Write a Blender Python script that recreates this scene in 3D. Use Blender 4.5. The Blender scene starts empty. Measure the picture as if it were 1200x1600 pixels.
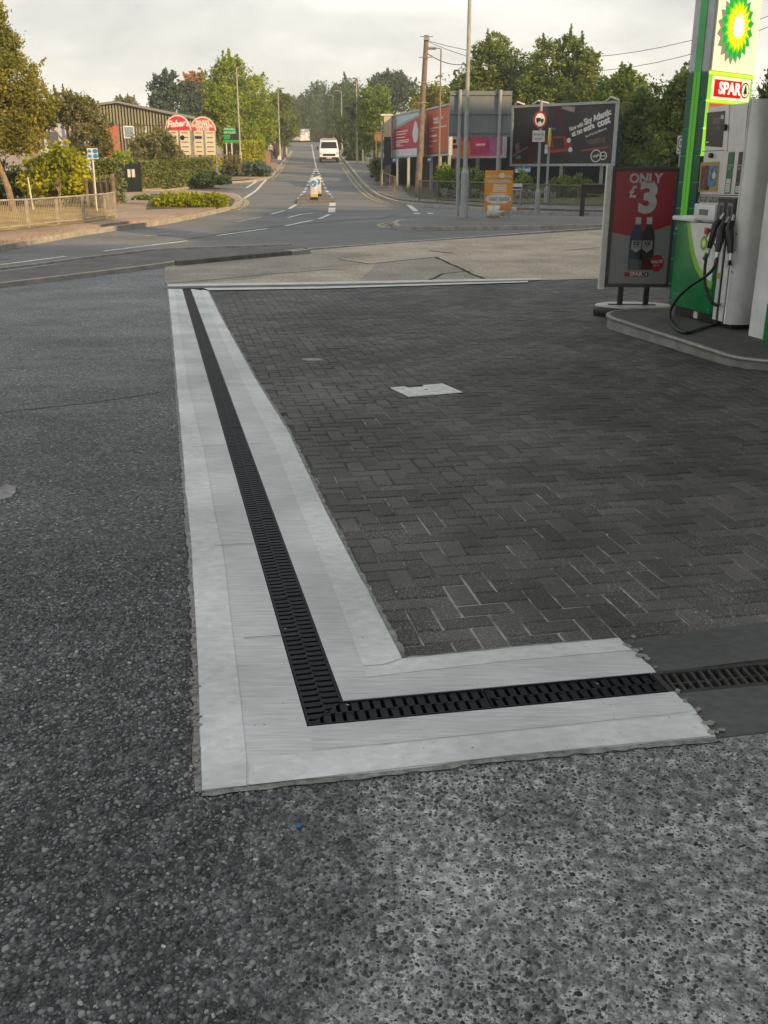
import bpy, bmesh, math, random
import numpy as np
from mathutils import Vector, Matrix
R=math.radians
C=bpy.context.scene.collection
scene=bpy.context.scene
# ---------------------------------------------------------------- camera, world, sun, exposure
PITCH=R(19.6); CT,ST=math.cos(PITCH),math.sin(PITCH); CZ=1.55; F=1500.0
cd=bpy.data.cameras.new('camera'); cam=bpy.data.objects.new('camera',cd); C.objects.link(cam)
cam.location=(0,0,CZ); cam.rotation_euler=(R(90)-PITCH,0,0)
cd.sensor_fit='VERTICAL'; cd.sensor_height=24; cd.lens=24*F/1600; cd.clip_start=.05; cd.clip_end=3000
scene.camera=cam
scene.render.resolution_x=768; scene.render.resolution_y=1024
scene.view_settings.view_transform='Standard'; scene.view_settings.look='None'
scene.view_settings.gamma=1; scene.view_settings.exposure=0.12
SUN_EL,SUN_AZ=R(21),R(134)      # azimuth clockwise from +y
SKY=1.30
w=bpy.data.worlds.new('World'); scene.world=w; w.use_nodes=True
nt=w.node_tree; N=nt.nodes; L=nt.links; N.clear()
out=N.new('ShaderNodeOutputWorld')
sky=N.new('ShaderNodeTexSky'); sky.sky_type='NISHITA'; sky.sun_disc=False; sky.sun_elevation=SUN_EL; sky.sun_rotation=SUN_AZ
bg1=N.new('ShaderNodeBackground'); bg1.inputs[1].default_value=.10; L.new(sky.outputs[0],bg1.inputs[0])
tc=N.new('ShaderNodeTexCoord'); sp=N.new('ShaderNodeSeparateXYZ'); L.new(tc.outputs['Generated'],sp.inputs[0])
mr=N.new('ShaderNodeMapRange'); mr.inputs[1].default_value=0; mr.inputs[2].default_value=1; L.new(sp.outputs[2],mr.inputs[0])
cr=N.new('ShaderNodeValToRGB'); L.new(mr.outputs[0],cr.inputs[0])
e=cr.color_ramp.elements; e[0].position=0; e[0].color=(.80,.765,.70,1); e[1].position=1; e[1].color=(.60,.64,.665,1)
x=e.new(.07); x.color=(.82,.79,.725,1); x=e.new(.20); x.color=(.80,.79,.765,1); x=e.new(.42); x.color=(.62,.655,.67,1)
mp=N.new('ShaderNodeMapping'); mp.inputs['Scale'].default_value=(1,1,2.6); L.new(tc.outputs['Generated'],mp.inputs[0])
nz=N.new('ShaderNodeTexNoise'); nz.inputs['Scale'].default_value=3.4; nz.inputs['Detail'].default_value=6; nz.inputs['Roughness'].default_value=.55; nz.inputs['Distortion'].default_value=.25
L.new(mp.outputs[0],nz.inputs[0])
cr2=N.new('ShaderNodeValToRGB'); L.new(nz.outputs[0],cr2.inputs[0])
e=cr2.color_ramp.elements; e[0].position=.36; e[0].color=(.66,.68,.70,1); e[1].position=.62; e[1].color=(1.10,1.09,1.06,1)
x=e.new(.48); x.color=(.86,.858,.855,1)
mx=N.new('ShaderNodeMix'); mx.data_type='RGBA'; mx.blend_type='MULTIPLY'; mx.inputs[0].default_value=1
L.new(cr.outputs[0],mx.inputs[6]); L.new(cr2.outputs[0],mx.inputs[7])
bg2=N.new('ShaderNodeBackground'); bg2.inputs[1].default_value=SKY; L.new(mx.outputs[2],bg2.inputs[0])
ms=N.new('ShaderNodeMixShader'); ms.inputs[0].default_value=.93; L.new(bg1.outputs[0],ms.inputs[1]); L.new(bg2.outputs[0],ms.inputs[2]); L.new(ms.outputs[0],out.inputs[0])
sd=bpy.data.lights.new('sun','SUN'); sd.energy=5.0; sd.angle=R(.7); sd.color=(1,.70,.36)
so=bpy.data.objects.new('sun',sd); C.objects.link(so); so.location=(30,-10,20)
S_DIR=Vector((math.sin(SUN_AZ)*math.cos(SUN_EL),math.cos(SUN_AZ)*math.cos(SUN_EL),math.sin(SUN_EL)))
so.rotation_euler=S_DIR.to_track_quat('Z','Y').to_euler()

# ---------------------------------------------------------------- terrain profile and pixel -> world layout helpers
KN=[(-80,.3),(-17,.3),(16,-.28),(20,-.30),(24,-.16),(27,-.05),(31,.05),(40,.2),(50,.3),(58,.45),(107,2.55),(190,6.45),(215,6.9),(300,5),(2500,0)]
_ys=np.arange(-80,2500,.5); _zs=np.interp(_ys,[k[0] for k in KN],[k[1] for k in KN])
_k=np.ones(7)/7; _z2=np.convolve(np.pad(_zs,3,mode='edge'),_k,mode='valid'); _zs=np.where(_ys>13,_z2,_zs)
def G(y): return float(np.interp(y,_ys,_zs))
def ray(px,py):
    a=(px-600)/F; b=(800-py)/F
    return a,CT+b*ST,-ST+b*CT
def P(px,py,dz=0.0):
    rx,ry,rz=ray(px,py); rx/=ry; rz/=ry; y=.5
    while y<400:
        if CZ+rz*y<G(y)+dz: break
        y+=.25
    lo,hi=y-.25,y
    for _ in range(24):
        m=(lo+hi)/2
        if CZ+rz*m<G(m)+dz: hi=m
        else: lo=m
    return Vector((rx*lo,lo,CZ+rz*lo))
def A(px,py,d):
    rx,ry,rz=ray(px,py); return Vector((rx/ry*d,d,CZ+rz/ry*d))
def HZ(py,d):
    _,ry,rz=ray(600,py); return CZ+rz/ry*d
def XX(px,py,d): return A(px,py,d).x
class Plane:    # vertical plane through o, x axis along angle; loc() gives plane (x,z) seen at a pixel
    def __init__(s,o,ang,z0): s.o=o; s.u=(math.cos(ang),math.sin(ang)); s.a=ang; s.z0=z0
    def loc(s,px,py,off=0.0):
        rx,ry,rz=ray(px,py); n=(-s.u[1],s.u[0]); ox=s.o[0]+n[0]*off; oy=s.o[1]+n[1]*off
        t=(ox*n[0]+oy*n[1])/(rx*n[0]+ry*n[1]); p=(rx*t-ox,ry*t-oy)
        return p[0]*s.u[0]+p[1]*s.u[1], CZ+rz*t-s.z0

# ---------------------------------------------------------------- materials
_mc={}
def newmat(name):
    m=bpy.data.materials.new(name); m.use_nodes=True; nt=m.node_tree; nt.nodes.clear()
    o=nt.nodes.new('ShaderNodeOutputMaterial'); b=nt.nodes.new('ShaderNodeBsdfPrincipled'); nt.links.new(b.outputs[0],o.inputs[0])
    return m,nt,b,o
def node(nt,t,**k):
    n=nt.nodes.new(t)
    for a,v in k.items(): setattr(n,a,v)
    return n
def M(name,col,rough=.6,metal=0,var=.14,scale=6,bump=0.0,bscale=60,isl=0,spec=.5,dirt=0):
    if name in _mc: return _mc[name]
    m,nt,b,o=newmat(name); l=nt.links
    b.inputs['Roughness'].default_value=rough; b.inputs['Metallic'].default_value=metal; b.inputs['Specular IOR Level'].default_value=spec
    g=node(nt,'ShaderNodeNewGeometry'); n=node(nt,'ShaderNodeTexNoise'); n.inputs['Scale'].default_value=scale; n.inputs['Detail'].default_value=5
    l.new(g.outputs['Position'],n.inputs[0])
    r=node(nt,'ShaderNodeMapRange'); r.inputs[1].default_value=.3; r.inputs[2].default_value=.7; r.inputs[3].default_value=1-var; r.inputs[4].default_value=1+var
    l.new(n.outputs[0],r.inputs[0]); v=r.outputs[0]
    if isl:
        q=node(nt,'ShaderNodeMapRange'); q.inputs[3].default_value=1-isl; q.inputs[4].default_value=1+isl; l.new(g.outputs['Random Per Island'],q.inputs[0])
        mm=node(nt,'ShaderNodeMath',operation='MULTIPLY'); l.new(v,mm.inputs[0]); l.new(q.outputs[0],mm.inputs[1]); v=mm.outputs[0]
    x=node(nt,'ShaderNodeVectorMath',operation='SCALE'); x.inputs[0].default_value=col[:3]; l.new(v,x.inputs['Scale'])
    cout=x.outputs[0]
    if dirt:
        n2=node(nt,'ShaderNodeTexNoise'); n2.inputs['Scale'].default_value=scale*.7; n2.inputs['Detail'].default_value=8; n2.inputs['Roughness'].default_value=.7; l.new(g.outputs['Position'],n2.inputs[0])
        r2=node(nt,'ShaderNodeMapRange'); r2.inputs[1].default_value=.52; r2.inputs[2].default_value=.72; r2.inputs[4].default_value=dirt; l.new(n2.outputs[0],r2.inputs[0])
        mz=node(nt,'ShaderNodeMix',data_type='RGBA'); mz.inputs[7].default_value=(.09,.08,.065,1); l.new(r2.outputs[0],mz.inputs[0]); l.new(cout,mz.inputs[6]); cout=mz.outputs[2]
    l.new(cout,b.inputs['Base Color'])
    r3=node(nt,'ShaderNodeMapRange'); r3.inputs[3].default_value=max(0,rough-.08); r3.inputs[4].default_value=min(1,rough+.1); l.new(n.outputs[0],r3.inputs[0]); l.new(r3.outputs[0],b.inputs['Roughness'])
    if bump:
        nb=node(nt,'ShaderNodeTexNoise'); nb.inputs['Scale'].default_value=bscale; nb.inputs['Detail'].default_value=4; l.new(g.outputs['Position'],nb.inputs[0])
        bb=node(nt,'ShaderNodeBump'); bb.inputs['Strength'].default_value=bump; bb.inputs['Distance'].default_value=.01; l.new(nb.outputs[0],bb.inputs['Height']); l.new(bb.outputs[0],b.inputs['Normal'])
    _mc[name]=m; return m
def EM(name,col,st):
    if name in _mc: return _mc[name]
    m,nt,b,o=newmat(name); b.inputs['Base Color'].default_value=(*[c*.6 for c in col],1); b.inputs['Emission Color'].default_value=(*col,1); b.inputs['Emission Strength'].default_value=st; b.inputs['Roughness'].default_value=.3
    _mc[name]=m; return m
def LEAF(name,cols,trans=.3):
    if name in _mc: return _mc[name]
    m=bpy.data.materials.new(name); m.use_nodes=True; nt=m.node_tree; nt.nodes.clear(); l=nt.links
    o=node(nt,'ShaderNodeOutputMaterial'); d=node(nt,'ShaderNodeBsdfDiffuse'); t=node(nt,'ShaderNodeBsdfTranslucent'); x=node(nt,'ShaderNodeMixShader'); x.inputs[0].default_value=trans
    g=node(nt,'ShaderNodeNewGeometry'); c=node(nt,'ShaderNodeValToRGB'); els=c.color_ramp.elements
    els[0].color=(*cols[0],1); els[1].color=(*cols[-1],1)
    for i,q in enumerate(cols[1:-1]):
        k=els.new((i+1)/(len(cols)-1)); k.color=(*q,1)
    n=node(nt,'ShaderNodeTexNoise'); n.inputs['Scale'].default_value=.7; l.new(g.outputs['Position'],n.inputs[0])
    a=node(nt,'ShaderNodeMath',operation='MULTIPLY'); a.inputs[1].default_value=.55; l.new(g.outputs['Random Per Island'],a.inputs[0])
    r=node(nt,'ShaderNodeMapRange'); r.inputs[1].default_value=.32; r.inputs[2].default_value=.68; r.inputs[4].default_value=.45; l.new(n.outputs[0],r.inputs[0])
    s=node(nt,'ShaderNodeMath',operation='ADD'); l.new(a.outputs[0],s.inputs[0]); l.new(r.outputs[0],s.inputs[1]); l.new(s.outputs[0],c.inputs[0])
    l.new(c.outputs[0],d.inputs[0]); l.new(c.outputs[0],t.inputs[0]); l.new(d.outputs[0],x.inputs[1]); l.new(t.outputs[0],x.inputs[2]); l.new(x.outputs[0],o.inputs[0])
    _mc[name]=m; return m
def ramp(nt,src,stops):
    c=node(nt,'ShaderNodeValToRGB'); nt.links.new(src,c.inputs[0]); e=c.color_ramp.elements
    e[0].position=stops[0][0]; e[0].color=(*stops[0][1],1); e[1].position=stops[-1][0]; e[1].color=(*stops[-1][1],1)
    for p,q in stops[1:-1]: k=e.new(p); k.color=(*q,1)
    return c.outputs[0]
def gray(v,t=(1,1,1)): return (v*t[0],v*t[1],v*t[2])

# ---------------------------------------------------------------- mesh helpers
class MB:
    def __init__(s): s.v=[]; s.f=[]; s.mi=[]; s.m=0; s.T=Matrix.Identity(4)
    def add(s,vs,fs):
        b=len(s.v); s.v+=[tuple(s.T@Vector(q)) for q in vs]
        for f in fs: s.f.append([b+i for i in f]); s.mi.append(s.m)
        return s
    def box(s,x0,x1,y0,y1,z0,z1):
        return s.add([(x0,y0,z0),(x1,y0,z0),(x1,y1,z0),(x0,y1,z0),(x0,y0,z1),(x1,y0,z1),(x1,y1,z1),(x0,y1,z1)],[(3,2,1,0),(4,5,6,7),(0,1,5,4),(1,2,6,5),(2,3,7,6),(3,0,4,7)])
    def prism(s,poly,y0,y1):       # poly in XZ, counter-clockwise seen from -Y, extruded along Y
        n=len(poly); vs=[(x,y0,z) for x,z in poly]+[(x,y1,z) for x,z in poly]
        return s.add(vs,[tuple(range(n)),tuple(range(2*n-1,n-1,-1))]+[((i+1)%n,i,n+i,n+(i+1)%n) for i in range(n)])
    def prismz(s,poly,z0,z1):
        n=len(poly); vs=[(x,y,z0) for x,y in poly]+[(x,y,z1) for x,y in poly]
        return s.add(vs,[tuple(range(n-1,-1,-1)),tuple(range(n,2*n))]+[(i,(i+1)%n,n+(i+1)%n,n+i) for i in range(n)])
    def tube(s,pts,r,n=10,cap=True):
        pts=[Vector(p) for p in pts]; k=len(pts); rs=r if isinstance(r,(list,tuple)) else [r]*k
        vs=[]; up=None
        for i,p in enumerate(pts):
            d=(pts[min(i+1,k-1)]-pts[max(i-1,0)]).normalized()
            if up is None: up=d.orthogonal().normalized()
            else: up=(up-d*up.dot(d)).normalized()
            q=d.cross(up)
            for j in range(n):
                a=2*math.pi*j/n; vs.append(p+(up*math.cos(a)+q*math.sin(a))*rs[i])
        fs=[(i*n+j,i*n+(j+1)%n,(i+1)*n+(j+1)%n,(i+1)*n+j) for i in range(k-1) for j in range(n)]
        if cap: fs+=[tuple(range(n-1,-1,-1)),tuple(range((k-1)*n,k*n))]
        return s.add(vs,fs)
    def disc(s,cx,cz,rx,rz,y0,y1,n=24): return s.prism([(cx+rx*math.cos(2*math.pi*i/n),cz+rz*math.sin(2*math.pi*i/n)) for i in range(n)],y0,y1)
    def build(s,name,mat,parent=None,bev=0,smooth=False,seg=2):
        me=bpy.data.meshes.new(name); me.from_pydata(s.v,[],s.f)
        mats=mat if isinstance(mat,list) else [mat]
        for q in mats: me.materials.append(q)
        if len(mats)>1: me.polygons.foreach_set('material_index',s.mi)
        bm=bmesh.new(); bm.from_mesh(me); bmesh.ops.recalc_face_normals(bm,faces=bm.faces)
        if bev:
            es=[e for e in bm.edges if len(e.link_faces)==2 and e.calc_face_angle(0)>R(35)]
            bmesh.ops.bevel(bm,geom=es,offset=bev,segments=seg,profile=.5,affect='EDGES',clamp_overlap=True)
        if smooth:
            for f in bm.faces: f.smooth=True
            for e in bm.edges:
                if len(e.link_faces)==2 and e.calc_face_angle(0)>R(40): e.smooth=False
        bm.to_mesh(me); bm.free()
        o=bpy.data.objects.new(name,me); C.objects.link(o)
        if parent: o.parent=parent
        return o
def tag(o,label=None,cat=None,group=None,kind=None):
    if label: o['label']=label
    if cat: o['category']=cat
    if group: o['group']=group
    if kind: o['kind']=kind
    return o
def thing(name,label,cat,loc=(0,0,0),rz=0,group=None,rx=0,ry=0):
    o=bpy.data.objects.new(name,None); C.objects.link(o); o.location=loc; o.rotation_euler=(rx,ry,rz); o.empty_display_size=.2
    return tag(o,label,cat,group)
def copytree(o,parent=None):
    c=o.copy(); C.objects.link(c); c.parent=parent
    for ch in list(o.children): copytree(ch,c)
    return c
def text(s,size,mat,parent,x,y,z,name='lettering',bold=0.0,align='CENTER',sx=1,rot=0.0,ext=.002,shear=0,space=1,label=None):
    cu=bpy.data.curves.new('t','FONT'); cu.body=s; cu.size=size; cu.align_x=align; cu.align_y='CENTER'; cu.offset=bold; cu.extrude=ext; cu.shear=shear; cu.resolution_u=3; cu.space_character=space
    t=bpy.data.objects.new('t',cu); C.objects.link(t); bpy.context.view_layer.update()
    me=bpy.data.meshes.new_from_object(t.evaluated_get(bpy.context.evaluated_depsgraph_get()))
    bpy.data.objects.remove(t); bpy.data.curves.remove(cu)
    me.transform(Matrix.Translation((x,y,z))@Matrix.Rotation(-rot,4,'Y')@Matrix.Rotation(R(90),4,'X')@Matrix.Diagonal((sx,1,1,1)))
    me.materials.clear(); me.materials.append(mat)
    o=bpy.data.objects.new(name,me); C.objects.link(o); o.parent=parent
    return o
# sheets that follow the terrain
YC=sorted(set([0,2,4,6,8,10,12]+list(range(13,64))+list(range(66,240,5))+[260,300,400,600,1000,1600,2300,-10,-20,-40]))
def sheet(name,poly,mat,dz=0.0,skirt=0.0,struct=True,parent=None,slope=True):
    bm=bmesh.new(); vs=[bm.verts.new((p[0],p[1],0)) for p in poly]; f=bm.faces.new(vs)
    bmesh.ops.triangulate(bm,faces=[f])
    ys=[p[1] for p in poly]
    for y in YC:
        if min(ys)<y<max(ys):
            bmesh.ops.bisect_plane(bm,geom=bm.verts[:]+bm.edges[:]+bm.faces[:],dist=1e-5,plane_co=(0,y,0),plane_no=(0,1,0))
    bmesh.ops.recalc_face_normals(bm,faces=bm.faces)
    if sum(f.normal.z for f in bm.faces)<0: bmesh.ops.reverse_faces(bm,faces=bm.faces)
    for v in bm.verts: v.co.z=G(v.co.y)+dz
    if skirt:
        be=[e for e in bm.edges if len(e.link_faces)==1]
        r=bmesh.ops.extrude_edge_only(bm,edges=be)
        for g in r['geom']:
            if isinstance(g,bmesh.types.BMVert): g.co.z-=skirt
        bmesh.ops.recalc_face_normals(bm,faces=bm.faces)
    me=bpy.data.meshes.new(name); bm.to_mesh(me); bm.free(); me.materials.append(mat)
    o=bpy.data.objects.new(name,me); C.objects.link(o)
    if struct: o['kind']='structure'
    if parent: o.parent=parent
    return o
def pp(pts,dz=0): return [P(x,y,dz)[:2] for x,y in pts]
def strip_poly(pts,wd):
    Lf=[];Rt=[]; n=len(pts)
    for i in range(n):
        a=Vector(pts[max(0,i-1)][:2]); b=Vector(pts[min(n-1,i+1)][:2]); d=(b-a).normalized(); q=Vector((-d.y,d.x))*wd/2; c=Vector(pts[i][:2])
        Lf.append(tuple(c+q)); Rt.append(tuple(c-q))
    return Lf+Rt[::-1]
def ragged(pts,amp,step,seed=0):
    rnd=random.Random(seed); o=[]
    for i in range(len(pts)-1):
        a=Vector(pts[i][:2]); b=Vector(pts[i+1][:2]); n=max(1,int((b-a).length/step)); d=(b-a).normalized(); q=Vector((-d.y,d.x))
        for k in range(n): 
            off=0 if k==0 else rnd.uniform(-amp,amp)
            o.append(tuple(a.lerp(b,k/n)+q*off))
    o.append(tuple(pts[-1][:2])); return o
# ---------------------------------------------------------------- ground materials
def asphalt_near():
    m,nt,b,o=newmat('coarse_tarmac'); l=nt.links; b.inputs['Roughness'].default_value=.75; b.inputs['Specular IOR Level'].default_value=.35
    g=node(nt,'ShaderNodeNewGeometry'); pos=g.outputs['Position']
    nw=node(nt,'ShaderNodeTexNoise'); nw.inputs['Scale'].default_value=60; l.new(pos,nw.inputs[0])
    ad=node(nt,'ShaderNodeVectorMath',operation='MULTIPLY_ADD'); ad.inputs[1].default_value=(.017,.017,0); l.new(nw.outputs['Color'],ad.inputs[0]); l.new(pos,ad.inputs[2])
    def vor(scale,feat='F1'):
        v=node(nt,'ShaderNodeTexVoronoi',feature=feat); v.voronoi_dimensions='2D'; v.inputs['Scale'].default_value=scale; l.new(ad.outputs[0],v.inputs['Vector']); return v
    v1=vor(88); ve=vor(88,'DISTANCE_TO_EDGE'); sc=node(nt,'ShaderNodeSeparateColor'); l.new(v1.outputs['Color'],sc.inputs[0])
    st=ramp(nt,sc.outputs[0],[(0,(.010,.012,.013)),(.45,(.034,.037,.039)),(.8,(.085,.087,.086)),(.97,(.13,.132,.13)),(1,(.28,.28,.27))])
    mt=ramp(nt,sc.outputs[1],[(0,(.05,.05,.049)),(1,(.12,.118,.112))])
    ed=node(nt,'ShaderNodeMapRange'); ed.inputs[1].default_value=.02; ed.inputs[2].default_value=.16; l.new(ve.outputs['Distance'],ed.inputs[0])
    n=node(nt,'ShaderNodeTexNoise'); n.inputs['Scale'].default_value=14; n.inputs['Detail'].default_value=6; l.new(pos,n.inputs[0])
    nn=node(nt,'ShaderNodeMapRange'); nn.inputs[1].default_value=.3; nn.inputs[2].default_value=.62; l.new(n.outputs[0],nn.inputs[0])
    dark=node(nt,'ShaderNodeMix',data_type='RGBA'); l.new(ed.outputs[0],dark.inputs[0]); l.new(mt,dark.inputs[6]); l.new(st,dark.inputs[7])
    # worn pale cement matrix with dark pebbles on the right of the foreground
    v2=vor(80); ve2=vor(80,'DISTANCE_TO_EDGE'); s2=node(nt,'ShaderNodeSeparateColor'); l.new(v2.outputs['Color'],s2.inputs[0])
    n3=node(nt,'ShaderNodeTexNoise'); n3.inputs['Scale'].default_value=34; n3.inputs['Detail'].default_value=5; l.new(pos,n3.inputs[0])
    cem=ramp(nt,n3.outputs[0],[(.30,(.08,.08,.078)),(.5,(.22,.223,.215)),(.66,(.55,.555,.53))])
    peb=ramp(nt,s2.outputs[0],[(0,(.012,.014,.015)),(.5,(.035,.038,.038)),(.85,(.10,.10,.10)),(1,(.24,.24,.23))])
    th=node(nt,'ShaderNodeMapRange'); th.inputs[3].default_value=.04; th.inputs[4].default_value=.42; l.new(s2.outputs[1],th.inputs[0])
    df=node(nt,'ShaderNodeMath',operation='SUBTRACT'); l.new(ve2.outputs['Distance'],df.inputs[0]); l.new(th.outputs[0],df.inputs[1])
    e2=node(nt,'ShaderNodeMapRange'); e2.inputs[1].default_value=-.06; e2.inputs[2].default_value=.05; l.new(df.outputs[0],e2.inputs[0])
    pale=node(nt,'ShaderNodeMix',data_type='RGBA'); l.new(e2.outputs[0],pale.inputs[0]); l.new(cem,pale.inputs[6]); l.new(peb,pale.inputs[7])
    sx=node(nt,'ShaderNodeSeparateXYZ'); l.new(pos,sx.inputs[0])
    # mask: right of a ragged line, only near the camera
    n4=node(nt,'ShaderNodeTexNoise'); n4.inputs['Scale'].default_value=5; n4.inputs['Detail'].default_value=7; n4.inputs['Roughness'].default_value=.65; l.new(pos,n4.inputs[0])
    c1=node(nt,'ShaderNodeMath',operation='MULTIPLY_ADD'); c1.inputs[1].default_value=.9; l.new(n4.outputs[0],c1.inputs[0]); l.new(sx.outputs[0],c1.inputs[2])
    mk=node(nt,'ShaderNodeMapRange'); mk.interpolation_type='SMOOTHSTEP'; mk.inputs[1].default_value=-.02; mk.inputs[2].default_value=.62; l.new(c1.outputs[0],mk.inputs[0])
    mk2=node(nt,'ShaderNodeMapRange'); mk2.inputs[1].default_value=3.4; mk2.inputs[2].default_value=2.8; l.new(sx.outputs[1],mk2.inputs[0])
    mm=node(nt,'ShaderNodeMath',operation='MULTIPLY'); l.new(mk.outputs[0],mm.inputs[0]); l.new(mk2.outputs[0],mm.inputs[1])
    n5=node(nt,'ShaderNodeTexNoise'); n5.inputs['Scale'].default_value=4.5; n5.inputs['Detail'].default_value=6; l.new(pos,n5.inputs[0])
    rr=node(nt,'ShaderNodeMapRange'); rr.inputs[1].default_value=.33; rr.inputs[2].default_value=.56; rr.inputs[3].default_value=.5; rr.inputs[4].default_value=1.0; l.new(n5.outputs[0],rr.inputs[0])
    m3=node(nt,'ShaderNodeMath',operation='MULTIPLY'); l.new(mm.outputs[0],m3.inputs[0]); l.new(rr.outputs[0],m3.inputs[1])
    # close to the camera the stones are modelled, so the sheet there is only the binder between them
    bind=ramp(nt,n3.outputs[0],[(.32,(.018,.019,.019)),(.5,(.045,.046,.045)),(.68,(.12,.12,.115))])
    cem2=ramp(nt,n3.outputs[0],[(.30,(.10,.10,.098)),(.48,(.20,.203,.196)),(.66,(.38,.385,.365))])
    nr=node(nt,'ShaderNodeMapRange'); nr.inputs[1].default_value=3.7; nr.inputs[2].default_value=4.3; l.new(sx.outputs[1],nr.inputs[0])
    dk2=node(nt,'ShaderNodeMix',data_type='RGBA'); l.new(nr.outputs[0],dk2.inputs[0]); l.new(bind,dk2.inputs[6]); l.new(dark.outputs[2],dk2.inputs[7])
    pl2_=node(nt,'ShaderNodeMix',data_type='RGBA'); l.new(nr.outputs[0],pl2_.inputs[0]); l.new(cem2,pl2_.inputs[6]); l.new(pale.outputs[2],pl2_.inputs[7])
    fin=node(nt,'ShaderNodeMix',data_type='RGBA'); l.new(m3.outputs[0],fin.inputs[0]); l.new(dk2.outputs[2],fin.inputs[6]); l.new(pl2_.outputs[2],fin.inputs[7])
    # broad tone: stains, dusty wear, and grazing-light brightening with distance put into the colour
    big=node(nt,'ShaderNodeTexNoise'); big.inputs['Scale'].default_value=.8; big.inputs['Detail'].default_value=9; big.inputs['Roughness'].default_value=.62; l.new(pos,big.inputs[0])
    br=node(nt,'ShaderNodeMapRange'); br.inputs[1].default_value=.32; br.inputs[2].default_value=.7; br.inputs[3].default_value=1.15; br.inputs[4].default_value=2.1; l.new(big.outputs[0],br.inputs[0])
    sc2=node(nt,'ShaderNodeVectorMath',operation='SCALE'); l.new(fin.outputs[2],sc2.inputs[0]); l.new(br.outputs[0],sc2.inputs['Scale'])
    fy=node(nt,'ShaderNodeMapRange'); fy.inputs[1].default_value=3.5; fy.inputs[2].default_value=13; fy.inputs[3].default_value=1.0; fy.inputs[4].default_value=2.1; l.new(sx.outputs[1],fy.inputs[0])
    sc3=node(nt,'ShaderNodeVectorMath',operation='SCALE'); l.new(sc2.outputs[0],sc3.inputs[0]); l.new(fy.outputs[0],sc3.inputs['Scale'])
    mps=node(nt,'ShaderNodeMapping'); mps.inputs['Scale'].default_value=(.9,4.5,1); mps.inputs['Rotation'].default_value=(0,0,-.2); l.new(pos,mps.inputs[0]); ns=node(nt,'ShaderNodeTexNoise'); ns.inputs['Scale'].default_value=1.1; ns.inputs['Detail'].default_value=6; l.new(mps.outputs[0],ns.inputs[0])
    rs_=node(nt,'ShaderNodeMapRange'); rs_.inputs[1].default_value=.54; rs_.inputs[2].default_value=.70; rs_.inputs[4].default_value=.8; l.new(ns.outputs[0],rs_.inputs[0])
    ys_=node(nt,'ShaderNodeMapRange'); ys_.inputs[1].default_value=5; ys_.inputs[2].default_value=8; l.new(sx.outputs[1],ys_.inputs[0]); mst=node(nt,'ShaderNodeMath',operation='MULTIPLY'); l.new(rs_.outputs[0],mst.inputs[0]); l.new(ys_.outputs[0],mst.inputs[1])
    mxs=node(nt,'ShaderNodeMix',data_type='RGBA'); mxs.inputs[7].default_value=(.24,.23,.21,1); l.new(mst.outputs[0],mxs.inputs[0]); l.new(sc3.outputs[0],mxs.inputs[6]); l.new(mxs.outputs[2],b.inputs['Base Color'])
    hh=node(nt,'ShaderNodeMath',operation='MULTIPLY_ADD'); l.new(ed.outputs[0],hh.inputs[0]); l.new(sc.outputs[2],hh.inputs[1]); l.new(n3.outputs[0],hh.inputs[2])
    bp=node(nt,'ShaderNodeBump'); bp.inputs['Strength'].default_value=.9; bp.inputs['Distance'].default_value=.006; l.new(hh.outputs[0],bp.inputs['Height']); l.new(bp.outputs[0],b.inputs['Normal'])
    return m
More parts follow.
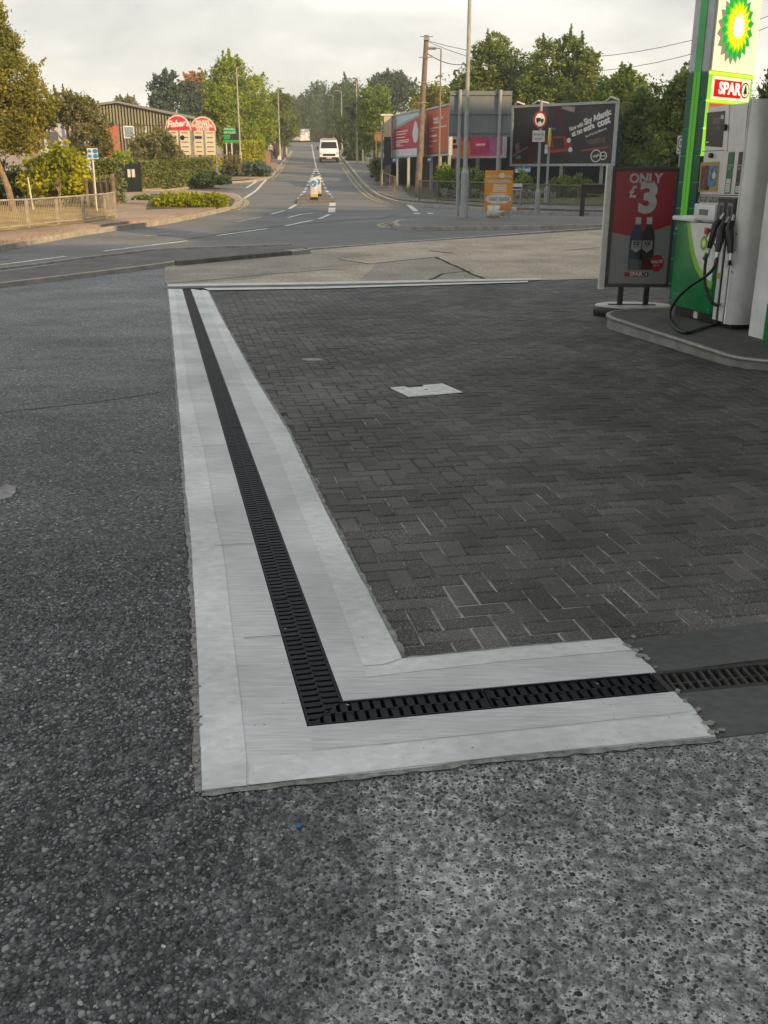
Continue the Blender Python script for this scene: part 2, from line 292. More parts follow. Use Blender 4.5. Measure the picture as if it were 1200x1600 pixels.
def concrete(name,rot,base=(.60,.64,.625),streak=True,dark=.74):
    m,nt,b,o=newmat(name); l=nt.links; b.inputs['Roughness'].default_value=.8; b.inputs['Specular IOR Level'].default_value=.3
    g=node(nt,'ShaderNodeNewGeometry')
    mp=node(nt,'ShaderNodeMapping'); mp.inputs['Rotation'].default_value=(0,0,rot); mp.inputs['Scale'].default_value=(3,46,1) if streak else (9,14,1); l.new(g.outputs['Position'],mp.inputs[0])
    n=node(nt,'ShaderNodeTexNoise'); n.inputs['Scale'].default_value=2.2; n.inputs['Detail'].default_value=7; n.inputs['Roughness'].default_value=.6; n.inputs['Distortion'].default_value=.3; l.new(mp.outputs[0],n.inputs[0])
    n2=node(nt,'ShaderNodeTexNoise'); n2.inputs['Scale'].default_value=1.6; n2.inputs['Detail'].default_value=7; l.new(g.outputs['Position'],n2.inputs[0])
    r=node(nt,'ShaderNodeMapRange'); r.inputs[1].default_value=.3; r.inputs[2].default_value=.7; r.inputs[3].default_value=dark; r.inputs[4].default_value=1.07; l.new(n.outputs[0],r.inputs[0])
    r2=node(nt,'ShaderNodeMapRange'); r2.inputs[1].default_value=.35; r2.inputs[2].default_value=.65; r2.inputs[3].default_value=.80; r2.inputs[4].default_value=1.1; l.new(n2.outputs[0],r2.inputs[0])
    mu=node(nt,'ShaderNodeMath',operation='MULTIPLY'); l.new(r.outputs[0],mu.inputs[0]); l.new(r2.outputs[0],mu.inputs[1])
    x=node(nt,'ShaderNodeVectorMath',operation='SCALE'); x.inputs[0].default_value=base; l.new(mu.outputs[0],x.inputs['Scale'])
    n3=node(nt,'ShaderNodeTexNoise'); n3.inputs['Scale'].default_value=70; n3.inputs['Detail'].default_value=3; l.new(g.outputs['Position'],n3.inputs[0])
    r3=node(nt,'ShaderNodeMapRange'); r3.inputs[1].default_value=.72; r3.inputs[2].default_value=.76; l.new(n3.outputs[0],r3.inputs[0])
    mz=node(nt,'ShaderNodeMix',data_type='RGBA'); mz.inputs[7].default_value=(.16,.16,.15,1); l.new(r3.outputs[0],mz.inputs[0]); l.new(x.outputs[0],mz.inputs[6])
    l.new(mz.outputs[2],b.inputs['Base Color'])
    bp=node(nt,'ShaderNodeBump'); bp.inputs['Strength'].default_value=.5; bp.inputs['Distance'].default_value=.004; l.new(n.outputs[0],bp.inputs['Height']); l.new(bp.outputs[0],b.inputs['Normal'])
    return m
def paver_mat():
    m,nt,b,o=newmat('block_paving'); l=nt.links; b.inputs['Roughness'].default_value=.72; b.inputs['Specular IOR Level'].default_value=.35
    g=node(nt,'ShaderNodeNewGeometry'); pos=g.outputs['Position']
    c=ramp(nt,g.outputs['Random Per Island'],[(0,(.050,.047,.046)),(.5,(.070,.066,.064)),(1,(.098,.091,.087))])
    n=node(nt,'ShaderNodeTexNoise'); n.inputs['Scale'].default_value=150; n.inputs['Detail'].default_value=3; l.new(pos,n.inputs[0])
    s=node(nt,'ShaderNodeMapRange'); s.inputs[1].default_value=.52; s.inputs[2].default_value=.68; l.new(n.outputs[0],s.inputs[0])
    n2=node(nt,'ShaderNodeTexNoise'); n2.inputs['Scale'].default_value=2.2; n2.inputs['Detail'].default_value=8; n2.inputs['Roughness'].default_value=.68; l.new(pos,n2.inputs[0])
    w_=node(nt,'ShaderNodeMapRange'); w_.inputs[1].default_value=.36; w_.inputs[2].default_value=.66; w_.inputs[3].default_value=.2; w_.inputs[4].default_value=1.0; l.new(n2.outputs[0],w_.inputs[0])
    f=node(nt,'ShaderNodeMath',operation='MULTIPLY'); l.new(s.outputs[0],f.inputs[0]); l.new(w_.outputs[0],f.inputs[1])
    a=node(nt,'ShaderNodeMix',data_type='RGBA'); a.inputs[7].default_value=(.30,.29,.27,1); l.new(f.outputs[0],a.inputs[0]); l.new(c,a.inputs[6])
    n4=node(nt,'ShaderNodeTexNoise'); n4.inputs['Scale'].default_value=.9; n4.inputs['Detail'].default_value=8; n4.inputs['Roughness'].default_value=.6; l.new(pos,n4.inputs[0])
    q=node(nt,'ShaderNodeMapRange'); q.inputs[1].default_value=.35; q.inputs[2].default_value=.65; q.inputs[3].default_value=.72; q.inputs[4].default_value=1.45; l.new(n4.outputs[0],q.inputs[0])
    x=node(nt,'ShaderNodeVectorMath',operation='SCALE'); l.new(a.outputs[2],x.inputs[0]); l.new(q.outputs[0],x.inputs['Scale']); l.new(x.outputs[0],b.inputs['Base Color'])
    bp=node(nt,'ShaderNodeBump'); bp.inputs['Strength'].default_value=.6; bp.inputs['Distance'].default_value=.003; l.new(n.outputs[0],bp.inputs['Height']); l.new(bp.outputs[0],b.inputs['Normal'])
    return m
def road_mat(name,c0,c1,c2,fine=90,stretch=(1,1,1),sc=.35):
    m,nt,b,o=newmat(name); l=nt.links; b.inputs['Roughness'].default_value=.78; b.inputs['Specular IOR Level'].default_value=.3
    g=node(nt,'ShaderNodeNewGeometry'); mp=node(nt,'ShaderNodeMapping'); mp.inputs['Scale'].default_value=stretch; l.new(g.outputs['Position'],mp.inputs[0])
    n=node(nt,'ShaderNodeTexNoise'); n.inputs['Scale'].default_value=sc; n.inputs['Detail'].default_value=9; n.inputs['Roughness'].default_value=.6; l.new(mp.outputs[0],n.inputs[0])
    c=ramp(nt,n.outputs[0],[(.32,c0),(.5,c1),(.68,c2)])
    n2=node(nt,'ShaderNodeTexNoise'); n2.inputs['Scale'].default_value=fine; n2.inputs['Detail'].default_value=3; l.new(g.outputs['Position'],n2.inputs[0])
    r=node(nt,'ShaderNodeMapRange'); r.inputs[1].default_value=.3; r.inputs[2].default_value=.7; r.inputs[3].default_value=.6; r.inputs[4].default_value=1.4; l.new(n2.outputs[0],r.inputs[0])
    x=node(nt,'ShaderNodeVectorMath',operation='SCALE'); l.new(c,x.inputs[0]); l.new(r.outputs[0],x.inputs['Scale']); l.new(x.outputs[0],b.inputs['Base Color'])
    bp=node(nt,'ShaderNodeBump'); bp.inputs['Strength'].default_value=.4; bp.inputs['Distance'].default_value=.006; l.new(n2.outputs[0],bp.inputs['Height']); l.new(bp.outputs[0],b.inputs['Normal'])
    return m
m_tar=asphalt_near()
m_road=road_mat('road_asphalt',(.115,.116,.115),(.155,.155,.153),(.195,.192,.185),fine=40,stretch=(.5,1.4,1))
m_roadp=road_mat('patched_asphalt',(.135,.134,.13),(.175,.170,.162),(.21,.20,.188),fine=40,stretch=(.5,1.6,1))
m_apron=road_mat('worn_aggregate_concrete',(.30,.24,.18),(.40,.33,.25),(.50,.43,.34),fine=30,sc=.9)
m_apronp=road_mat('grey_aggregate_concrete',(.24,.205,.17),(.30,.26,.215),(.36,.32,.27),fine=30,sc=.9)
m_pavl=road_mat('sunlit_pink_tarmac',(.26,.19,.14),(.34,.25,.185),(.42,.31,.23),fine=20)  # pink tarmac, made more orange so its colour carries the low sunlight
m_pav=road_mat('grey_footway_tarmac',(.13,.125,.12),(.165,.16,.15),(.21,.2,.19),fine=20)
m_foot=road_mat('old_footway_asphalt',(.105,.095,.088),(.135,.122,.112),(.18,.165,.15),fine=30,sc=1.2)
m_grass=road_mat('dry_grass',(.24,.17,.05),(.38,.26,.09),(.50,.35,.13),fine=14,sc=1.5)
m_gr2=road_mat('rough_grass',(.05,.06,.02),(.08,.085,.03),(.13,.12,.05),fine=8,sc=.6)
m_kerb=M('kerb_concrete',(.36,.33,.28),.85,var=.25,scale=5,bump=.5,dirt=.4)
m_kerbd=M('dark_kerb_concrete',(.13,.12,.105),.85,var=.4,scale=6,bump=.5,dirt=.6)
m_white=M('road_paint_white',(.62,.61,.57),.7,var=.28,scale=9,bump=.3,dirt=.35)
m_whited=M('worn_road_paint_white',(.36,.355,.33),.7,var=.35,scale=7,dirt=.5)
m_yel=M('road_paint_yellow',(.40,.32,.17),.7,var=.25,scale=9,dirt=.4)
m_crack=M('crack_filler',(.025,.024,.022),.9)
def joint_mat():
    m,nt,b,o=newmat('joint_sand'); b.inputs['Roughness'].default_value=.95; g=node(nt,'ShaderNodeNewGeometry'); n=node(nt,'ShaderNodeTexNoise'); n.inputs['Scale'].default_value=3.2; n.inputs['Detail'].default_value=8; n.inputs['Roughness'].default_value=.7; nt.links.new(g.outputs['Position'],n.inputs[0])
    sx=node(nt,'ShaderNodeSeparateXYZ'); nt.links.new(g.outputs['Position'],sx.inputs[0]); y=node(nt,'ShaderNodeMapRange'); y.inputs[1].default_value=3.2; y.inputs[2].default_value=6; y.inputs[3].default_value=.09; y.inputs[4].default_value=-.02; nt.links.new(sx.outputs[1],y.inputs[0])
    a=node(nt,'ShaderNodeMath',operation='ADD'); nt.links.new(n.outputs[0],a.inputs[0]); nt.links.new(y.outputs[0],a.inputs[1])
    c=ramp(nt,a.outputs[0],[(.40,(.03,.028,.026)),(.53,(.12,.112,.10)),(.66,(.42,.40,.36))]); nt.links.new(c,b.inputs['Base Color']); return m
m_base=joint_mat()
m_old=concrete('old_dark_concrete',.18,(.115,.118,.112),False,.75)
m_mort=M('mortar_crumbs',(.28,.27,.25),.9,var=.4,scale=30,bump=1,bscale=120)

# ---------------------------------------------------------------- ground sheets
sheet('ground',[(-330,-75),(330,-75),(330,310),(-330,310)],m_gr2,-.09)
# drain frame
W0=P(480,1137).to_2d(); W2=P(285,452).to_2d(); GE=P(1045,1083).to_2d()
av=(W2-W0).normalized(); pv=Vector((av.y,-av.x)); bv=(GE-W0).normalized(); qv=Vector((-bv.y,bv.x)); GW=.135
LEN1=(W2-W0).length; LEN2=(GE-W0).length
den=av.x*bv.y-av.y*bv.x
d_=(qv*GW)-(pv*GW); t_=(d_.x*bv.y-d_.y*bv.x)/den
WI=W0+pv*GW+av*t_          # inner corner of the mitre
outer_l=pp([(262,447),(268,500),(276,591),(283,673),(294,800),(300,860),(310,1050),(316,1237)])
bottom=pp([(316,1237),(540,1212),(800,1182),(1118,1152)])
right_end=pp([(1118,1152),(1100,1130),(1085,1110),(1062,1092)])
right_end2=pp([(1024,1051),(1005,1033),(990,1018),(968,998)])
inner_top=pp([(968,998),(800,1013),(628,1030)])
inner_r=pp([(628,1030),(509,800),(449,673),(398,591),(347,499),(325,455)])
W3=W2+pv*GW
# tarmac
near_l=[(-30,-20),(-30,17.5)]
far_edge=pp([(-300,478),(0,444),(160,424),(262,412)])
sheet('forecourt',[(-30,-20),(-1.2,-20),(-1.2,2.05)]+[tuple(P(330,1215).to_2d())]+[tuple(p) for p in pp([(312,1050),(303,860),(297,800),(286,673),(279,591),(271,500),(266,449),(258,443),(262,412)])]+[tuple(p) for p in far_edge[::-1][1:]],m_tar,-.004)
sheet('forecourt',[(-1.2,-20),(30,-20),(30,2.3),tuple(P(1300,1133).to_2d()),tuple(P(1118,1150).to_2d()),tuple(P(1000,1145).to_2d()),tuple(P(330,1215).to_2d()),(-1.2,2.05)],m_tar,-.004)
tar_=[(-30,-20),(30,-20)]+[(30,2.0),tuple(P(1300,1133).to_2d()),tuple(P(1118,1150).to_2d()),tuple(P(1000,1145).to_2d()),tuple(P(330,1215).to_2d())]+[tuple(p) for p in pp([(312,1050),(303,860),(297,800),(286,673),(279,591),(271,500),(266,449),(258,443),(262,412)])]+[tuple(p) for p in far_edge[::-1][1:]]
# new concrete border of the drain (two slabs either side of the grating run)
cA=concrete('brushed_concrete_long',math.atan2(av.y,av.x)-R(90),(.66,.675,.66)); cB=concrete('brushed_concrete_short',math.atan2(bv.y,bv.x)-R(90),(.66,.675,.66)); cS=concrete('trowelled_concrete',R(-10),(.71,.72,.705),False,.82)
mit=W0+(W0-WI)*3
OL=[tuple(p) for p in ragged(outer_l,.006,.15,1)]; BT=ragged(bottom,.005,.1,2); RE=ragged(right_end,.006,.02,3); RE2=ragged(right_end2,.006,.02,4); IT=ragged(inner_top,.004,.1,5); IR=ragged(inner_r,.007,.12,6)
slabA=OL+BT[1:]+RE[1:]+[tuple(GE+bv*.02),tuple(W0),tuple(W2)]
sheet('concrete_border',OL+[tuple(W0),tuple(W2)],cA,.004,.06)
sheet('concrete_border',[OL[-1]]+BT[1:]+RE[1:]+[tuple(GE+bv*.02),tuple(W0)],cA,.004,.06)
sheet('concrete_border',[tuple(WI),tuple(W0+qv*GW+bv*(LEN2+.02))]+RE2+IT[1:],cA,.004,.06)
sheet('concrete_border',[tuple(WI)]+IR+[tuple(W3)],cA,.004,.06)
# brushed short-run panels and smooth outer rims, a few mm proud
inL=pp([(317,452),(318,455),(332,780)])
bandL=pp([(272,449),(279,499),(293,600),(303,640),(319,705),(335,800),(350,871),(364,997),(376,1095),(385,1188)])
sheet('concrete_rim',[tuple(p) for p in outer_l]+[tuple(p) for p in pp([(360,1232),(385,1230)])]+[tuple(p) for p in bandL[::-1]],cS,.0058,.0)
bandR=pp([(316,453),(321,470),(345,524),(389,616),(430,699),(468,794),(518,913),(567,1042)])
sheet('concrete_rim',[tuple(p) for p in inner_r[::-1]]+[tuple(P(628,1030).to_2d()),tuple(P(600,1040).to_2d())]+[tuple(p) for p in bandR[::-1]],cS,.0058,.0)
b1=pp([(388,1188),(600,1167),(840,1142),(1080,1118),(1112,1152),(800,1182),(540,1212),(389,1229)])
sheet('concrete_rim',b1,cS,.0058,.0)
b2=pp([(486,1146),(1052,1092),(1078,1114),(840,1139),(600,1164),(488,1174)])
sheet('concrete_brushed_bay',b2,cB,.0050,.0)
b3=pp([(571,1050),(628,1034),(800,1017),(966,1001),(988,1018),(800,1034),(572,1060)])
sheet('concrete_rim',b3,cS,.0052,.0)
# thin mortar line round the slabs
for i,(ln,wd) in enumerate([(outer_l,.035),(bottom,.04),(inner_r,.04),(inner_top,.02)]):
    c=Vector(P(420,1150).to_2d())
    a=ragged(ln,.006,.035,20+i); sheet('mortar_line',strip_poly(a,wd*1.1),m_mort,.0015)
# chips at the broken end
bm=MB(); rnd=random.Random(5)
for k in range(26):
    q=rnd.random(); p=(P(968,1000).lerp(P(1118,1150),q)) ; p=P(968+150*q+rnd.uniform(-4,14),998+152*q+rnd.uniform(-12,6),.006)
    if abs(q-.45)<.13: continue
    s=rnd.uniform(.002,.010); bm.T=Matrix.Translation(p)@Matrix.Rotation(rnd.random()*6,4,'Z')@Matrix.Rotation(rnd.random(),4,'X')
    bm.box(-s,s,-s*.7,s*.7,-s*.4,s*.5)
for k in range(60):
    q=rnd.random(); p=P(303+12*q+rnd.uniform(-10,0),860+380*q,.002); s=rnd.uniform(.003,.010); bm.T=Matrix.Translation(p)@Matrix.Rotation(rnd.random()*6,4,'Z'); bm.box(-s,s,-s*.7,s*.7,-s*.4,s*.5)
o=bm.build('rubble',m_mort); tag(o,'grey mortar crumbs scattered along the broken concrete edges','rubble',kind='stuff')
for x0_,x1_,y_ in ((336,437,855),(300,410,700),(290,372,600),(381,470,1000),(284,340,540)): sheet('hairline_joint',strip_poly(ragged(pp([(x0_,y_),(x1_,y_-6)]),.004,.05,y_),.004),m_old,.0092)
for pts_,w_ in (([(306,1242),(250,1262),(196,1290),(120,1330),(40,1385)],.005),([(250,612),(150,628),(0,644)],.012),([(300,1060),(296,900),(288,740),(276,560)],.016)): sheet('crack',strip_poly(ragged(pp(pts_),.012,.05,int(pts_[0][1])),w_),M('tarmac_crack',(.035,.035,.034),.95),-.0015)
# old drain surround
sheet('old_concrete',pp([(968,1001),(1200,972),(1500,935),(1500,990),(1021,1052)])+[],m_old,.001,.05)
sheet('old_concrete',pp([(1045,1085),(1500,1040),(1500,1105),(1200,1143),(1118,1153),(1085,1110)]),m_old,.001,.05)
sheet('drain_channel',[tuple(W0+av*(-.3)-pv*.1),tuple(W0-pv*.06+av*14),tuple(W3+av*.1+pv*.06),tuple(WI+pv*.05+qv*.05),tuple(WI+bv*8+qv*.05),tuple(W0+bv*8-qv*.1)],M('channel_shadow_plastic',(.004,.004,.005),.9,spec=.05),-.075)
# apron, footway, roads
apron=pp([(262,447),(258,440),(258,414),(452,397),(475,392),(620,380),(760,371),(940,359),(1100,349),(1500,330),(1500,418),(1063,432),(845,438),(500,444)])
sheet('apron',apron,m_apron,.004)
sheet('apron',pp([(262,445),(259,441),(259,416),(452,399),(500,392),(590,399),(530,404),(577,412),(430,426),(400,436)]),m_apronp,.006)
sheet('apron',pp([(590,410),(681,403),(752,434),(560,440)]),m_apronp,.006)
for c_,wd in [([(529,406),(577,413),(681,402)],.05),([(681,402),(715,418),(756,436)],.07),([(670,438),(693,428),(731,424),(740,424)],.06),([(262,443),(340,437),(430,428),(520,421)],.035),([(670,392),(708,396)],.05),([(880,392),(940,387),(1000,382)],.03)]:
    sheet('crack',strip_poly(ragged(pp(c_),.03,.25,len(c_)*7),wd*1.1),m_crack,.009)
road=[(-90,16),(90,16),(90,60),(4,60),(-1,108),(-6,190),(-8,240),(-20,240),(-18,190),(-12,108),(-12,60),(-90,60)]
sheet('road',road,m_road,-.03)
sheet('road_patch',pp([(-200,432),(60,396),(240,378),(480,366),(760,368),(620,378),(475,388),(340,388),(150,404),(-200,450)]),m_roadp,-.024)
sheet('road_patch',pp([(0,398),(200,380),(440,345),(520,338),(620,333),(600,339),(430,352),(200,387),(0,404)]),m_roadp,-.022)
fw=pp([(-300,475),(0,441),(160,422),(276,407),(400,395),(452,391),(480,387),(400,386),(340,388),(240,392),(128,407),(0,424),(-300,458)],.07)
sheet('footway',fw,m_foot,.07,.12)
def kerb(ptspx,dz,wd,mat,h=.14,up=.0):
    a=pp(ptspx,dz); sheet('kerb',strip_poly(a,wd),mat,dz+up,h)
kerb([(-300,476),(0,442),(160,423),(276,408)],.07,.13,m_kerb,.12,.004)
kerb([(276,408),(360,400),(452,392)],.09,.16,m_kerbd,.16,.004)
kerb([(452,392),(478,389)],.09,.3,m_kerb,.12,.004)
kerb([(0,425),(128,408),(240,394),(340,390),(455,386)],.0,.08,m_kerb,.05,.078)
kerb([(480,389),(620,379),(760,369),(940,356),(1100,346),(1400,330)],0,.14,m_kerb,.05,.012)
# paving bays
pl_=pp([(-300,440),(-100,403),(0,383),(60,372),(130,360),(180,353),(250,345),(300,336),(345,326),(366,320),(377,313),(374,307),(360,303),(300,300),(240,301),(200,303),(184,301)])+[(-70,56),(-70,26)]
sheet('pavement',pl_,m_pavl,.09,.16)
kerb([(-300,440),(-100,403),(0,383),(60,372),(130,360),(180,353),(250,345),(300,336),(345,326),(366,320),(377,313),(374,307),(360,303),(300,300)],.09,.15,m_kerb,.16,.004)
grl=pp([(-200,386),(0,361),(45,357),(91,351),(131,348),(165,342),(181,339),(178,325),(150,316),(60,313),(-200,312)],.1)
sheet('verge_grass',grl,m_grass,.10)
sheet('planting_bed',pp([(228,327),(362,322),(368,312),(352,304),(236,303)],.1),m_gr2,.10)
pl2=[(-90,66)]+[tuple(q) for q in pp([(218,299),(300,291),(340,285),(400,281),(416,278),(424,274),(433,265)])]+[(-8.7,88),(-11.9,107),(-17.6,190),(-22,240),(-200,240),(-200,66)]
sheet('pavement',pl2,m_pavl,.09,.16)
kerb([(218,299),(300,291),(340,285),(400,281),(416,278),(424,274),(433,265),(442,252),(455,236)],.09,.15,m_kerb,.16,.004)
rk=[(532,240),(546,259),(564,281),(580,296),(592,304),(605,309),(622,314),(660,318),(737,323),(798,328),(880,331),(980,333),(1100,335),(1400,336)]
pr=pp(rk,.0)+[(80,36),(200,60),(200,240),(-3,240),(-9.5,190)]
sheet('pavement',pr,m_pav,.09,.16)
kerb(rk[:9],.09,.16,m_kerb,.16,.004)
kerb(rk[8:],.09,.16,m_kerb,.16,.004)
sheet('verge_grass',pp([(640,306),(690,313),(800,318),(960,322),(1400,326)],.1)+[(200,60),(200,235),(12,235),(4,80)]+[tuple(q) for q in pp([(626,291)])],m_gr2,.11)
isl_pts=[(618,347),(622,351),(640,353),(760,352),(940,350),(1100,347),(1400,343),(1400,334),(1100,336),(940,338),(760,339),(660,340),(635,342)]
sheet('traffic_island',pp(isl_pts,.08),m_pav,.08,.14)
kerb([(635,343),(622,344),(617,348),(622,352),(640,354),(760,353),(940,351),(1100,348),(1400,344)],.08,.14,m_kerb,.16,.004)
# splitter island in the main road mouth
sheet('traffic_island',pp([(472,304),(514,303),(519,309),(519,312),(465,314),(465,311)],.08),m_foot,.09,.15)
kerb([(465,311),(465,314),(519,312),(519,309)],.08,.12,m_kerbd,.16,.006)
# ---------------------------------------------------------------- painted markings
def line(pts,wd,mat=None,dz=-.018): sheet('road_marking',strip_poly(pp(pts),wd),mat or m_white,dz)
def wline(pts,wd,mat=None,dz=-.018): sheet('road_marking',strip_poly(pts,wd),mat or m_white,dz)
ctr=[P(494,262).to_2d(),P(490,247).to_2d()]
def dash(a,b,n,fr,wd,mat=None):
    a=P(*a).to_2d(); b=P(*b).to_2d()
    for i in range(n):
        s=a.lerp(b,i/n); e_=a.lerp(b,(i+fr)/n); wline([s,e_],wd,mat)
dash((494,262),(487,226),1,1,.14)
dash((466,310),(494,262),11,.6,.17); dash((519,309),(494,262),11,.6,.17)
dash((518,331),(520,314),2,.68,.26)
for y,xa,xb in [(300,474,513),(294,477,510),(288,480,507),(282,483,504),(277,486,501)]: line([(xa,y),(xb,y-.3)],.3,m_whited)
for y,xa,xb in [(319,466,517),(323.5,463,519)]: line([(xa,y),(xb,y-.4)],.14,m_whited)
for pts in [[(462.5,319),(451,326)],[(445,328),(423,334)],[(489,332),(470,334),(450,339)],[(515,334),(499,341)],[(488,343),(446,352)],[(418,356),(340,367)],[(292,375),(162,391)],[(102,399),(0,412)],[(64,410),(0,419)]]: line(pts,.13)
line([(410,338),(370,346)],.13,m_whited); line([(480,332),(505,331.4)],.15,m_whited); line([(265,364),(228,368)],.1,m_whited)
line([(130,408),(70,414),(0,423)],.3,m_whited); line([(-200,443),(0,419)],.12,m_whited)
line([(404,281),(385,293)],.16); line([(417,279),(378,311)],.16); 
for off in (0,.28):
    p=[q.to_2d()+Vector((off,0)) for q in (P(454,236),P(446,249),P(435,265),P(425,276),P(418,280))]; wline(p,.1,m_yel)
    p=[q.to_2d()-Vector((off,0))-Vector((.3,0)) for q in (P(532,242),P(547,263),P(564,284),P(580,299),P(592,307),P(605,312),P(620,316.5),P(637,319))]; wline(p,.1,m_yel)
line([(381,308),(388,315),(386,320),(372,327),(356,329)],.1,m_yel); line([(379,310),(384,315),(381,320),(368,325),(356,327)],.1,m_yel)
line([(618,345),(598,348),(590,351),(600,355),(625,357)],.1,m_yel); line([(615,348),(603,350),(598,352),(608,354.5),(625,355.5)],.1,m_yel)
line([(625,357),(760,357),(940,355),(1100,351)],.09,m_whited)
line([(636,317.5),(643,323),(650,329)],.2); line([(646,332.5),(656,332.5)],.6); line([(668,332.5),(677,332.5)],.6); line([(655,329.5),(733,329.5),(800,330.5)],.1,m_whited)
line([(345,284.5),(352,295)],.01,m_whited)
line([(510,257.5),(528,257)],1.2,m_whited); line([(500,223.5),(508,223.5)],.5,m_whited)
# white threshold lines of the forecourt
sheet('painted_line',pp([(262,445),(500,441.5),(845,435.5),(845,438),(500,445),(262,448.6)]),M('threshold_concrete',(.62,.62,.58),.8,var=.15,scale=4,dirt=.25),.012)
sheet('painted_line',pp([(318,451.2),(500,449),(825,440),(825,442),(500,452),(326,454.5)]),M('threshold_concrete',(.5,.5,.5)),.0125)
sheet('painted_line',pp([(262,448.6),(500,445),(845,438),(825,440),(500,449),(262,452)]),m_kerbd,.010)
# ---------------------------------------------------------------- block paving, herringbone, every block modelled
def paving():
    ang=R(11.3); ux=Vector((math.cos(ang),math.sin(ang))); uy=Vector((-ux.y,ux.x)); org=P(628,1030).to_2d()
    poly=[Vector(q) for q in pp([(621,1037),(502,800),(443,673),(392,591),(342,499),(322,456),(321,448),(845,436),(1063,430),(1500,418)])]+[Vector((11,10)),Vector((9,3.2))]+[Vector(q) for q in pp([(1200,974),(968,1003)])]
    def inside(p):
        c=False; j=len(poly)-1
        for i in range(len(poly)):
            a,b=poly[i],poly[j]
            if (a.y>p.y)!=(b.y>p.y) and p.x<(b.x-a.x)*(p.y-a.y)/(b.y-a.y)+a.x: c=not c
            j=i
        return c
    V=[];Fc=[];rnd=random.Random(3); W=.102
    for j in range(-14,160):
        for i in range(-45,125):
            k=(i-j)%4
            if k==0: x0,y0,w_,h_=i,j,2,1
            elif k==3: x0,y0,w_,h_=i,j,1,2
            else: continue
            c=org+ux*((x0+w_/2)*W)+uy*((y0+h_/2)*W)
            if not inside(c): continue
            g=.0034; cf=.0055; rot=rnd.gauss(0,.008); dz=rnd.gauss(0,.0012); tx=rnd.gauss(0,.006); ty=rnd.gauss(0,.006)
            hx=w_*W/2-g; hy=h_*W/2-g; cr,sr=math.cos(rot),math.sin(rot); b=len(V); far=c.y>11
            def pt(a,e,z):
                q=c+ux*(a*cr-e*sr)+uy*(a*sr+e*cr); V.append((q.x,q.y,G(q.y)+z+dz+a*tx+e*ty))
            for a,e in ((-1,-1),(1,-1),(1,1),(-1,1)): pt(a*(hx-cf),e*(hy-cf),-.002)
            for a,e in ((-1,-1),(1,-1),(1,1),(-1,1)): pt(a*hx,e*hy,-.0095)
            Fc.append((b,b+1,b+2,b+3))
            for q in range(4): Fc.append((b+4+q,b+4+(q+1)%4,b+(q+1)%4,b+q))
            if not far:
                for a,e in ((-1,-1),(1,-1),(1,1),(-1,1)): pt(a*hx,e*hy,-.03)
                for q in range(4): Fc.append((b+8+q,b+8+(q+1)%4,b+4+(q+1)%4,b+4+q))
    me=bpy.data.meshes.new('block_paving'); me.from_pydata(V,[],Fc); me.materials.append(paver_mat())
    o=bpy.data.objects.new('block_paving',me); C.objects.link(o); o['kind']='structure'
    sheet('paving_bed',[tuple(p) for p in poly],m_base,-.0085)
paving()

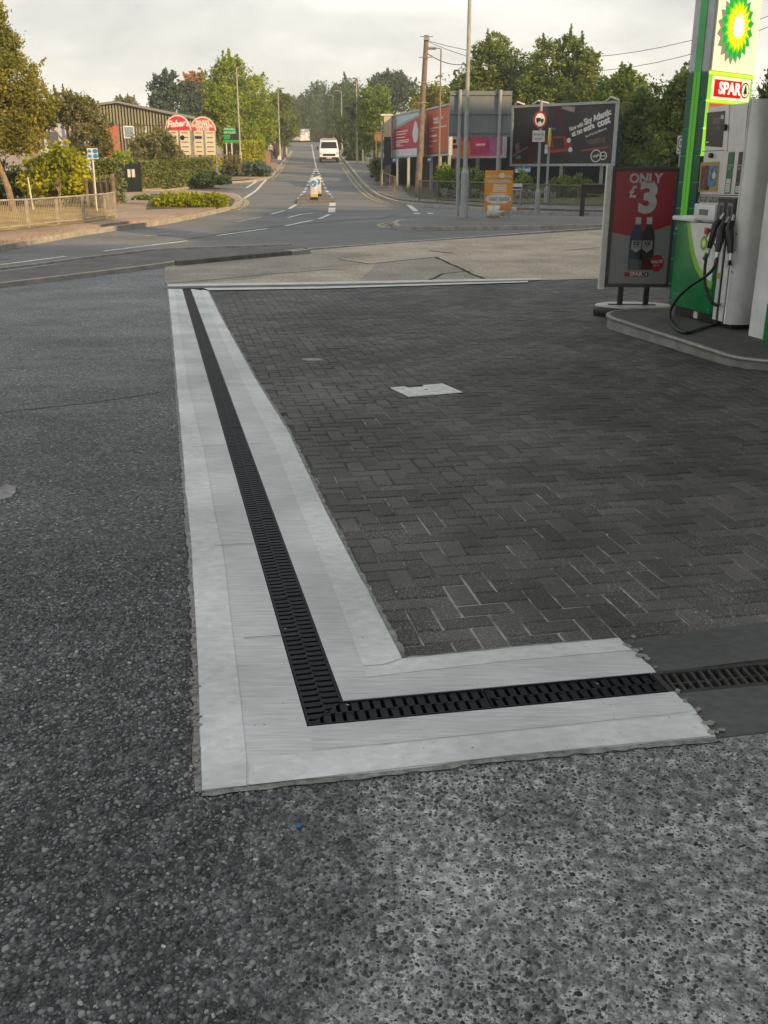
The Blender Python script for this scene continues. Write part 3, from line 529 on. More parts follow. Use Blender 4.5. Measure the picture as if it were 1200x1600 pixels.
# loose top layer of the worn tarmac: every stone near the camera is a small faceted pebble set in the binder
def in_poly(X,Y,poly):
    c=np.zeros(len(X),bool); j=len(poly)-1
    for i in range(len(poly)):
        xi,yi=poly[i];xj,yj=poly[j]; yj_=yj if yj!=yi else yj+1e-9
        c^=((yi>Y)!=(yj>Y))&(X<(xj-xi)*(Y-yi)/(yj_-yi)+xi); j=i
    return c
def stones():
    rs=np.random.RandomState(4); sp_=.0112
    gx,gy=np.meshgrid(np.arange(-2.0,1.75,sp_),np.arange(1.30,4.2,sp_*.9)); X=gx.ravel()+rs.uniform(-.5,.5,gx.size)*sp_; Y=gy.ravel()+rs.uniform(-.5,.5,gx.size)*sp_
    vis=np.abs(X)<.43*(Y*.942+.55)+.05; conc=[tuple(p)[:2] for p in slabA[:len(OL)+len(BT)-1]]
    lim=[tuple(P(a,b)[:2]) for a,b in ((262,447),(268,500),(276,591),(283,673),(294,800),(300,860),(308,1050),(314,1240),(540,1216),(800,1186),(1124,1154),(1200,1145),(1500,1105),(1500,447))]
    ok=vis&~in_poly(X,Y,lim); X,Y=X[ok],Y[ok]; n=len(X)
    # smooth random field for pale cement zones
    def fld(x,y,f,s):
        r=np.random.RandomState(s); t=np.zeros_like(x)
        for k in range(9): a=r.uniform(0,6.28); q=f*r.uniform(.6,1.7); t+=np.sin((x*np.cos(a)+y*np.sin(a))*q+r.uniform(0,6.28))
        return t/3
    pale=np.clip((X+.30*fld(X,Y,7,1)+.10)/.55,0,1); pale*=np.clip((3.1-Y)*3,0,1)
    keep=rs.rand(n)>pale*(.14+.16*fld(X,Y,12,3)); keep&=rs.rand(n)<np.clip((4.25-Y)*2.2,0,1); X,Y,pale=X[keep],Y[keep],pale[keep]; n=len(X)
    r=np.clip(rs.lognormal(math.log(.0052),.34,n),.0024,.0105)*(1-.16*pale); k=7; ang=np.arange(k)/k*2*math.pi; rot=rs.uniform(0,6.28,n); asp=rs.uniform(.55,1,n); th=rs.uniform(0,3.14,n)
    rr=r[:,None]*rs.uniform(.78,1.18,(n,k)); a=ang[None]+rs.uniform(-.25,.25,(n,k)); px=rr*np.cos(a); py=rr*np.sin(a)*asp[:,None]; cx=px*np.cos(th)[:,None]-py*np.sin(th)[:,None]; cy=px*np.sin(th)[:,None]+py*np.cos(th)[:,None]
    h=np.clip(r*.42*rs.uniform(.5,1.3,n),.001,.0042)*(1-.45*pale); tx=rs.normal(0,.16,n); ty=rs.normal(0,.16,n); Z=np.interp(Y,_ys,_zs)-.004
    V=np.empty((n,3*k+1,3)); 
    for i,(f,z) in enumerate(((1.0,-.0012),(.86,.55),(.55,.93))):
        V[:,i*k:(i+1)*k,0]=X[:,None]+cx*f; V[:,i*k:(i+1)*k,1]=Y[:,None]+cy*f; V[:,i*k:(i+1)*k,2]=Z[:,None]+(z if i==0 else (h[:,None]*z+(cx*tx[:,None]+cy*ty[:,None])*f))
    V[:,3*k]=np.stack([X,Y,Z+h],1)
    f=[]
    for i in range(2):
        for j in range(k): f.append((i*k+j,i*k+(j+1)%k,(i+1)*k+(j+1)%k,(i+1)*k+j))
    q=np.array(f); t=np.array([(2*k+j,2*k+(j+1)%k,3*k) for j in range(k)]); base=(np.arange(n)*(3*k+1))[:,None,None]
    Q=(q[None]+base).reshape(-1,4); T_=(t[None]+base).reshape(-1,3); nq,ntri=len(Q),len(T_)
    me=bpy.data.meshes.new('aggregate'); me.vertices.add(n*(3*k+1)); me.vertices.foreach_set('co',V.reshape(-1).astype(np.float32)); me.loops.add(nq*4+ntri*3)
    me.loops.foreach_set('vertex_index',np.concatenate([Q.ravel(),T_.ravel()]).astype(np.int32)); me.polygons.add(nq+ntri)
    me.polygons.foreach_set('loop_start',np.concatenate([np.arange(nq)*4,nq*4+np.arange(ntri)*3]).astype(np.int32)); me.polygons.foreach_set('loop_total',np.concatenate([np.full(nq,4),np.full(ntri,3)]).astype(np.int32)); me.update(calc_edges=True)
    m,nt_,b,o=newmat('aggregate_stone'); b.inputs['Roughness'].default_value=.55; b.inputs['Specular IOR Level'].default_value=.4; g=node(nt_,'ShaderNodeNewGeometry')
    c=ramp(nt_,g.outputs['Random Per Island'],[(0,(.014,.016,.017)),(.35,(.050,.054,.056)),(.7,(.11,.113,.112)),(.96,(.17,.172,.167)),(1,(.28,.27,.25))])
    nn_=node(nt_,'ShaderNodeTexNoise'); nn_.inputs['Scale'].default_value=5; nn_.inputs['Detail'].default_value=5; nt_.links.new(g.outputs['Position'],nn_.inputs[0]); q_=node(nt_,'ShaderNodeMapRange'); q_.inputs[1].default_value=.3; q_.inputs[2].default_value=.7; q_.inputs[3].default_value=.95; q_.inputs[4].default_value=1.75; nt_.links.new(nn_.outputs[0],q_.inputs[0])
    x=node(nt_,'ShaderNodeVectorMath',operation='SCALE'); nt_.links.new(c,x.inputs[0]); nt_.links.new(q_.outputs[0],x.inputs['Scale']); nt_.links.new(x.outputs[0],b.inputs['Base Color'])
    me.materials.append(m); ob=bpy.data.objects.new('aggregate',me); C.objects.link(ob); tag(ob,'dark stones of the worn tarmac surface in the foreground','aggregate',kind='stuff'); print('stones',n)
stones()
for i,(a_,b_,c_) in enumerate(((1002,1026,9),(1108,1132,10))):
    q=P(a_,b_); rnd=random.Random(i); s_=c_*.0016; sheet('mortar_smear',[(q.x+s_*1.6*math.cos(k*.45)*rnd.uniform(.5,1.2),q.y+s_*math.sin(k*.45)*rnd.uniform(.5,1.3)) for k in range(14)],m_mort,.0064)
# ---------------------------------------------------------------- drain gratings
m_grate=M('black_grating_plastic',(.006,.009,.014),.55,var=.25,scale=12,spec=.22)
m_iron=M('old_cast_iron',(.045,.043,.04),.65,metal=.3,var=.5,scale=25,bump=.6,bscale=200)
m_irond=M('old_cast_iron_bars',(.055,.053,.05),.65,metal=.3,var=.5,scale=30,bump=.6)
def frame_at(o,org,xd,yd):      # matrix whose x,y axes follow the sloping ground
    X=Vector((xd.x,xd.y,-.0175*xd.y)).normalized(); Y=Vector((yd.x,yd.y,-.0175*yd.y)).normalized(); Z=X.cross(Y).normalized()
    Y=Z.cross(X); m=Matrix((X,Y,Z)).transposed().to_4x4(); m.translation=Vector((org.x,org.y,G(org.y)+.001)); o.matrix_world=m
def grate_parts(L,w=GW):
    fr=MB(); t=.004
    fr.box(t,.011,0.001,L-.001,-.035,.004); fr.box(w-.011,w-t,.001,L-.001,-.035,.004)
    fr.box(.011,w-.011,.001,.007,-.03,.001); fr.box(.011,w-.011,L-.007,L-.001,-.03,.001)
    br=MB(); n=max(1,round((L-.014)/.0365)); ps=(L-.014)/n
    for k in range(n):
        y=.007+k*ps
        br.box(.011,w/2-.004,y,y+ps*.64,-.028,.001)
        br.box(w/2+.004,w-.011,y+ps*.36,y+ps*1.0,-.028,.001)
        br.box(w/2-.010,w/2+.002,y+ps*.05,y+ps*.62,-.026,.0022)
        br.box(w/2-.002,w/2+.010,y+ps*.5,y+ps*1.05,-.026,.0018)
    return fr,br
def cut(o,co,no):
    bm=bmesh.new(); bm.from_mesh(o.data); r=bmesh.ops.bisect_plane(bm,geom=bm.verts[:]+bm.edges[:]+bm.faces[:],plane_co=co,plane_no=no,clear_outer=True)
    bmesh.ops.holes_fill(bm,edges=[e for e in bm.edges if e.is_boundary]); bm.to_mesh(o.data); bm.free()
def grate(name,label,org,xd,yd,L,group):
    t=thing(name,label,'grating',group=group); frame_at(t,org,xd,yd); fr,br=grate_parts(L)
    a=fr.build('frame',m_grate,t,bev=.0015); b=br.build('slat_grid',m_grate,t); return t,a,b
mitd=(WI-W0).normalized(); mn=Vector((mitd.y,-mitd.x,0))     # points to the right/lower side of the mitre
g1='black drain gratings of the long run'; g2='black drain gratings of the short run'
NL=14; SL=LEN1/NL
long_lab={1:'second black slotted grating of the long run, just beyond the mitred corner piece',2:'third black slotted grating of the long run counted from the mitred corner',13:'farthest black slotted grating of the long run, ending at the white threshold line'}
def to_local(t,v): return t.matrix_world.inverted()@Vector((v.x,v.y,G(v.y)))
t,a,b=grate('drain_grating','mitred black slotted grating closing the corner end of the long run',W0,pv,av,SL,g1)
for o in (a,b): 
    c0=to_local(t,W0); c1=to_local(t,WI); d=(c1-c0).normalized(); cut(o,c0+Vector((0,.001,0)),Vector((d.y,-d.x,0)))
proto=None
for k in range(1,NL):
    lab=long_lab.get(k,'black slotted drain grating within the middle stretch of the long run')
    if proto is None: proto,_,_=grate('drain_grating',lab,W0+av*SL*k,pv,av,SL-.002,g1); o=proto
    else: o=copytree(proto); frame_at(o,W0+av*SL*k,pv,av); o['label']=lab
SS=LEN2/2
for k in range(2):
    t,a,b=grate('drain_grating',['mitred black slotted grating closing the corner end of the short run','black slotted grating at the right end of the short run, against the old iron grating'][k],W0+bv*SS*k+qv*GW,-qv,bv,SS-.002,g2)
    if k==0:
        for o in (a,b):
            c0=to_local(t,W0); c1=to_local(t,WI); d=(c1-c0).normalized(); cut(o,c0-Vector((0,0.001,0)),Vector((-d.y,d.x,0)))
def old_grate(k):
    L=.52; t=thing('drain_grating',['worn rusty iron grating meeting the new black grating','worn rusty iron grating running out of the photo on the right'][min(k,1)],'grating',group='old iron gratings'); frame_at(t,W0+bv*(LEN2+.004+L*k)+qv*GW,-qv,bv)
    f=MB(); f.box(-.008,.012,0,L-.003,-.03,.001); f.box(GW-.012,GW+.008,0,L-.003,-.03,.001); f.box(.012,GW-.012,0,.02,-.03,0); f.box(.012,GW-.012,L-.022,L-.003,-.03,0)
    f.build('frame',m_iron,t,bev=.002)
    s=MB(); n=15
    for i in range(n):
        y=.02+(i+.5)*(L-.042)/n
        s.add([(.012,y-.006+.006,-.025),(GW-.012,y-.006-.006,-.025),(GW-.012,y+.004-.006,-.025),(.012,y+.004+.006,-.025),(.012,y,-.002),(GW-.012,y-.012,-.002),(GW-.012,y-.001,-.002),(.012,y+.011,-.002)],[(4,5,6,7),(0,1,5,4),(2,3,7,6),(1,2,6,5),(3,0,4,7)])
    s.box(GW/2-.004,GW/2+.004,.02,L-.022,-.025,-.008)
    s.build('slat_grid',m_irond,t)
old_grate(0); old_grate(1)
# manhole cover
q=[P(615,605),P(633,621),P(718,614),P(697,598.5)]
c=(q[0]+q[1]+q[2]+q[3])/4; xd=((q[2]-q[1]).to_2d().normalized()); yd=Vector((-xd.y,xd.x)); wd=(q[2]-q[1]).length; hd=(q[0]-q[1]).length*.93
t=thing('manhole_cover','pale square steel cover with a broken back edge set in the dark block paving','cover'); frame_at(t,c.to_2d()-xd*wd/2-yd*hd/2,xd,yd)
m_steel=M('galvanised_cover',(.80,.80,.77),.6,metal=.0,var=.2,scale=20,bump=.4,bscale=90,dirt=.3)
f=MB(); f.prismz([(0,0),(wd,0),(wd,hd),(wd*.62,hd),(wd*.58,hd*.86),(wd*.30,hd*.84),(wd*.27,hd),(0,hd)],-.03,.002); f.build('plate',m_steel,t,bev=.002)
f=MB()
for i in range(14):
    for j in range(12):
        x_=(i+.5)*wd/14; y_=(j+.5)*hd/12
        if j>9 and .25<x_/wd<.64: continue
        a_=R(45) if (i+j)%2 else R(-45); f.T=Matrix.Translation((x_,y_,.002))@Matrix.Rotation(a_,4,'Z'); f.box(-.011,.011,-.003,.003,0,.0018)
f.build('tread_pattern',m_steel,t)
f=MB(); f.prismz([(wd*.5+.014*math.cos(k*.52),hd*.5+.014*math.sin(k*.52)) for k in range(12)],.0,.0035); f.build('keyhole',m_crack,t)
f=MB(); f.prismz([(wd*.27,hd*.84),(wd*.62,hd*.86),(wd*.62,hd+.01),(wd*.27,hd+.01)],-.02,-.004); f.build('exposed_frame',m_crack,t)
f=MB()
for a_ in ((-.022,wd+.022,-.022,-.006),(-.022,wd+.022,hd+.006,hd+.022),(-.022,-.006,-.006,hd+.006),(wd+.006,wd+.022,-.006,hd+.006)): f.box(*a_,-.03,-.001)
f.build('rim',m_iron,t)
# small items on the ground
q=P(488,561.5); f=MB(); f.prismz([(q.x+.10*math.cos(k*.4)*(1+.2*math.sin(k*3)),q.y+.06*math.sin(k*.4)) for k in range(16)],q.z-.004,q.z+.0015); tag(f.build('spray_mark',M('grey_splash',(.30,.30,.29),.8,var=.4,scale=20)),'pale oval splash dried on the dark block paving','mark')
q=P(570,603); f=MB(); f.prismz([(q.x+.11*math.cos(k*.4)*(1+.2*math.sin(k*3)),q.y+.07*math.sin(k*.4)) for k in range(16)],q.z-.004,q.z+.0015); tag(f.build('oil_stain',M('oil_stain',(.012,.012,.012),.5)),'small black oil stain on the paving left of the steel cover','stain')
q=P(4,770); f=MB(); f.prismz([(q.x+.07*math.cos(k*.63)*(1+.25*math.sin(k*5)),q.y+.13*math.sin(k*.63)) for k in range(10)],q.z-.004,q.z+.001); tag(f.build('paint_patch',M('grey_patch',(.26,.25,.24),.8,var=.4,scale=20)),'pale worn patch on the tarmac at the left edge','patch')
q=P(467,1291); f=MB(); f.box(q.x-.006,q.x+.006,q.y-.008,q.y+.008,q.z-.003,q.z+.004); tag(f.build('plastic_scrap',M('blue_scrap',(.02,.12,.25),.5),bev=.001),'tiny blue plastic scrap on the worn tarmac below the concrete corner','scrap')
f=MB(); rnd=random.Random(11)
for k in range(130):
    q=P(rnd.uniform(0,1200),rnd.uniform(480,1590)) ; s=rnd.uniform(.002,.005); f.T=Matrix.Translation(q)@Matrix.Rotation(rnd.random()*6,4,'Z')@Matrix.Rotation(rnd.random(),4,'X'); f.box(-s,s,-s*.6,s*.6,-s*.3,s*.5)
tag(f.build('grit',M('pale_grit',(.4,.38,.34),.8,isl=.4)),'loose pale grit scattered over the forecourt','grit',kind='stuff')

# ---------------------------------------------------------------- pump island
PA=math.atan2(-.975,.222); PO=(3.36,11.5); IZ=-.05
m_isl=M('island_concrete',(.10,.10,.095),.8,var=.3,scale=6,bump=.5,dirt=.4); m_isls=M('island_side_concrete',(.21,.205,.19),.8,var=.3,scale=5,bump=.4,dirt=.5)
m_ss=M('brushed_steel_trim',(.36,.36,.34),.4,metal=.8,var=.2,scale=20)
def rrect(x0,x1,y0,y1,rs,n=8):
    o=[]
    for (cx,cy,a0,r) in ((x0+rs[0],y0+rs[0],180,rs[0]),(x1-rs[1],y0+rs[1],270,rs[1]),(x1-rs[2],y1-rs[2],0,rs[2]),(x0+rs[3],y1-rs[3],90,rs[3])):
        for k in range(n+1):
            a=R(a0+90*k/n); o.append((cx+r*math.cos(a),cy+r*math.sin(a)))
    return o
t=thing('pump_island','raised dark concrete island with rounded corners and steel edge under the fuel pump','island',(PO[0],PO[1],IZ),PA)
o_=rrect(-.5,2.92,-.76,1.35,(.62,.42,.42,.62)); i_=rrect(-.47,2.89,-.73,1.32,(.59,.39,.39,.59))
f=MB(); f.prismz(o_,-.30,-.034); f.build('kerb_wall',m_isls,t,smooth=True)
f=MB(); f.prismz(rrect(-.52,2.94,-.78,1.37,(.64,.44,.44,.64)),-.034,-.003); f.build('edge_trim',m_ss,t,bev=.005,smooth=True)
f=MB(); f.prismz(i_,-.01,0.0); f.build('top_slab',m_isl,t)

# ---------------------------------------------------------------- fuel pump
m_wp=M('white_pump_panel',(.74,.75,.72),.35,var=.12,scale=4,dirt=.3); m_sil=M('silver_pump_panel',(.70,.70,.67),.34,metal=.15,var=.10,scale=3,dirt=.22)
m_grn=M('green_pump_panel',(.008,.19,.055),.25,var=.15,scale=3,dirt=.08); m_lime=M('lime_band',(.22,.50,.03),.35,var=.08); m_blk=M('black_plastic',(.012,.012,.013),.4,var=.3); m_dk=M('dark_screen',(.016,.018,.018),.18)
m_rub=M('hose_rubber',(.010,.010,.011),.45); m_red=M('red_plastic',(.45,.03,.05),.4); m_grey=M('grey_plastic',(.17,.17,.165),.5); m_wsh=M('white_gloss_shelf',(.75,.76,.74),.25,var=.05)
m_alu=M('aluminium',(.55,.56,.56),.35,metal=.7,var=.1); m_cream=M('cream_plastic',(.62,.62,.55),.4)
pt=thing('fuel_pump','silver and green double-hose fuel pump with the number 1 standing on the raised island','fuel pump',(PO[0],PO[1],IZ),PA)
pp_=Plane(PO,PA,IZ)
def pz(px,py,off=0): return pp_.loc(px,py,off)
f=MB(); f.box(.04,1.24,.06,.62,0,.10); pl_o=f.build('plinth',m_blk,pt,bev=.01)
f=MB(); x,z=pz(1080,497); f.box(x-.05,x+.03,.052,.062,.02,.10); f.build('plinth_label',m_wp,pt)
f=MB(); f.box(0,.90,.0,.66,.10,1.06); f.build('lower_cabinet',m_grn,pt,bev=.02,smooth=True)
# curved graphic on the cabinet front: white field and lime band
def curve_pts(pxs,off=-.004): return [pz(*q,off) for q in pxs]
cw=curve_pts([(1078,347),(1081,368),(1086,396),(1092,415),(1099,428),(1106,437),(1111,440)]); 
cl=curve_pts([(1073.5,347),(1075,368),(1079.5,398),(1086,420),(1094,434),(1103,446),(1110,452)])
xe=.895; 
cw=[(min(a,xe),min(b,1.055)) for a,b in cw]; cl=[(min(a,xe),min(b,1.055)) for a,b in cl]
f=MB(); f.prism(cl+[(xe,cw[-1][1])]+cw[::-1],-.003,.01); f.build('lime_stripe',m_lime,pt)
f=MB(); f.prism([(cw[0][0],1.055)]+cw+[(xe,1.055)],-.0035,.01); f.build('white_panel',m_wp,pt)
f=MB(); f.box(-.03,.46,-.05,.68,1.06,1.115); f.box(.46,.90,.02,.66,1.06,1.10); f.build('shelf',m_wsh,pt,bev=.02,smooth=True)
f=MB(); x,z=pz(1057.5,357); f.disc(x,z,.014,.014,-.006,.004,12); f.build('lock',m_alu,pt)
f=MB(); f.box(.02,.88,-.0015,.004,.112,.118); f.build('door_seam',m_blk,pt)
f=MB(); f.box(.012,.018,-.0015,.004,.14,1.03); f.build('door_seam',m_blk,pt)
for x_,z_ in ((.03,.16),(.03,1.0),(.86,.16),(.86,.9)):
    f=MB(); f.disc(x_,z_,.008,.008,-.004,.004,8); f.build('screw',m_alu,pt)
f=MB(); f.box(.52,.70,-.034,-.028,1.14,1.20); f.build('worn_label',m_grey,pt)
f=MB(); f.box(.915,.965,.024,.032,.50,.56); f.build('warning_label',M('label_yellow',(.5,.38,.05),.5),pt)
f=MB(); f.box(1.045,1.095,.024,.032,.62,.70); f.build('warning_label',m_cream,pt)
# nozzle bay lower part with three vertical channels
f=MB(); f.box(.90,1.235,.09,.62,.10,1.10); f.build('bay_back',m_wp,pt,bev=.004)
f=MB()
for x0,x1 in ((.905,.975),(1.02,1.115),(1.155,1.235)): f.box(x0,x1,.03,.10,.06,.92)
f.build('bay_rib',m_wsh,pt,bev=.012,smooth=True)
for xx in (.997,1.135):
    f=MB(); f.tube([(xx,.045,.93),(xx,.045,.03)],.016); f.build('hose_riser',m_rub,pt)
# upper body
f=MB(); f.box(.40,1.20,.02,.62,1.10,2.235); f.build('upper_body',m_sil,pt,bev=.012,smooth=True)
col_=rrect(1.195,1.345,-.015,.60,(.05,.13,.06,.02)); f=MB(); f.prismz(col_,.06,2.26); f.build('end_column',m_sil,pt,bev=.012,smooth=True)
for x,z in ((1.262,.98),(1.27,.82),(1.262,.60)):
    f=MB(); f.box(x-.006,x+.006,-.018,-.012,z-.012,z+.012); f.build('scuff_mark',m_grey,pt)
def quad_px(pxs,off,name,mat,y0=None,y1=.0,parent=pt,th=.01):
    ps=[pz(*q,off) for q in pxs]; a=sum(ps[i][0]*ps[(i+1)%len(ps)][1]-ps[(i+1)%len(ps)][0]*ps[i][1] for i in range(len(ps)))
    if a<0: ps=ps[::-1]
    f=MB(); f.prism(ps,off,off+th); return f.build(name,mat,parent)
yf=.02
d=quad_px([(1105,176),(1132.5,173),(1127.5,230),(1101.5,228)],yf-.006,'display',m_dk)
quad_px([(1114,184),(1126,182.5),(1125,193),(1113,194)],yf-.008,'screen',M('lcd_grey',(.10,.11,.105),.3),parent=d)
quad_px([(1126.5,180),(1131,179.5),(1130.5,186),(1126,186)],yf-.0085,'sticker',m_cream,parent=d)
quad_px([(1120,197),(1124.5,196.5),(1124,200),(1119.5,200.5)],yf-.0085,'button',m_grey,parent=d)
quad_px([(1103,221),(1107.5,220.5),(1107,223.5),(1102.5,224)],yf-.0085,'button',m_cream,parent=d)
quad_px([(1140,164),(1140.6,164),(1136.6,237),(1136,237)],yf-.0015,'door_seam',m_blk)
quad_px([(1097,236),(1132,234.2),(1132,235.2),(1097,237)],yf-.0015,'door_seam',m_blk)
quad_px([(1168.5,165),(1169.3,165),(1153,342),(1152.2,342)],yf-.0015,'door_seam',m_blk)
quad_px([(1092,303.8),(1158,304.8),(1158,306),(1092,305)],yf-.0015,'door_seam',m_blk)
for (a_,b_,r_) in ((1131.5,199,.032),(1110,243,.026)):
    x,z=pz(a_,b_); f=MB(); f.disc(x,z,r_,r_,-.012,.03); f.build('lock',m_blk,pt)
fr=quad_px([(1095,254),(1123.5,252.5),(1120,299),(1091,300)],yf-.006,'poster_frame',M('yellow_frame',(.42,.28,.05),.5))
quad_px([(1096.5,259.5),(1108,259),(1105,297),(1093,297)],yf-.008,'picture',M('dark_red_picture',(.11,.03,.03),.4,var=1.2,scale=30),parent=fr)
quad_px([(1108,259),(1121,258.5),(1118,291),(1105.5,293)],yf-.0081,'picture',M('blue_picture',(.08,.20,.32),.4,var=.9,scale=25),parent=fr)
x,z=pz(1114,274); f=MB(); f.disc(x,z,.035,.035,yf-.010,yf-.006); f.build('picture',m_cream,fr)
quad_px([(1101,291.5),(1107,291),(1106.6,297),(1100.6,297.3)],yf-.012,'black_tag',m_blk,parent=fr)
def lozenge(p0,p1,name,mat,off):
    (x0,z0),(x1,z1)=pz(*p0,off),pz(*p1,off); xm=sorted((x0,x1)); zm=sorted((z0,z1)); f=MB(); f.prism([(a,b) for a,b in rrect(xm[0],xm[1],zm[0],zm[1],(.012,)*4,4)],off,off+.01); return f.build(name,mat,pt),xm,zm
g_,xm,zm=lozenge((1136,237.5),(1139,302.5),'grade_panel',m_blk,yf-.006)
g_,xm,zm=None,[.885,.985],[1.375,1.80]
for nm,x0,mt,wz in (('grade_panel',.872,M('unleaded_green',(.01,.16,.07),.35),.30),('grade_panel',1.055,M('diesel_black',(.03,.028,.03),.35),.28)):
    pass
bpy.data.objects.remove([o for o in pt.children if o.name.startswith('grade_panel')][0])
for (ta,tb,bb,ba,mt,wfrac,txt) in (((1135.8,237.5),(1145,237.5),(1139.3,302.5),(1130,302.5),M('unleaded_green',(.01,.16,.07),.35),.36,'UNLEADED'),((1152,237.5),(1161,237.5),(1154.5,303),(1146,303),M('diesel_black',(.03,.028,.03),.35),.20,'DIESEL')):
    x0=pz(*ta)[0]; x1=pz(*tb)[0]; x0=(x0+pz(*ba)[0])/2; x1=(x1+pz(*bb)[0])/2; z1=pz(*ta)[1]; z0=pz(*ba)[1]
    f=MB(); f.prism(rrect(x0,x1,z0,z1,(.014,)*4,4),yf-.006,yf+.004); gp=f.build('grade_panel',mt,pt)
    f=MB(); f.prism(rrect(x0+.014,x1-.012,z0+.015,z0+(z1-z0)*wfrac,(.008,)*4,3),yf-.008,yf); f.build('price_label',m_cream,gp)
    text(txt,.022,m_cream,gp,(x0+x1)/2,yf-.009,z0+(z1-z0)*.68)
    text('E10' if txt[0]=='U' else 'B7',.035,m_cream if txt[0]=='U' else m_cream,gp,(x0+x1)/2,yf-.009,z0+(z1-z0)*.60)
    for k in range(4): 
        f=MB(); f.box(x0+.022,x1-.03,yf-.0095,yf-.007,z0+.03+k*.022,z0+.036+k*.022); f.build('label_text',m_grey,gp)
x,z=pz(1168,171); text('1',.17,m_blk if 0 else M('number_grey_green',(.06,.09,.07),.5),pt,x-.005,yf-.003,z,bold=.008,sx=.8)
quad_px([(1092,306),(1125,307),(1124,317),(1090,316)],yf-.004,'speckled_strip',M('speckled_strip',(.20,.20,.18),.6,var=1.0,scale=45))
f=MB(); x0,z1=pz(1088,317,-.03); x1,z0=pz(1121,345,-.03); f.box(.40,.83,-.03,.03,1.085,1.255); f.build('receipt_box',m_wp,pt,bev=.012,smooth=True)
# nozzle boot
f=MB(); f.box(.845,1.19,-.015,.10,1.06,1.335); f.build('nozzle_boot',m_blk,pt,bev=.015)
for xc in (.935,1.10):
    f=MB(); f.box(xc-.05,xc+.05,-.022,-.014,1.13,1.28); f.build('boot_rim',m_grey,pt,bev=.006)
    f=MB(); f.box(xc-.03,xc+.03,-.025,-.018,1.15,1.25); f.build('boot_opening',m_blk,pt,bev=.006)
# nozzles (guard + grip + spout), hanging from the boot
def nozzle(sp,dn,mat,body_r=.03):      # sp: spout tip at boot, dn: hose end
    f=MB(); a=Vector(sp); b=Vector(dn); mid=a.lerp(b,.35)+Vector((0,-.03,0))
    f.tube([a,a.lerp(mid,.6),mid],[.013,.015,.018]); n=f.build('nozzle',m_alu,pt,smooth=True)
    f=MB(); f.tube([a.lerp(mid,.55)+Vector((0,0,.01)),mid+Vector((0,-.01,.0)),mid.lerp(b,.5),b],[body_r*.8,body_r*1.25,body_r*1.1,body_r*.8],12); f.build('body',mat,n,smooth=True)
    f=MB(); c=mid.lerp(b,.15)+Vector((-.035,-.02,0)); e_=b+Vector((-.03,-.02,.06)); f.tube([mid+Vector((-.01,-.02,.01)),c+Vector((-.035,0,-.02)),e_+Vector((-.035,0,.03)),e_+Vector((.02,0,0))],.008); f.build('trigger_guard',m_blk,n,smooth=True)
    f=MB(); f.tube([b,b+(b-mid).normalized()*.07],[.022,.019]); f.build('swivel',m_alu,n,smooth=True)
    return b+(b-mid).normalized()*.06
def pq(px,py,off): x,z=pz(px,py,off); return Vector((x,off,z))
e1=nozzle(pq(1131,334,-.03),pq(1108,388,-.14),m_blk,.032)
e2=nozzle(pq(1139,340,-.05),pq(1121,394,-.16),m_blk,.036)
e3=nozzle(pq(1147,336,-.03),pq(1141,396,-.08),m_blk,.036)
# red cap and sunflower badge on the first nozzle
f=MB(); c=pq(1104.5,361,-.16); f.box(c.x-.035,c.x+.03,c.y-.015,c.y+.015,c.z-.035,c.z+.035); f.build('nozzle_cap',m_red,pt,bev=.01)
def helios(cx,cz,R0,sq,y,parent,mats,name='emblem'):     # sunflower emblem: stacked pointed rings
    for li,(ro,ri,mt) in enumerate(mats):
        n=18; ps=[]
        for k in range(n*2):
            a=math.pi*k/n+ (math.pi/n if li%2 else 0); r=(ro if k%2==0 else ri)*R0; ps.append((cx+r*math.sin(a)*sq,cz+r*math.cos(a)))
        f=MB(); f.prism(ps[::-1],y-.004*(li+1)*(R0/.6 if R0>.3 else .35),y); f.build(name,mt,parent)
c=pq(1100,380,-.18)
helios(c.x,c.z,.085,.9,-.18,pt,[(1,.82,m_lime),(.78,.66,M('badge_green',(.10,.28,.05),.4)),(.56,.46,M('badge_yellow',(.6,.6,.12),.4)),(.3,.25,m_wsh)])
f=MB(); f.tube([pq(1106,395,-.15),pq(1101,405,-.15)],[.026,.026]); f.build('hose_collar',m_grn,pt)
def hose(pts,r=.0165):
    ps=[Vector(p) for p in pts]; o=[]
    for i in range(len(ps)-1):
        p0=ps[max(i-1,0)];p1=ps[i];p2=ps[i+1];p3=ps[min(i+2,len(ps)-1)]
        for k in range(6):
            u=k/6; o.append(.5*((2*p1)+(p2-p0)*u+(2*p0-5*p1+4*p2-p3)*u*u+(3*p1-p0-3*p2+p3)*u**3))
    o.append(ps[-1]); f=MB(); f.tube(o,r,10); return f.build('hose',m_rub,pt,smooth=True)
hose([e1,pq(1103,406,-.15),pq(1101,425,-.15),pq(1102,445,-.14),pq(1108,465,-.12),pq(1119,477,-.06),(.99,.04,.25)])
hp=[e2,pq(1120,408,-.18),pq(1113,422,-.2),pq(1099,434,-.2),pq(1080,446,-.2),pq(1062,462,-.2),pq(1050,480,-.2)]
fl=[]
for (a_,b_) in ((1048,500),(1058,512),(1075,516.5),(1098,510),(1120,505)):
    g=P(a_,b_,.165); d_2=Vector((g.x-PO[0],g.y-PO[1])); u_=Vector((math.cos(PA),math.sin(PA))); fl.append(Vector((d_2.dot(u_),d_2.dot(Vector((-u_.y,u_.x))),.02)))
hose(hp+[pq(1047,490,-.22)]+fl)
hose([e3,pq(1140,412,-.03),(1.135,.045,.86),(1.135,.045,.6)])
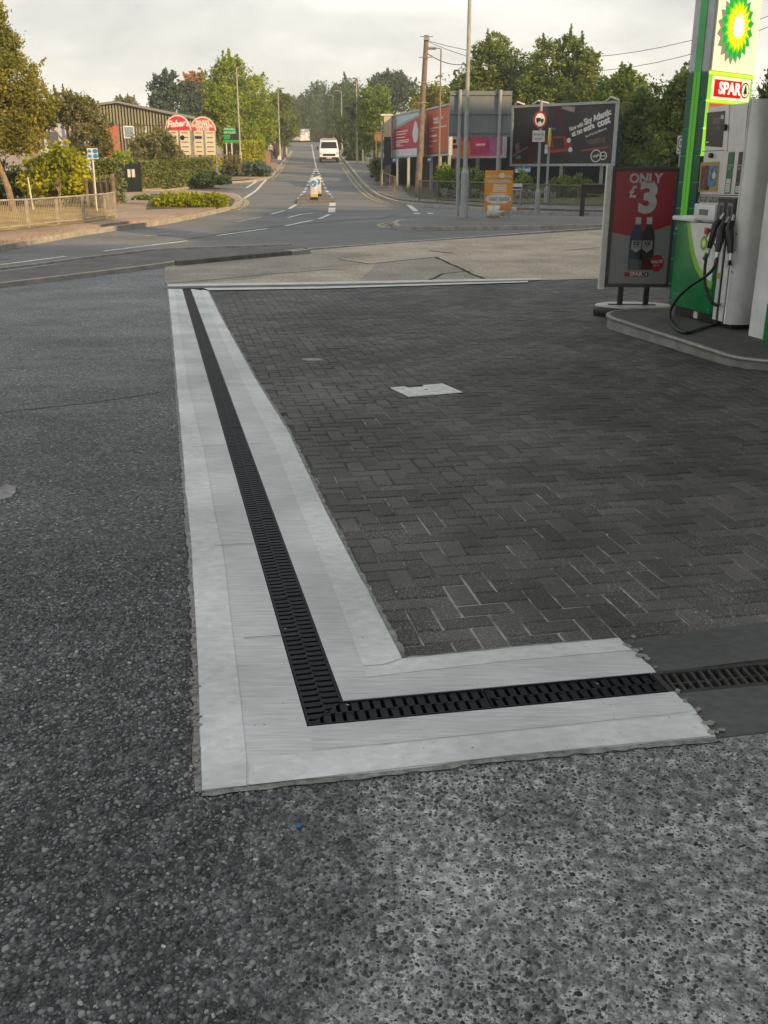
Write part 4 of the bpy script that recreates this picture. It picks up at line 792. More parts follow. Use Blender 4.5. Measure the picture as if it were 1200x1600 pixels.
# ---------------------------------------------------------------- canopy (out of frame), its clad column; unseen shop and brick blocks added for shade
m_fas=M('canopy_fascia',(.25,.26,.25),.4); 
t=thing('canopy_column','white clad canopy column with a green foot at the right edge beside the pump','column',(PO[0],PO[1],IZ),PA)
f=MB(); f.prismz(rrect(1.62,2.06,.02,.46,(.03,)*4,3),0,4.4); f.build('cladding',m_wp,t,smooth=True)
f=MB(); f.prismz(rrect(1.93,2.09,-.02,.49,(.03,)*4,3),0.0,.36); f.build('foot_guard',m_grn,t,smooth=True)
t=thing('forecourt_canopy','flat white and green roof over the pumps','canopy',(PO[0],PO[1],0),PA)
f=MB(); f.box(-1.8,9.5,-3.4,8,4.4,5.1); f.build('roof',m_fas,t)
f=MB(); f.box(-1.81,9.51,-3.41,8.01,4.55,4.85); f.build('fascia',m_grn,t)
t=thing('shade_shop','low pale station shop behind the pumps, added unseen for shade','shop',(13.5,-4,0),R(10))  # unseen shop put in to keep the sun off the forecourt
f=MB(); f.box(0,9,-9,12,0,4.0); f.build('walls',M('shop_wall',(.5,.48,.44),.8),t)
f=MB(); f.box(-.4,9.4,-9.4,12.4,4.0,4.4); f.build('roof',m_grey,t)
for lab,(x0,x1,y0,y1,h) in (('tall unseen brick block beyond the shop on the right, added to shade the road',(26,38,11,42,14)),('taller unseen brick block behind the shop, added for shade',(25,38,-11,10,15.5)),('tallest unseen brick block far behind the shop, added for shade',(25,38,-60,-12,19.5))):  # unseen blocks added only to cast shade over road and forecourt
    t=thing('shade_block',lab,'building',(x0,y0,G(y0)-.1)); f=MB(); f.box(0,x1-x0,0,y1-y0,0,h-.4); f.build('walls',M('far_brick',(.28,.14,.09),.85),t); f=MB(); f.box(-.3,x1-x0+.3,-.3,y1-y0+.3,h-.4,h); f.build('roof',m_grey,t)
# ---------------------------------------------------------------- promotional stand
bc=P(989,485); PSA=R(-3); ds=12.55
po=(XX(944,455,ds),ds); pb=thing('poster_stand','dark framed red and grey offer poster on a round base beside the pump island','poster stand',(po[0],po[1],0),PSA)
ps=Plane(po,PSA,0)
def sz(px,py): return ps.loc(px,py)
xl=sz(944,450)[0]; xr=sz(1043,450)[0]; xl=0.0; xr=(sz(1064,262)[0]+sz(1043,450)[0])/2; zb=sz(990,449)[1]; zt=sz(1000,261)[1]; gz=G(ds)
f=MB(); f.box(xl,xr,0,.07,zb,zb+.045); f.box(xl,xr,0,.07,zt-.045,zt); f.box(xl,xl+.04,0,.07,zb+.045,zt-.045); f.box(xr-.04,xr,0,.07,zb+.045,zt-.045); f.build('frame',M('dark_frame',(.055,.05,.048),.4),pb,bev=.006)
f=MB(); f.box(xl-.075,xl-.003,-.01,.09,zb-.03,zt+.02); f.build('light_edge_profile',M('pale_profile',(.62,.60,.56),.5),pb,bev=.008)
f=MB(); f.box(xl+.04,xr-.04,.012,.06,zb+.045,zt-.045); f.build('poster',M('poster_grey',(.23,.23,.225),.3,var=.04),pb)
m_pr=M('poster_red',(.30,.014,.032),.3,var=.05); m_pg=M('poster_lettering',(.46,.45,.44),.4); W_=xr-xl; Hh=zt-zb
zc=zb+Hh*.50; arc=[(xl+.04,zb+Hh*.468)]+[(xl+.04+(W_-.08)*k/12,zb+Hh*(.468-.03*math.sin(math.pi*min(1,k/9))+(.0 if k<6 else .075*((k-6)/6)**2))) for k in range(1,12)]+[(xr-.04,zb+Hh*.53)]
f=MB(); f.prism(arc+[(xr-.04,zt-.045),(xl+.04,zt-.045)],.009,.0125); f.build('poster_field',m_pr,pb)
def pu(px,py,ref=None):    # position on the poster from the 1015x1600 zoom of region [940,255,1070,460]
    return sz(940+px/7.81,255+py/7.81)
x,z=pu(540,190); text('ONLY',.155,m_pg,pb,x,.007,z,bold=.006,sx=.95)
x,z=pu(412,355); text('£',.19,m_pg,pb,x-.03,.007,z,bold=.006,sx=.9)
x,z=pu(572,435); text('3',.50,m_pg,pb,x,.007,z,bold=.022,sx=1.0)
def bottle(px,m_glass,m_lq,lab):
    x,z0=pu(px,1300); _,z1=pu(px,660); h=z1-z0; w_=.085
    prof=[(-w_,0),(w_,0),(w_,h*.62),(w_*.75,h*.74),(w_*.36,h*.84),(w_*.36,h),(-w_*.36,h),(-w_*.36,h*.84),(-w_*.75,h*.74),(-w_,h*.62)]
    f=MB(); f.prism([(x+a,z0+b) for a,b in prof],.0045,.009); o=f.build('printed_bottle',m_glass,pb)
    f=MB(); f.prism([(x-w_,z0),(x+w_,z0),(x+w_,z0+h*.18),(x-w_,z0+h*.22)],.003,.0045); f.build('bottle_foot',m_lq,o)
    f=MB(); f.prism([(x-w_*.4,z0+h*.87),(x+w_*.4,z0+h*.87),(x+w_*.4,z0+h),(x-w_*.4,z0+h)],.002,.0045); f.build('bottle_cap',m_pg,o)
    f=MB(); f.prism([(x-w_*.72,z0+h*.40),(x,z0+h*.33),(x+w_*.72,z0+h*.40),(x+w_*.72,z0+h*.56),(x-w_*.72,z0+h*.56)],.002,.0045); f.build('bottle_label',M('label_grey',(.28,.28,.28),.4),o)
    text('ICE',.06,M('label_ink',(.02,.02,.022),.5),o,x,.001,z0+h*.505,bold=.003,sx=.85)
    f=MB(); f.box(x-w_*.45,x+w_*.45,.0005,.003,z0+h*.43,z0+h*.455); f.build('label_text',m_grey,o)
bottle(398,M('bottle_blue',(.025,.045,.075),.3,var=.6,scale=8),M('bottle_clear',(.10,.10,.10),.3),'')
bottle(532,M('bottle_dark',(.028,.018,.02),.3,var=.4,scale=8),M('bottle_red',(.07,.004,.01),.3),'')
x,z=pu(672,1220); f=MB(); f.disc(x,z,.088,.105,.004,.009,28); rd=f.build('value_roundel',m_pr,pb); text('VALUE',.05,m_pg,rd,x,.003,z+.015,rot=R(4),bold=.002); text('PRICE',.03,m_pg,rd,x,.003,z-.03)
x0,z0=pu(278,1382); x1,z1=pu(508,1330); f=MB(); f.box(x0,x1,.004,.009,z0,z1); rb=f.build('shop_band',m_pr,pb); text('SPAR',.062,m_pg,rb,x0+(x1-x0)*.62,.003,(z0+z1)/2,sx=1.15,bold=.002)
x,z=pu(545,1357); f=MB(); f.disc(x,z,.03,.03,.004,.009); tr_=f.build('tree_roundel',M('roundel_green',(.03,.05,.04),.4),pb); f=MB(); f.prism([(x-.014,z-.012),(x+.014,z-.012),(x,z+.022)],.002,.004); f.build('tree_mark',m_pg,tr_)
for k in range(2):
    x,_=pu((240,555)[k],1550); f=MB(); f.box(x-.032,x+.032,.01,.07,gz+.10,zb+.01); f.build('leg',m_blk,pb,bev=.004)
bx,_=sz(989,484); f=MB(); f.T=Matrix.Translation((bx,.04,gz)); f.prismz([(.50*math.cos(a*math.pi/20),.33*math.sin(a*math.pi/20)) for a in range(40)],0,.115); f.build('base',m_blk,pb,bev=.02,smooth=True)
f=MB(); f.T=Matrix.Translation((bx,.04,gz)); f.prismz([(.48*math.cos(a*math.pi/20),.31*math.sin(a*math.pi/20)) for a in range(40)],.115,.135); f.build('base_top',M('pale_base_top',(.5,.49,.46),.5,dirt=.3),pb,bev=.008,smooth=True)
f=MB(); f.T=Matrix.Translation((bx,.04,gz+.135)); f.box(-.32,.28,-.06,.02,0,.012); f.build('foot_plate',m_blk,pb)
# ---------------------------------------------------------------- station totem
TA=R(42); td=16.0; to=(XX(1108,112,td),td); tz=G(td)
tt=thing('station_totem','tall lit green and cream station totem with a sunflower emblem behind the pump','totem sign',(to[0],to[1],tz),TA)
tp=Plane(to,TA,tz)
def tq(px,py,off=0): return tp.loc(px,py,off)
TW=(tq(1176,117)[0]+tq(1190,2)[0])/2; zs=tq(1108,112)[1]
m_tg=M('totem_green_glass',(.004,.10,.05),.15,var=.25,scale=2); m_tl=EM('totem_lime_light',(.13,.55,.04),.22); m_tw=M('totem_white',(.55,.56,.56),.35); m_tgr=M('totem_green',(.11,.48,.16),.4)
E_cream=EM('lit_cream',(1.0,.90,.55),.95); E_red=EM('lit_red',(.62,.01,.01),1.1); E_or=EM('lit_orange',(.62,.10,.035),1.0); E_wh=EM('lit_white',(1,.95,.8),1.0); E_lime=EM('lit_lime',(.30,.72,.06),.9)
E_g1=EM('lit_emblem_green',(.01,.42,.06),1.0); E_g2=EM('lit_emblem_lime',(.24,.66,.02),.8); E_y=EM('lit_emblem_yellow',(1,.80,.02),1.0)
D=.36
f=MB(); f.box(0,TW,.0,D,zs,zs+5.0); f.build('upper_body',m_tw,tt,bev=.02)
f=MB()
k=0; zz=zs
while zz>0: f.box(0,TW,.0,D,max(0,zz-.385),zz-.012); zz-=.397
f.build('tile_cladding',m_tg,tt,bev=.008)
f=MB(); f.box(.01,TW-.01,.01,D-.01,0,zs); f.build('core',M('tile_joint',(.03,.30,.16),.4),tt)
# green stripe on the narrow side (faces the road)
f=MB(); f.box(-.015,.0,D*.36,D*.68,zs,zs+5.0); f.build('side_stripe',m_tgr,tt)
f=MB(); f.box(-.02,.0,D*.36,D*.5,0,zs); f.box(-.02,.0,D*.53,D*.67,0,zs); f.build('side_light_strip',m_tl,tt)
f=MB(); f.box(.07,TW-.02,-.02,.0,zs+.03,zs+4.95); f.build('emblem_panel',E_cream,tt)
cx,cz=tq(1152.5,42,-.03); R0=abs(tq(1152,98)[1]-cz)
rx_=(tq(1177,42)[0]-tq(1126,42)[0])/2/R0
m_sh=EM('emblem_shadow_tone',(.45,.40,.22),.6)
helios(cx-.09,cz-.05,R0*1.0,rx_,-.022,tt,[(1,.80,m_sh)],'emblem_shadow_edge')  # emblem's cast shadow drawn as a dimmer offset copy
helios(cx,cz,R0,rx_,-.03,tt,[(1,.80,E_g1),(.80,.62,E_g2),(.62,.46,E_y),(.34,.24,E_wh)])
# finer inner rays
def rays(r0,r1,n,wd,mt,y):
    f=MB()
    for k in range(n):
        a=2*math.pi*(k+.5)/n; 
        p=[(cx+r*math.sin(a+da)*rx_*R0,cz+r*math.cos(a+da)*R0) for r,da in ((r0,-wd),(r0,wd),((r0+r1)/2,wd*1.6),(r1,0),((r0+r1)/2,-wd*1.6))]
        f.prism(p[::-1],y-.004,y)
    f.build('emblem_rays',mt,tt)
rays(.36,.72,18,.06,E_y,-.055); rays(.30,.56,18,.05,EM('lit_emblem_orange',(1,.55,.02),1.0),-.062); rays(.16,.38,18,.04,E_wh,-.068)
def tpanel(p0,p1,off,name,mt,parent=tt):
    (x0,z0),(x1,z1)=tq(*p0,off),tq(*p1,off); f=MB(); f.box(min(x0,x1),max(x0,x1),off,off+.02,min(z0,z1),max(z0,z1)); return f.build(name,mt,parent),(x0+x1)/2,(z0+z1)/2
f=MB(); f.box(0.005,TW-.005,-.012,.01,zs-1.2,zs-.005); f.build('sign_surround',E_lime,tt)
f=MB(); f.box(.0,TW,-.03,.0,zs-.03,zs+.012); f.box(.0,TW,-.03,.0,zs-.415,zs-.39); f.box(0,TW,-.03,0,zs-.81,zs-.79); f.build('light_bar',EM('lit_yellow_green',(.75,.85,.05),1.0),tt)
x0=.10; x1=TW-.08
f=MB(); f.box(x0,x1,-.022,.0,zs-.375,zs-.05); sp_=f.build('shop_panel',E_cream,tt)
f=MB(); f.box(x0+.05,x0+(x1-x0)*.76,-.026,-.02,zs-.34,zs-.095); f.build('shop_band',E_red,sp_)
text('SPAR',.235,E_wh,sp_,x0+(x1-x0)*.45,-.028,zs-.218,bold=.008,sx=1.25)
cxx=x0+(x1-x0)*.87; rr_=.115
f=MB(); f.disc(cxx,zs-.215,rr_*1.1,rr_,-.026,-.02,28); f.build('tree_roundel',M('ring_green',(.10,.22,.10),.5),sp_)
f=MB(); f.disc(cxx,zs-.215,rr_*.92,rr_*.83,-.028,-.02,28); f.build('tree_roundel',E_cream,sp_)
f=MB(); f.prism([(cxx-.06,zs-.265),(cxx+.06,zs-.265),(cxx+.012,zs-.14),(cxx,zs-.13),(cxx-.012,zs-.14)],-.03,-.02); f.box(cxx-.01,cxx+.01,-.03,-.02,zs-.295,zs-.265); f.build('tree_mark',M('ring_green',(.1,.22,.1)),sp_)
f=MB(); f.box(x0-.03,x1+.02,-.022,.0,zs-.78,zs-.435); cp=f.build('cafe_panel',E_or,tt); text('COSTA',.25,E_wh,cp,(x0+x1)/2,-.026,zs-.61,bold=.012,sx=1.0)
# ---------------------------------------------------------------- vegetation
L_gold=LEAF('leaf_gold_green',[(0.075,0.098,0.018),(0.195,0.217,0.042),(0.345,0.330,0.068),(0.510,0.390,0.105)],.38)
L_gold0=LEAF('leaf_gold_old',[(0.108,0.108,0.026),(0.261,0.217,0.044),(0.435,0.326,0.076),(0.566,0.369,0.108)],.35)
L_olive=LEAF('leaf_olive',[(0.076,0.087,0.035),(0.164,0.174,0.065),(0.261,0.251,0.108),(0.435,0.348,0.197)],.3)
L_dark=LEAF('leaf_dark',[(0.034,0.062,0.034),(0.085,0.137,0.062),(0.140,0.213,0.085)],.2)
L_blue=LEAF('leaf_blue_green',[(0.048,0.087,0.069),(0.098,0.153,0.120),(0.153,0.217,0.164)],.2)
L_green=LEAF('leaf_green',[(0.085,0.140,0.034),(0.199,0.282,0.057),(0.368,0.452,0.085)],.35)
L_bright=LEAF('leaf_bright',[(0.108,0.174,0.021),(0.283,0.369,0.044),(0.522,0.566,0.065)],.4)
L_yel=LEAF('leaf_yellow_green',[(0.131,0.174,0.018),(0.369,0.392,0.030),(0.783,0.696,0.044)],.4)
L_mix=LEAF('leaf_mixed_sunlit',[(0.052,0.098,0.036),(0.130,0.195,0.058),(0.247,0.305,0.078),(0.468,0.468,0.104)],.35)
L_lav=LEAF('lavender_grey',[(0.131,0.131,0.108),(0.304,0.294,0.261),(0.522,0.479,0.435)],.2)
L_hedge=LEAF('leaf_hedge',[(0.108,0.153,0.044),(0.197,0.240,0.076),(0.326,0.326,0.108)],.25)
L_brown=LEAF('leaf_rusty',[(0.217,0.131,0.065),(0.435,0.240,0.108),(0.566,0.348,0.197)],.3)
m_bark=M('bark',(.10,.075,.05),.9,var=.4,scale=5,bump=.8,bscale=30); m_barkl=M('pale_bark',(.26,.19,.13),.9,var=.4,scale=6,bump=.8,bscale=30)
def leaf_mesh(name,cent,leaf,mat,seed,parent=None,flat=0.0):
    rs=np.random.RandomState(seed); n=len(cent)
    a=rs.normal(size=(n,3)); a/=np.linalg.norm(a,axis=1)[:,None]; c=rs.normal(size=(n,3)); c-=a*(a*c).sum(1)[:,None]; c/=np.linalg.norm(c,axis=1)[:,None]
    s=leaf*rs.uniform(.55,1.3,size=(n,1)); A_=a*s; B_=c*s*.62
    v=np.empty((n,4,3)); v[:,0]=cent-A_; v[:,1]=cent+B_; v[:,2]=cent+A_; v[:,3]=cent-B_
    me=bpy.data.meshes.new(name); me.vertices.add(4*n); me.vertices.foreach_set('co',v.reshape(-1).astype(np.float32))
    me.loops.add(4*n); me.loops.foreach_set('vertex_index',np.arange(4*n,dtype=np.int32)); me.polygons.add(n)
    me.polygons.foreach_set('loop_start',np.arange(0,4*n,4,dtype=np.int32)); me.polygons.foreach_set('loop_total',np.full(n,4,dtype=np.int32)); me.update(calc_edges=True); me.materials.append(mat)
    o=bpy.data.objects.new(name,me); C.objects.link(o)
    if parent: o.parent=parent
    return o
def crown_pts(blobs,n,seed,clump=.17,shell=.55,twig=.12,spires=0):
    rs=np.random.RandomState(seed); B=np.array(blobs,float); w_=(B[:,3]*B[:,4]*B[:,5])**(2/3); w_/=w_.sum()
    per=26; nc=max(8,n//per); bi=rs.choice(len(B),nc,p=w_); d=rs.normal(size=(nc,3)); d/=np.linalg.norm(d,axis=1)[:,None]
    r=rs.uniform(shell**3,1.12,size=nc)**(1/3); r=np.where(rs.rand(nc)<twig,r*rs.uniform(1.05,1.28,nc),r)
    cc=B[bi,:3]+d*B[bi,3:]*r[:,None]; cr=clump*(B[bi,3:].mean(1))*rs.uniform(.5,1.5,nc)
    out=[]
    ks=np.repeat(np.arange(nc),per)[:n]; g=rs.normal(size=(len(ks),3)); body=cc[ks]+g*cr[ks][:,None]*np.array([1,1,.75])
    if not spires: return body
    S=B[:,3:].mean(); top=cc[cc[:,2]>np.percentile(cc[:,2],45)]; out=[body]
    for i in range(spires):
        p=top[rs.randint(len(top))]; ctr=B[:,:3].mean(0); d_=(p-ctr); d_/=np.linalg.norm(d_)+1e-6; d_=d_*.6+np.array([0,0,.9])+rs.normal(size=3)*.25; d_/=np.linalg.norm(d_); Ls=S*rs.uniform(.25,.75); k=int(26+34*rs.rand()); u=rs.rand(k)
        out.append(p+d_[None]*(u*Ls)[:,None]+rs.normal(size=(k,3))*(S*.055*(1.15-u))[:,None])
    return np.concatenate(out)
def tree(name,label,pxl,pxr,pyt,pyb,d,mat,leaf=.12,n=5000,seed=0,shape=None,base=None,trunk=.16,bark=None,group=None,cat='tree',clump=.17,depth=None,shell=.5,twig=.12,nb=9,lean=0):
    x0=XX(pxl,(pyt+pyb)/2,d); x1=XX(pxr,(pyt+pyb)/2,d); zt=HZ(pyt,d); zb=HZ(pyb,d); gz=G(d)
    cx=(x0+x1)/2; hw=(x1-x0)/2; hh=(zt-zb)/2; dp=depth or min(hw,hh*1.3)
    bx=cx if base is None else XX(base,300,d)
    n=int(n*2.7); leaf=leaf*.68; twig=twig*.55; t=thing(name,label,cat,(bx,d,gz-.05),group=group); rs=random.Random(seed); ox=cx-bx; oz=(zt+zb)/2-gz+.05
    if shape: blobs=[(ox+a*hw,b_*dp,oz+c*hh,ra*hw,ra*dp*1.1,rc*hh) for a,b_,c,ra,rc in shape]
    else:
        blobs=[(ox,0,oz,hw*.62,dp*.62,hh*.66)]
        for k in range(nb):
            a=2*math.pi*k/nb+rs.uniform(-.4,.4); q=rs.uniform(.45,.72); s=rs.uniform(.26,.46); zf=math.sin(a)*q
            blobs.append((ox+math.cos(a)*q*hw,rs.uniform(-.6,.6)*dp,oz+zf*hh*1.0,s*hw,s*dp*1.2,s*hh*1.05))
    pts=crown_pts(blobs,n,seed+1,clump*.85,shell,twig,int(18+n/900)); pts=pts[(pts[:,2]>.02)]
    zmax=zt-gz+.05
    leaf_mesh('crown',pts,leaf,mat,seed+2,t)
    if trunk:
        f=MB(); top=(ox*.8,0,oz+.1*hh); mid=(ox*.35+lean,0,max(.3,(oz-hh*.6)*.6)); f.tube([(0,0,-.1),(lean*.5,0,mid[2]*.5),mid,top],[trunk*1.25,trunk,trunk*.85,trunk*.35],8)
        for b_ in blobs[1:8]:
            st=Vector(mid).lerp(Vector(top),rs.uniform(.0,.6)); en=Vector(b_[:3]); md=st.lerp(en,.5)+Vector((0,0,.12*hh)); f.tube([st,md,en],[trunk*.45,trunk*.3,trunk*.1],6)
        f.build('trunk',bark or m_bark,t,smooth=True)
    return t
def shrub(name,label,pxl,pxr,pyt,d,mat,leaf=.07,n=2500,seed=0,hgt=None,depth=1.0,group=None,nb=7,cat='shrub',pyb=None):
    z0=G(d) if pyb is None else HZ(pyb,d); zt=HZ(pyt,d); x0=XX(pxl,(pyt+300)/2,d); x1=XX(pxr,(pyt+300)/2,d); hw=(x1-x0)/2; h=zt-z0
    t=thing(name,label,cat,((x0+x1)/2,d,z0),group=group); rs=random.Random(seed); blobs=[]
    for k in range(nb):
        u=-1+2*(k+.5)/nb; s=rs.uniform(.75,1.05)*(1-.25*abs(u)); blobs.append((u*hw*.86,rs.uniform(-.3,.3)*depth,h*.45*s,max(hw/nb*1.5,.2),depth*.8,h*.52*s))
    pts=crown_pts(blobs,n,seed+3,.2,.4,.06); pts=pts[pts[:,2]>.0]
    leaf_mesh('foliage',pts,leaf,mat,seed+5,t)
    f=MB()
    for b_ in blobs: f.tube([(b_[0]*.8,0,0),(b_[0],b_[1],b_[2])],[.03,.012],5)
    f.build('stems',m_bark,t); return t
def hedge(name,label,a,b_,h0,h1,th,mat,leaf=.06,n=8000,seed=0,group=None):      # box hedge from a to b (ground points)
    a=Vector(a);b_=Vector(b_); L_=(b_-a).to_2d().length; ang=math.atan2(b_.y-a.y,b_.x-a.x); t=thing(name,label,'hedge',(a.x,a.y,a.z),ang,group=group); rs=np.random.RandomState(seed)
    dz=b_.z-a.z; u=rs.rand(n); side=rs.rand(n); v=rs.rand(n); s_top=.3
    X_=u*L_; hh=h0+(h1-h0)*u; Y_=np.where(side<s_top,v*th,np.where(side<.8,0,th)); Z_=np.where(side<s_top,hh,v*hh)
    e_=rs.rand(n)<.06; X_=np.where(e_,np.where(rs.rand(n)<.5,0,L_),X_); Y_=np.where(e_,rs.rand(n)*th,Y_); Z_=np.where(e_,v*hh,Z_)
    pts=np.stack([X_,Y_,Z_+dz*u],1)+rs.normal(size=(n,3))*.05*min(1,h0)
    leaf_mesh('foliage',pts,leaf,mat,seed+1,t)
    f=MB(); i_=.10; f.add([(i_,i_,-.1),(L_-i_,i_,dz-.1),(L_-i_,th-i_,dz-.1),(i_,th-i_,-.1),(i_,i_,h0-i_),(L_-i_,i_,dz+h1-i_),(L_-i_,th-i_,dz+h1-i_),(i_,th-i_,h0-i_)],[(3,2,1,0),(4,5,6,7),(0,1,5,4),(1,2,6,5),(2,3,7,6),(3,0,4,7)])
    f.build('inner_twigs',M('hedge_core',(.03,.035,.015),.9),t); return t
# --- left side
tree('broad_tree','tall golden green tree with a leaning pale trunk inside the left guard rail',-130,80,-44,244,35,L_gold,.075,27000,1,base=19,trunk=.11,bark=m_barkl,clump=.15,twig=.3,lean=-.25,
     shape=[(-.35,0,0,.62,.55),(.25,0,-.55,.42,.30),(.48,-.2,-.15,.36,.26),(.22,0,.22,.34,.26),(.08,0,.55,.30,.24),(-.15,0,.82,.30,.24),(.62,.2,-.42,.30,.2),(-.7,0,.3,.4,.4),(.38,.1,-.8,.36,.16),(-.1,-.4,-.75,.5,.22)])
tree('broad_tree','loose olive tree standing between the tall golden tree and the corrugated warehouse',48,168,128,252,43,L_olive,.085,7000,5,base=110,trunk=.10,bark=m_barkl,clump=.17,twig=.3,
     shape=[(-.45,0,.25,.36,.30),(-.1,0,.42,.36,.34),(.3,0,.32,.36,.36),(.62,0,.0,.34,.46),(.75,.2,-.5,.28,.40),(-.75,0,-.02,.32,.22),(.5,-.3,-.45,.36,.4),(.1,0,.02,.3,.2)])
shrub('willow_shrub','feathery yellow green shrub behind the left guard rail, below the olive tree',28,142,212,38,L_yel,.085,7000,8,depth=1.1,nb=6,pyb=312)
shrub('dark_shrub','dark laurel shrub at the foot of the tall golden tree',-60,46,244,39,L_dark,.09,4500,12,depth=.8,pyb=318)
shrub('dark_shrub','dark laurel shrub between the yellow green shrub and the timber fence',100,160,252,40,L_dark,.09,3000,14,depth=.6,pyb=322)
tree('bare_sapling','thin bare sapling forking against the left guard rail',80,104,272,300,33.3,L_olive,.05,60,15,base=92,trunk=.035,bark=m_barkl)
a_=Vector((XX(146,300,40),40,G(40))); b_=Vector((XX(184,300,40),40,G(40)))
hedge('clipped_hedge','clipped yellow green hedge block behind the timber fence, its right end sunlit',a_,b_,HZ(252,40)-G(40),HZ(252,40)-G(40),1.2,L_hedge,.06,3500,17)
a_=A(218,296,58); a_.z=G(58); b_=A(336,270,61.5); b_.z=G(61.5)
hedge('clipped_hedge','long clipped green hedge in front of the two red arched signs',a_,b_,HZ(255,58)-G(58),HZ(248,61.5)-G(61.5),1.4,L_hedge,.075,12000,19)
shrub('flowering_shrub','low yellow and green leafy shrub bed on the corner island of the side road',232,362,296,38.2,L_yel,.06,7000,21,depth=.7,nb=9,pyb=325)
shrub('flowering_shrub','small green shrub at the far left tip of the yellow shrub bed',204,240,302,40,L_green,.05,900,22,depth=.3,nb=3,pyb=312)
shrub('dark_shrub','dark green shrub row along the footway between the long hedge and the main road',305,362,266,60,L_dark,.09,3000,23,depth=.8,pyb=288)
shrub('dark_shrub','dark green shrub at the foot of the tall street lamp left of the main road',345,424,247,72,L_blue,.10,4500,24,depth=.9,pyb=276)
shrub('yellow_shrub','yellow sunlit shrub behind the left end of the long hedge',222,262,240,60,L_yel,.08,1300,25,depth=.5,pyb=262)
shrub('yellow_shrub','golden shrub in front of the right red arched sign',300,348,236,68,L_yel,.09,1600,26,depth=.5,pyb=262)
shrub('olive_shrub','bushy olive shrub hiding the left part of the left red arched sign',205,283,192,60,L_olive,.10,4500,27,depth=1.2,pyb=262)
shrub('green_shrub','bright leafy shrub below the warehouse window',178,208,224,57,L_bright,.09,900,28,depth=.6,pyb=258)
shrub('green_shrub','grey green shrub at the foot of the green and black board',345,378,236,70,L_olive,.09,1200,29,depth=.6,pyb=268)
a_=A(378,255,79); a_.z=G(79); b_=A(415,250,84); b_.z=G(84)
hedge('clipped_hedge','bright yellow green hedge beside the footway left of the main road',a_,b_,HZ(222,79)-G(79),HZ(221,84)-G(84),1.6,L_yel,.09,3000,31)
tree('far_tree','small round brownish tree rising behind the warehouse roof',172,220,150,200,92,L_olive,.13,2500,33,trunk=0)
tree('conifer','dark blue green tree behind the two arched signs',230,312,112,225,86,L_blue,.16,6000,35,twig=.25,clump=.14)
tree('rusty_tree','narrow rusty brown tree between the blue green tree and the big sunlit tree',284,330,106,190,96,L_brown,.15,2500,36,trunk=.12)
tree('broad_tree','big sunlit green tree left of the main road behind the green board',300,432,90,248,90,L_bright,.17,13000,37,trunk=.3,clump=.15,twig=.2,
     shape=[(0,0,-.1,.62,.6),(-.1,0,.65,.36,.33),(-.5,0,.3,.36,.36),(.4,0,.25,.42,.42),(.55,0,-.3,.42,.45),(-.6,0,-.3,.4,.45),(.15,-.5,-.6,.5,.4),(.1,0,.88,.18,.14),(-.25,-.4,.0,.4,.4)])
tree('broad_tree','grey green tree right behind the big sunlit tree on the left',402,464,134,232,112,L_mix,.18,4500,39,trunk=.2,twig=.2)
tree('broad_tree','small yellow lit tree beside the two far street lamps',425,462,170,232,118,L_bright,.16,1800,40,trunk=.15)
# --- far end and right side
far=[(440,505,138,232,205,'dark tree at the left of the gap where the road crests',L_dark),(470,540,130,232,215,'dark tree straight above the crest of the road',L_blue),(500,572,122,240,190,'tall dark ivy clad tree right of the crest of the road',L_dark)]
for i,(a1,a2,b1,b2,dd,lab,mt) in enumerate(far): tree('far_tree',lab,a1,a2,b1,b2,dd,mt,.34,6500,50+i,trunk=.3,clump=.22)
tree('broad_tree','dark tree overhanging the right footway beside the far street lamps',512,574,146,244,150,L_dark,.24,3500,55,trunk=.3)
tree('broad_tree','dark green tree behind the tall street lamp right of the main road',522,592,146,260,104,L_dark,.18,4000,56,trunk=.25)
tree('broad_tree','bright green tree between the right street lamp and the left billboard',556,618,130,246,90,L_green,.16,7000,57,trunk=.25,clump=.15,twig=.2)
tree('umbrella_pine','flat topped dark pine showing above the left billboards',572,654,112,182,130,L_blue,.22,4500,58,trunk=.35,shape=[(0,0,.35,.7,.42),(-.5,0,.45,.4,.35),(.5,0,.2,.42,.4),(0,0,.65,.5,.3),(.3,0,-.4,.3,.4),(-.2,0,-.6,.25,.3)],twig=.2)
tree('broad_tree','yellowish tree between the utility pole and the big right hand trees',640,708,134,212,82,L_gold,.15,4000,59,trunk=.2,twig=.2)
tree('broad_tree','big sunlit tree behind the grey sign back, left of the right hand wood',698,838,52,262,66,L_mix,.14,16000,61,trunk=.3,clump=.14,twig=.22,
     shape=[(0,0,-.2,.7,.55),(-.1,0,.55,.42,.35),(.4,0,.35,.42,.42),(-.5,0,.1,.4,.36),(.55,0,-.2,.4,.5),(.05,0,.78,.3,.22),(-.72,0,-.1,.26,.2),(-.3,-.3,-.6,.5,.4),(.3,-.3,-.6,.5,.4)])
tree('broad_tree','tall green tree rising behind the dark billboard',800,948,54,262,64,L_mix,.14,15000,63,trunk=.3,clump=.13,twig=.25,
     shape=[(0,0,-.2,.65,.5),(-.3,0,.5,.32,.4),(.15,0,.72,.26,.28),(.5,0,.45,.30,.35),(-.6,0,.1,.36,.4),(.6,0,-.2,.4,.45),(.0,-.3,-.6,.6,.4),(.3,0,.2,.4,.4)])
tree('broad_tree','slender loose tree between the dark billboard and the totem',935,1010,92,230,60,L_green,.12,4500,65,trunk=.15,clump=.12,twig=.4)
tree('broad_tree','dense dark green tree right of the dark billboard',940,1058,132,300,58,L_mix,.12,14000,66,trunk=.2,clump=.14)
tree('broad_tree','dense tree just left of the totem behind the small speed sign',1006,1120,84,300,46,L_mix,.11,14000,67,trunk=.25,clump=.13,twig=.2)
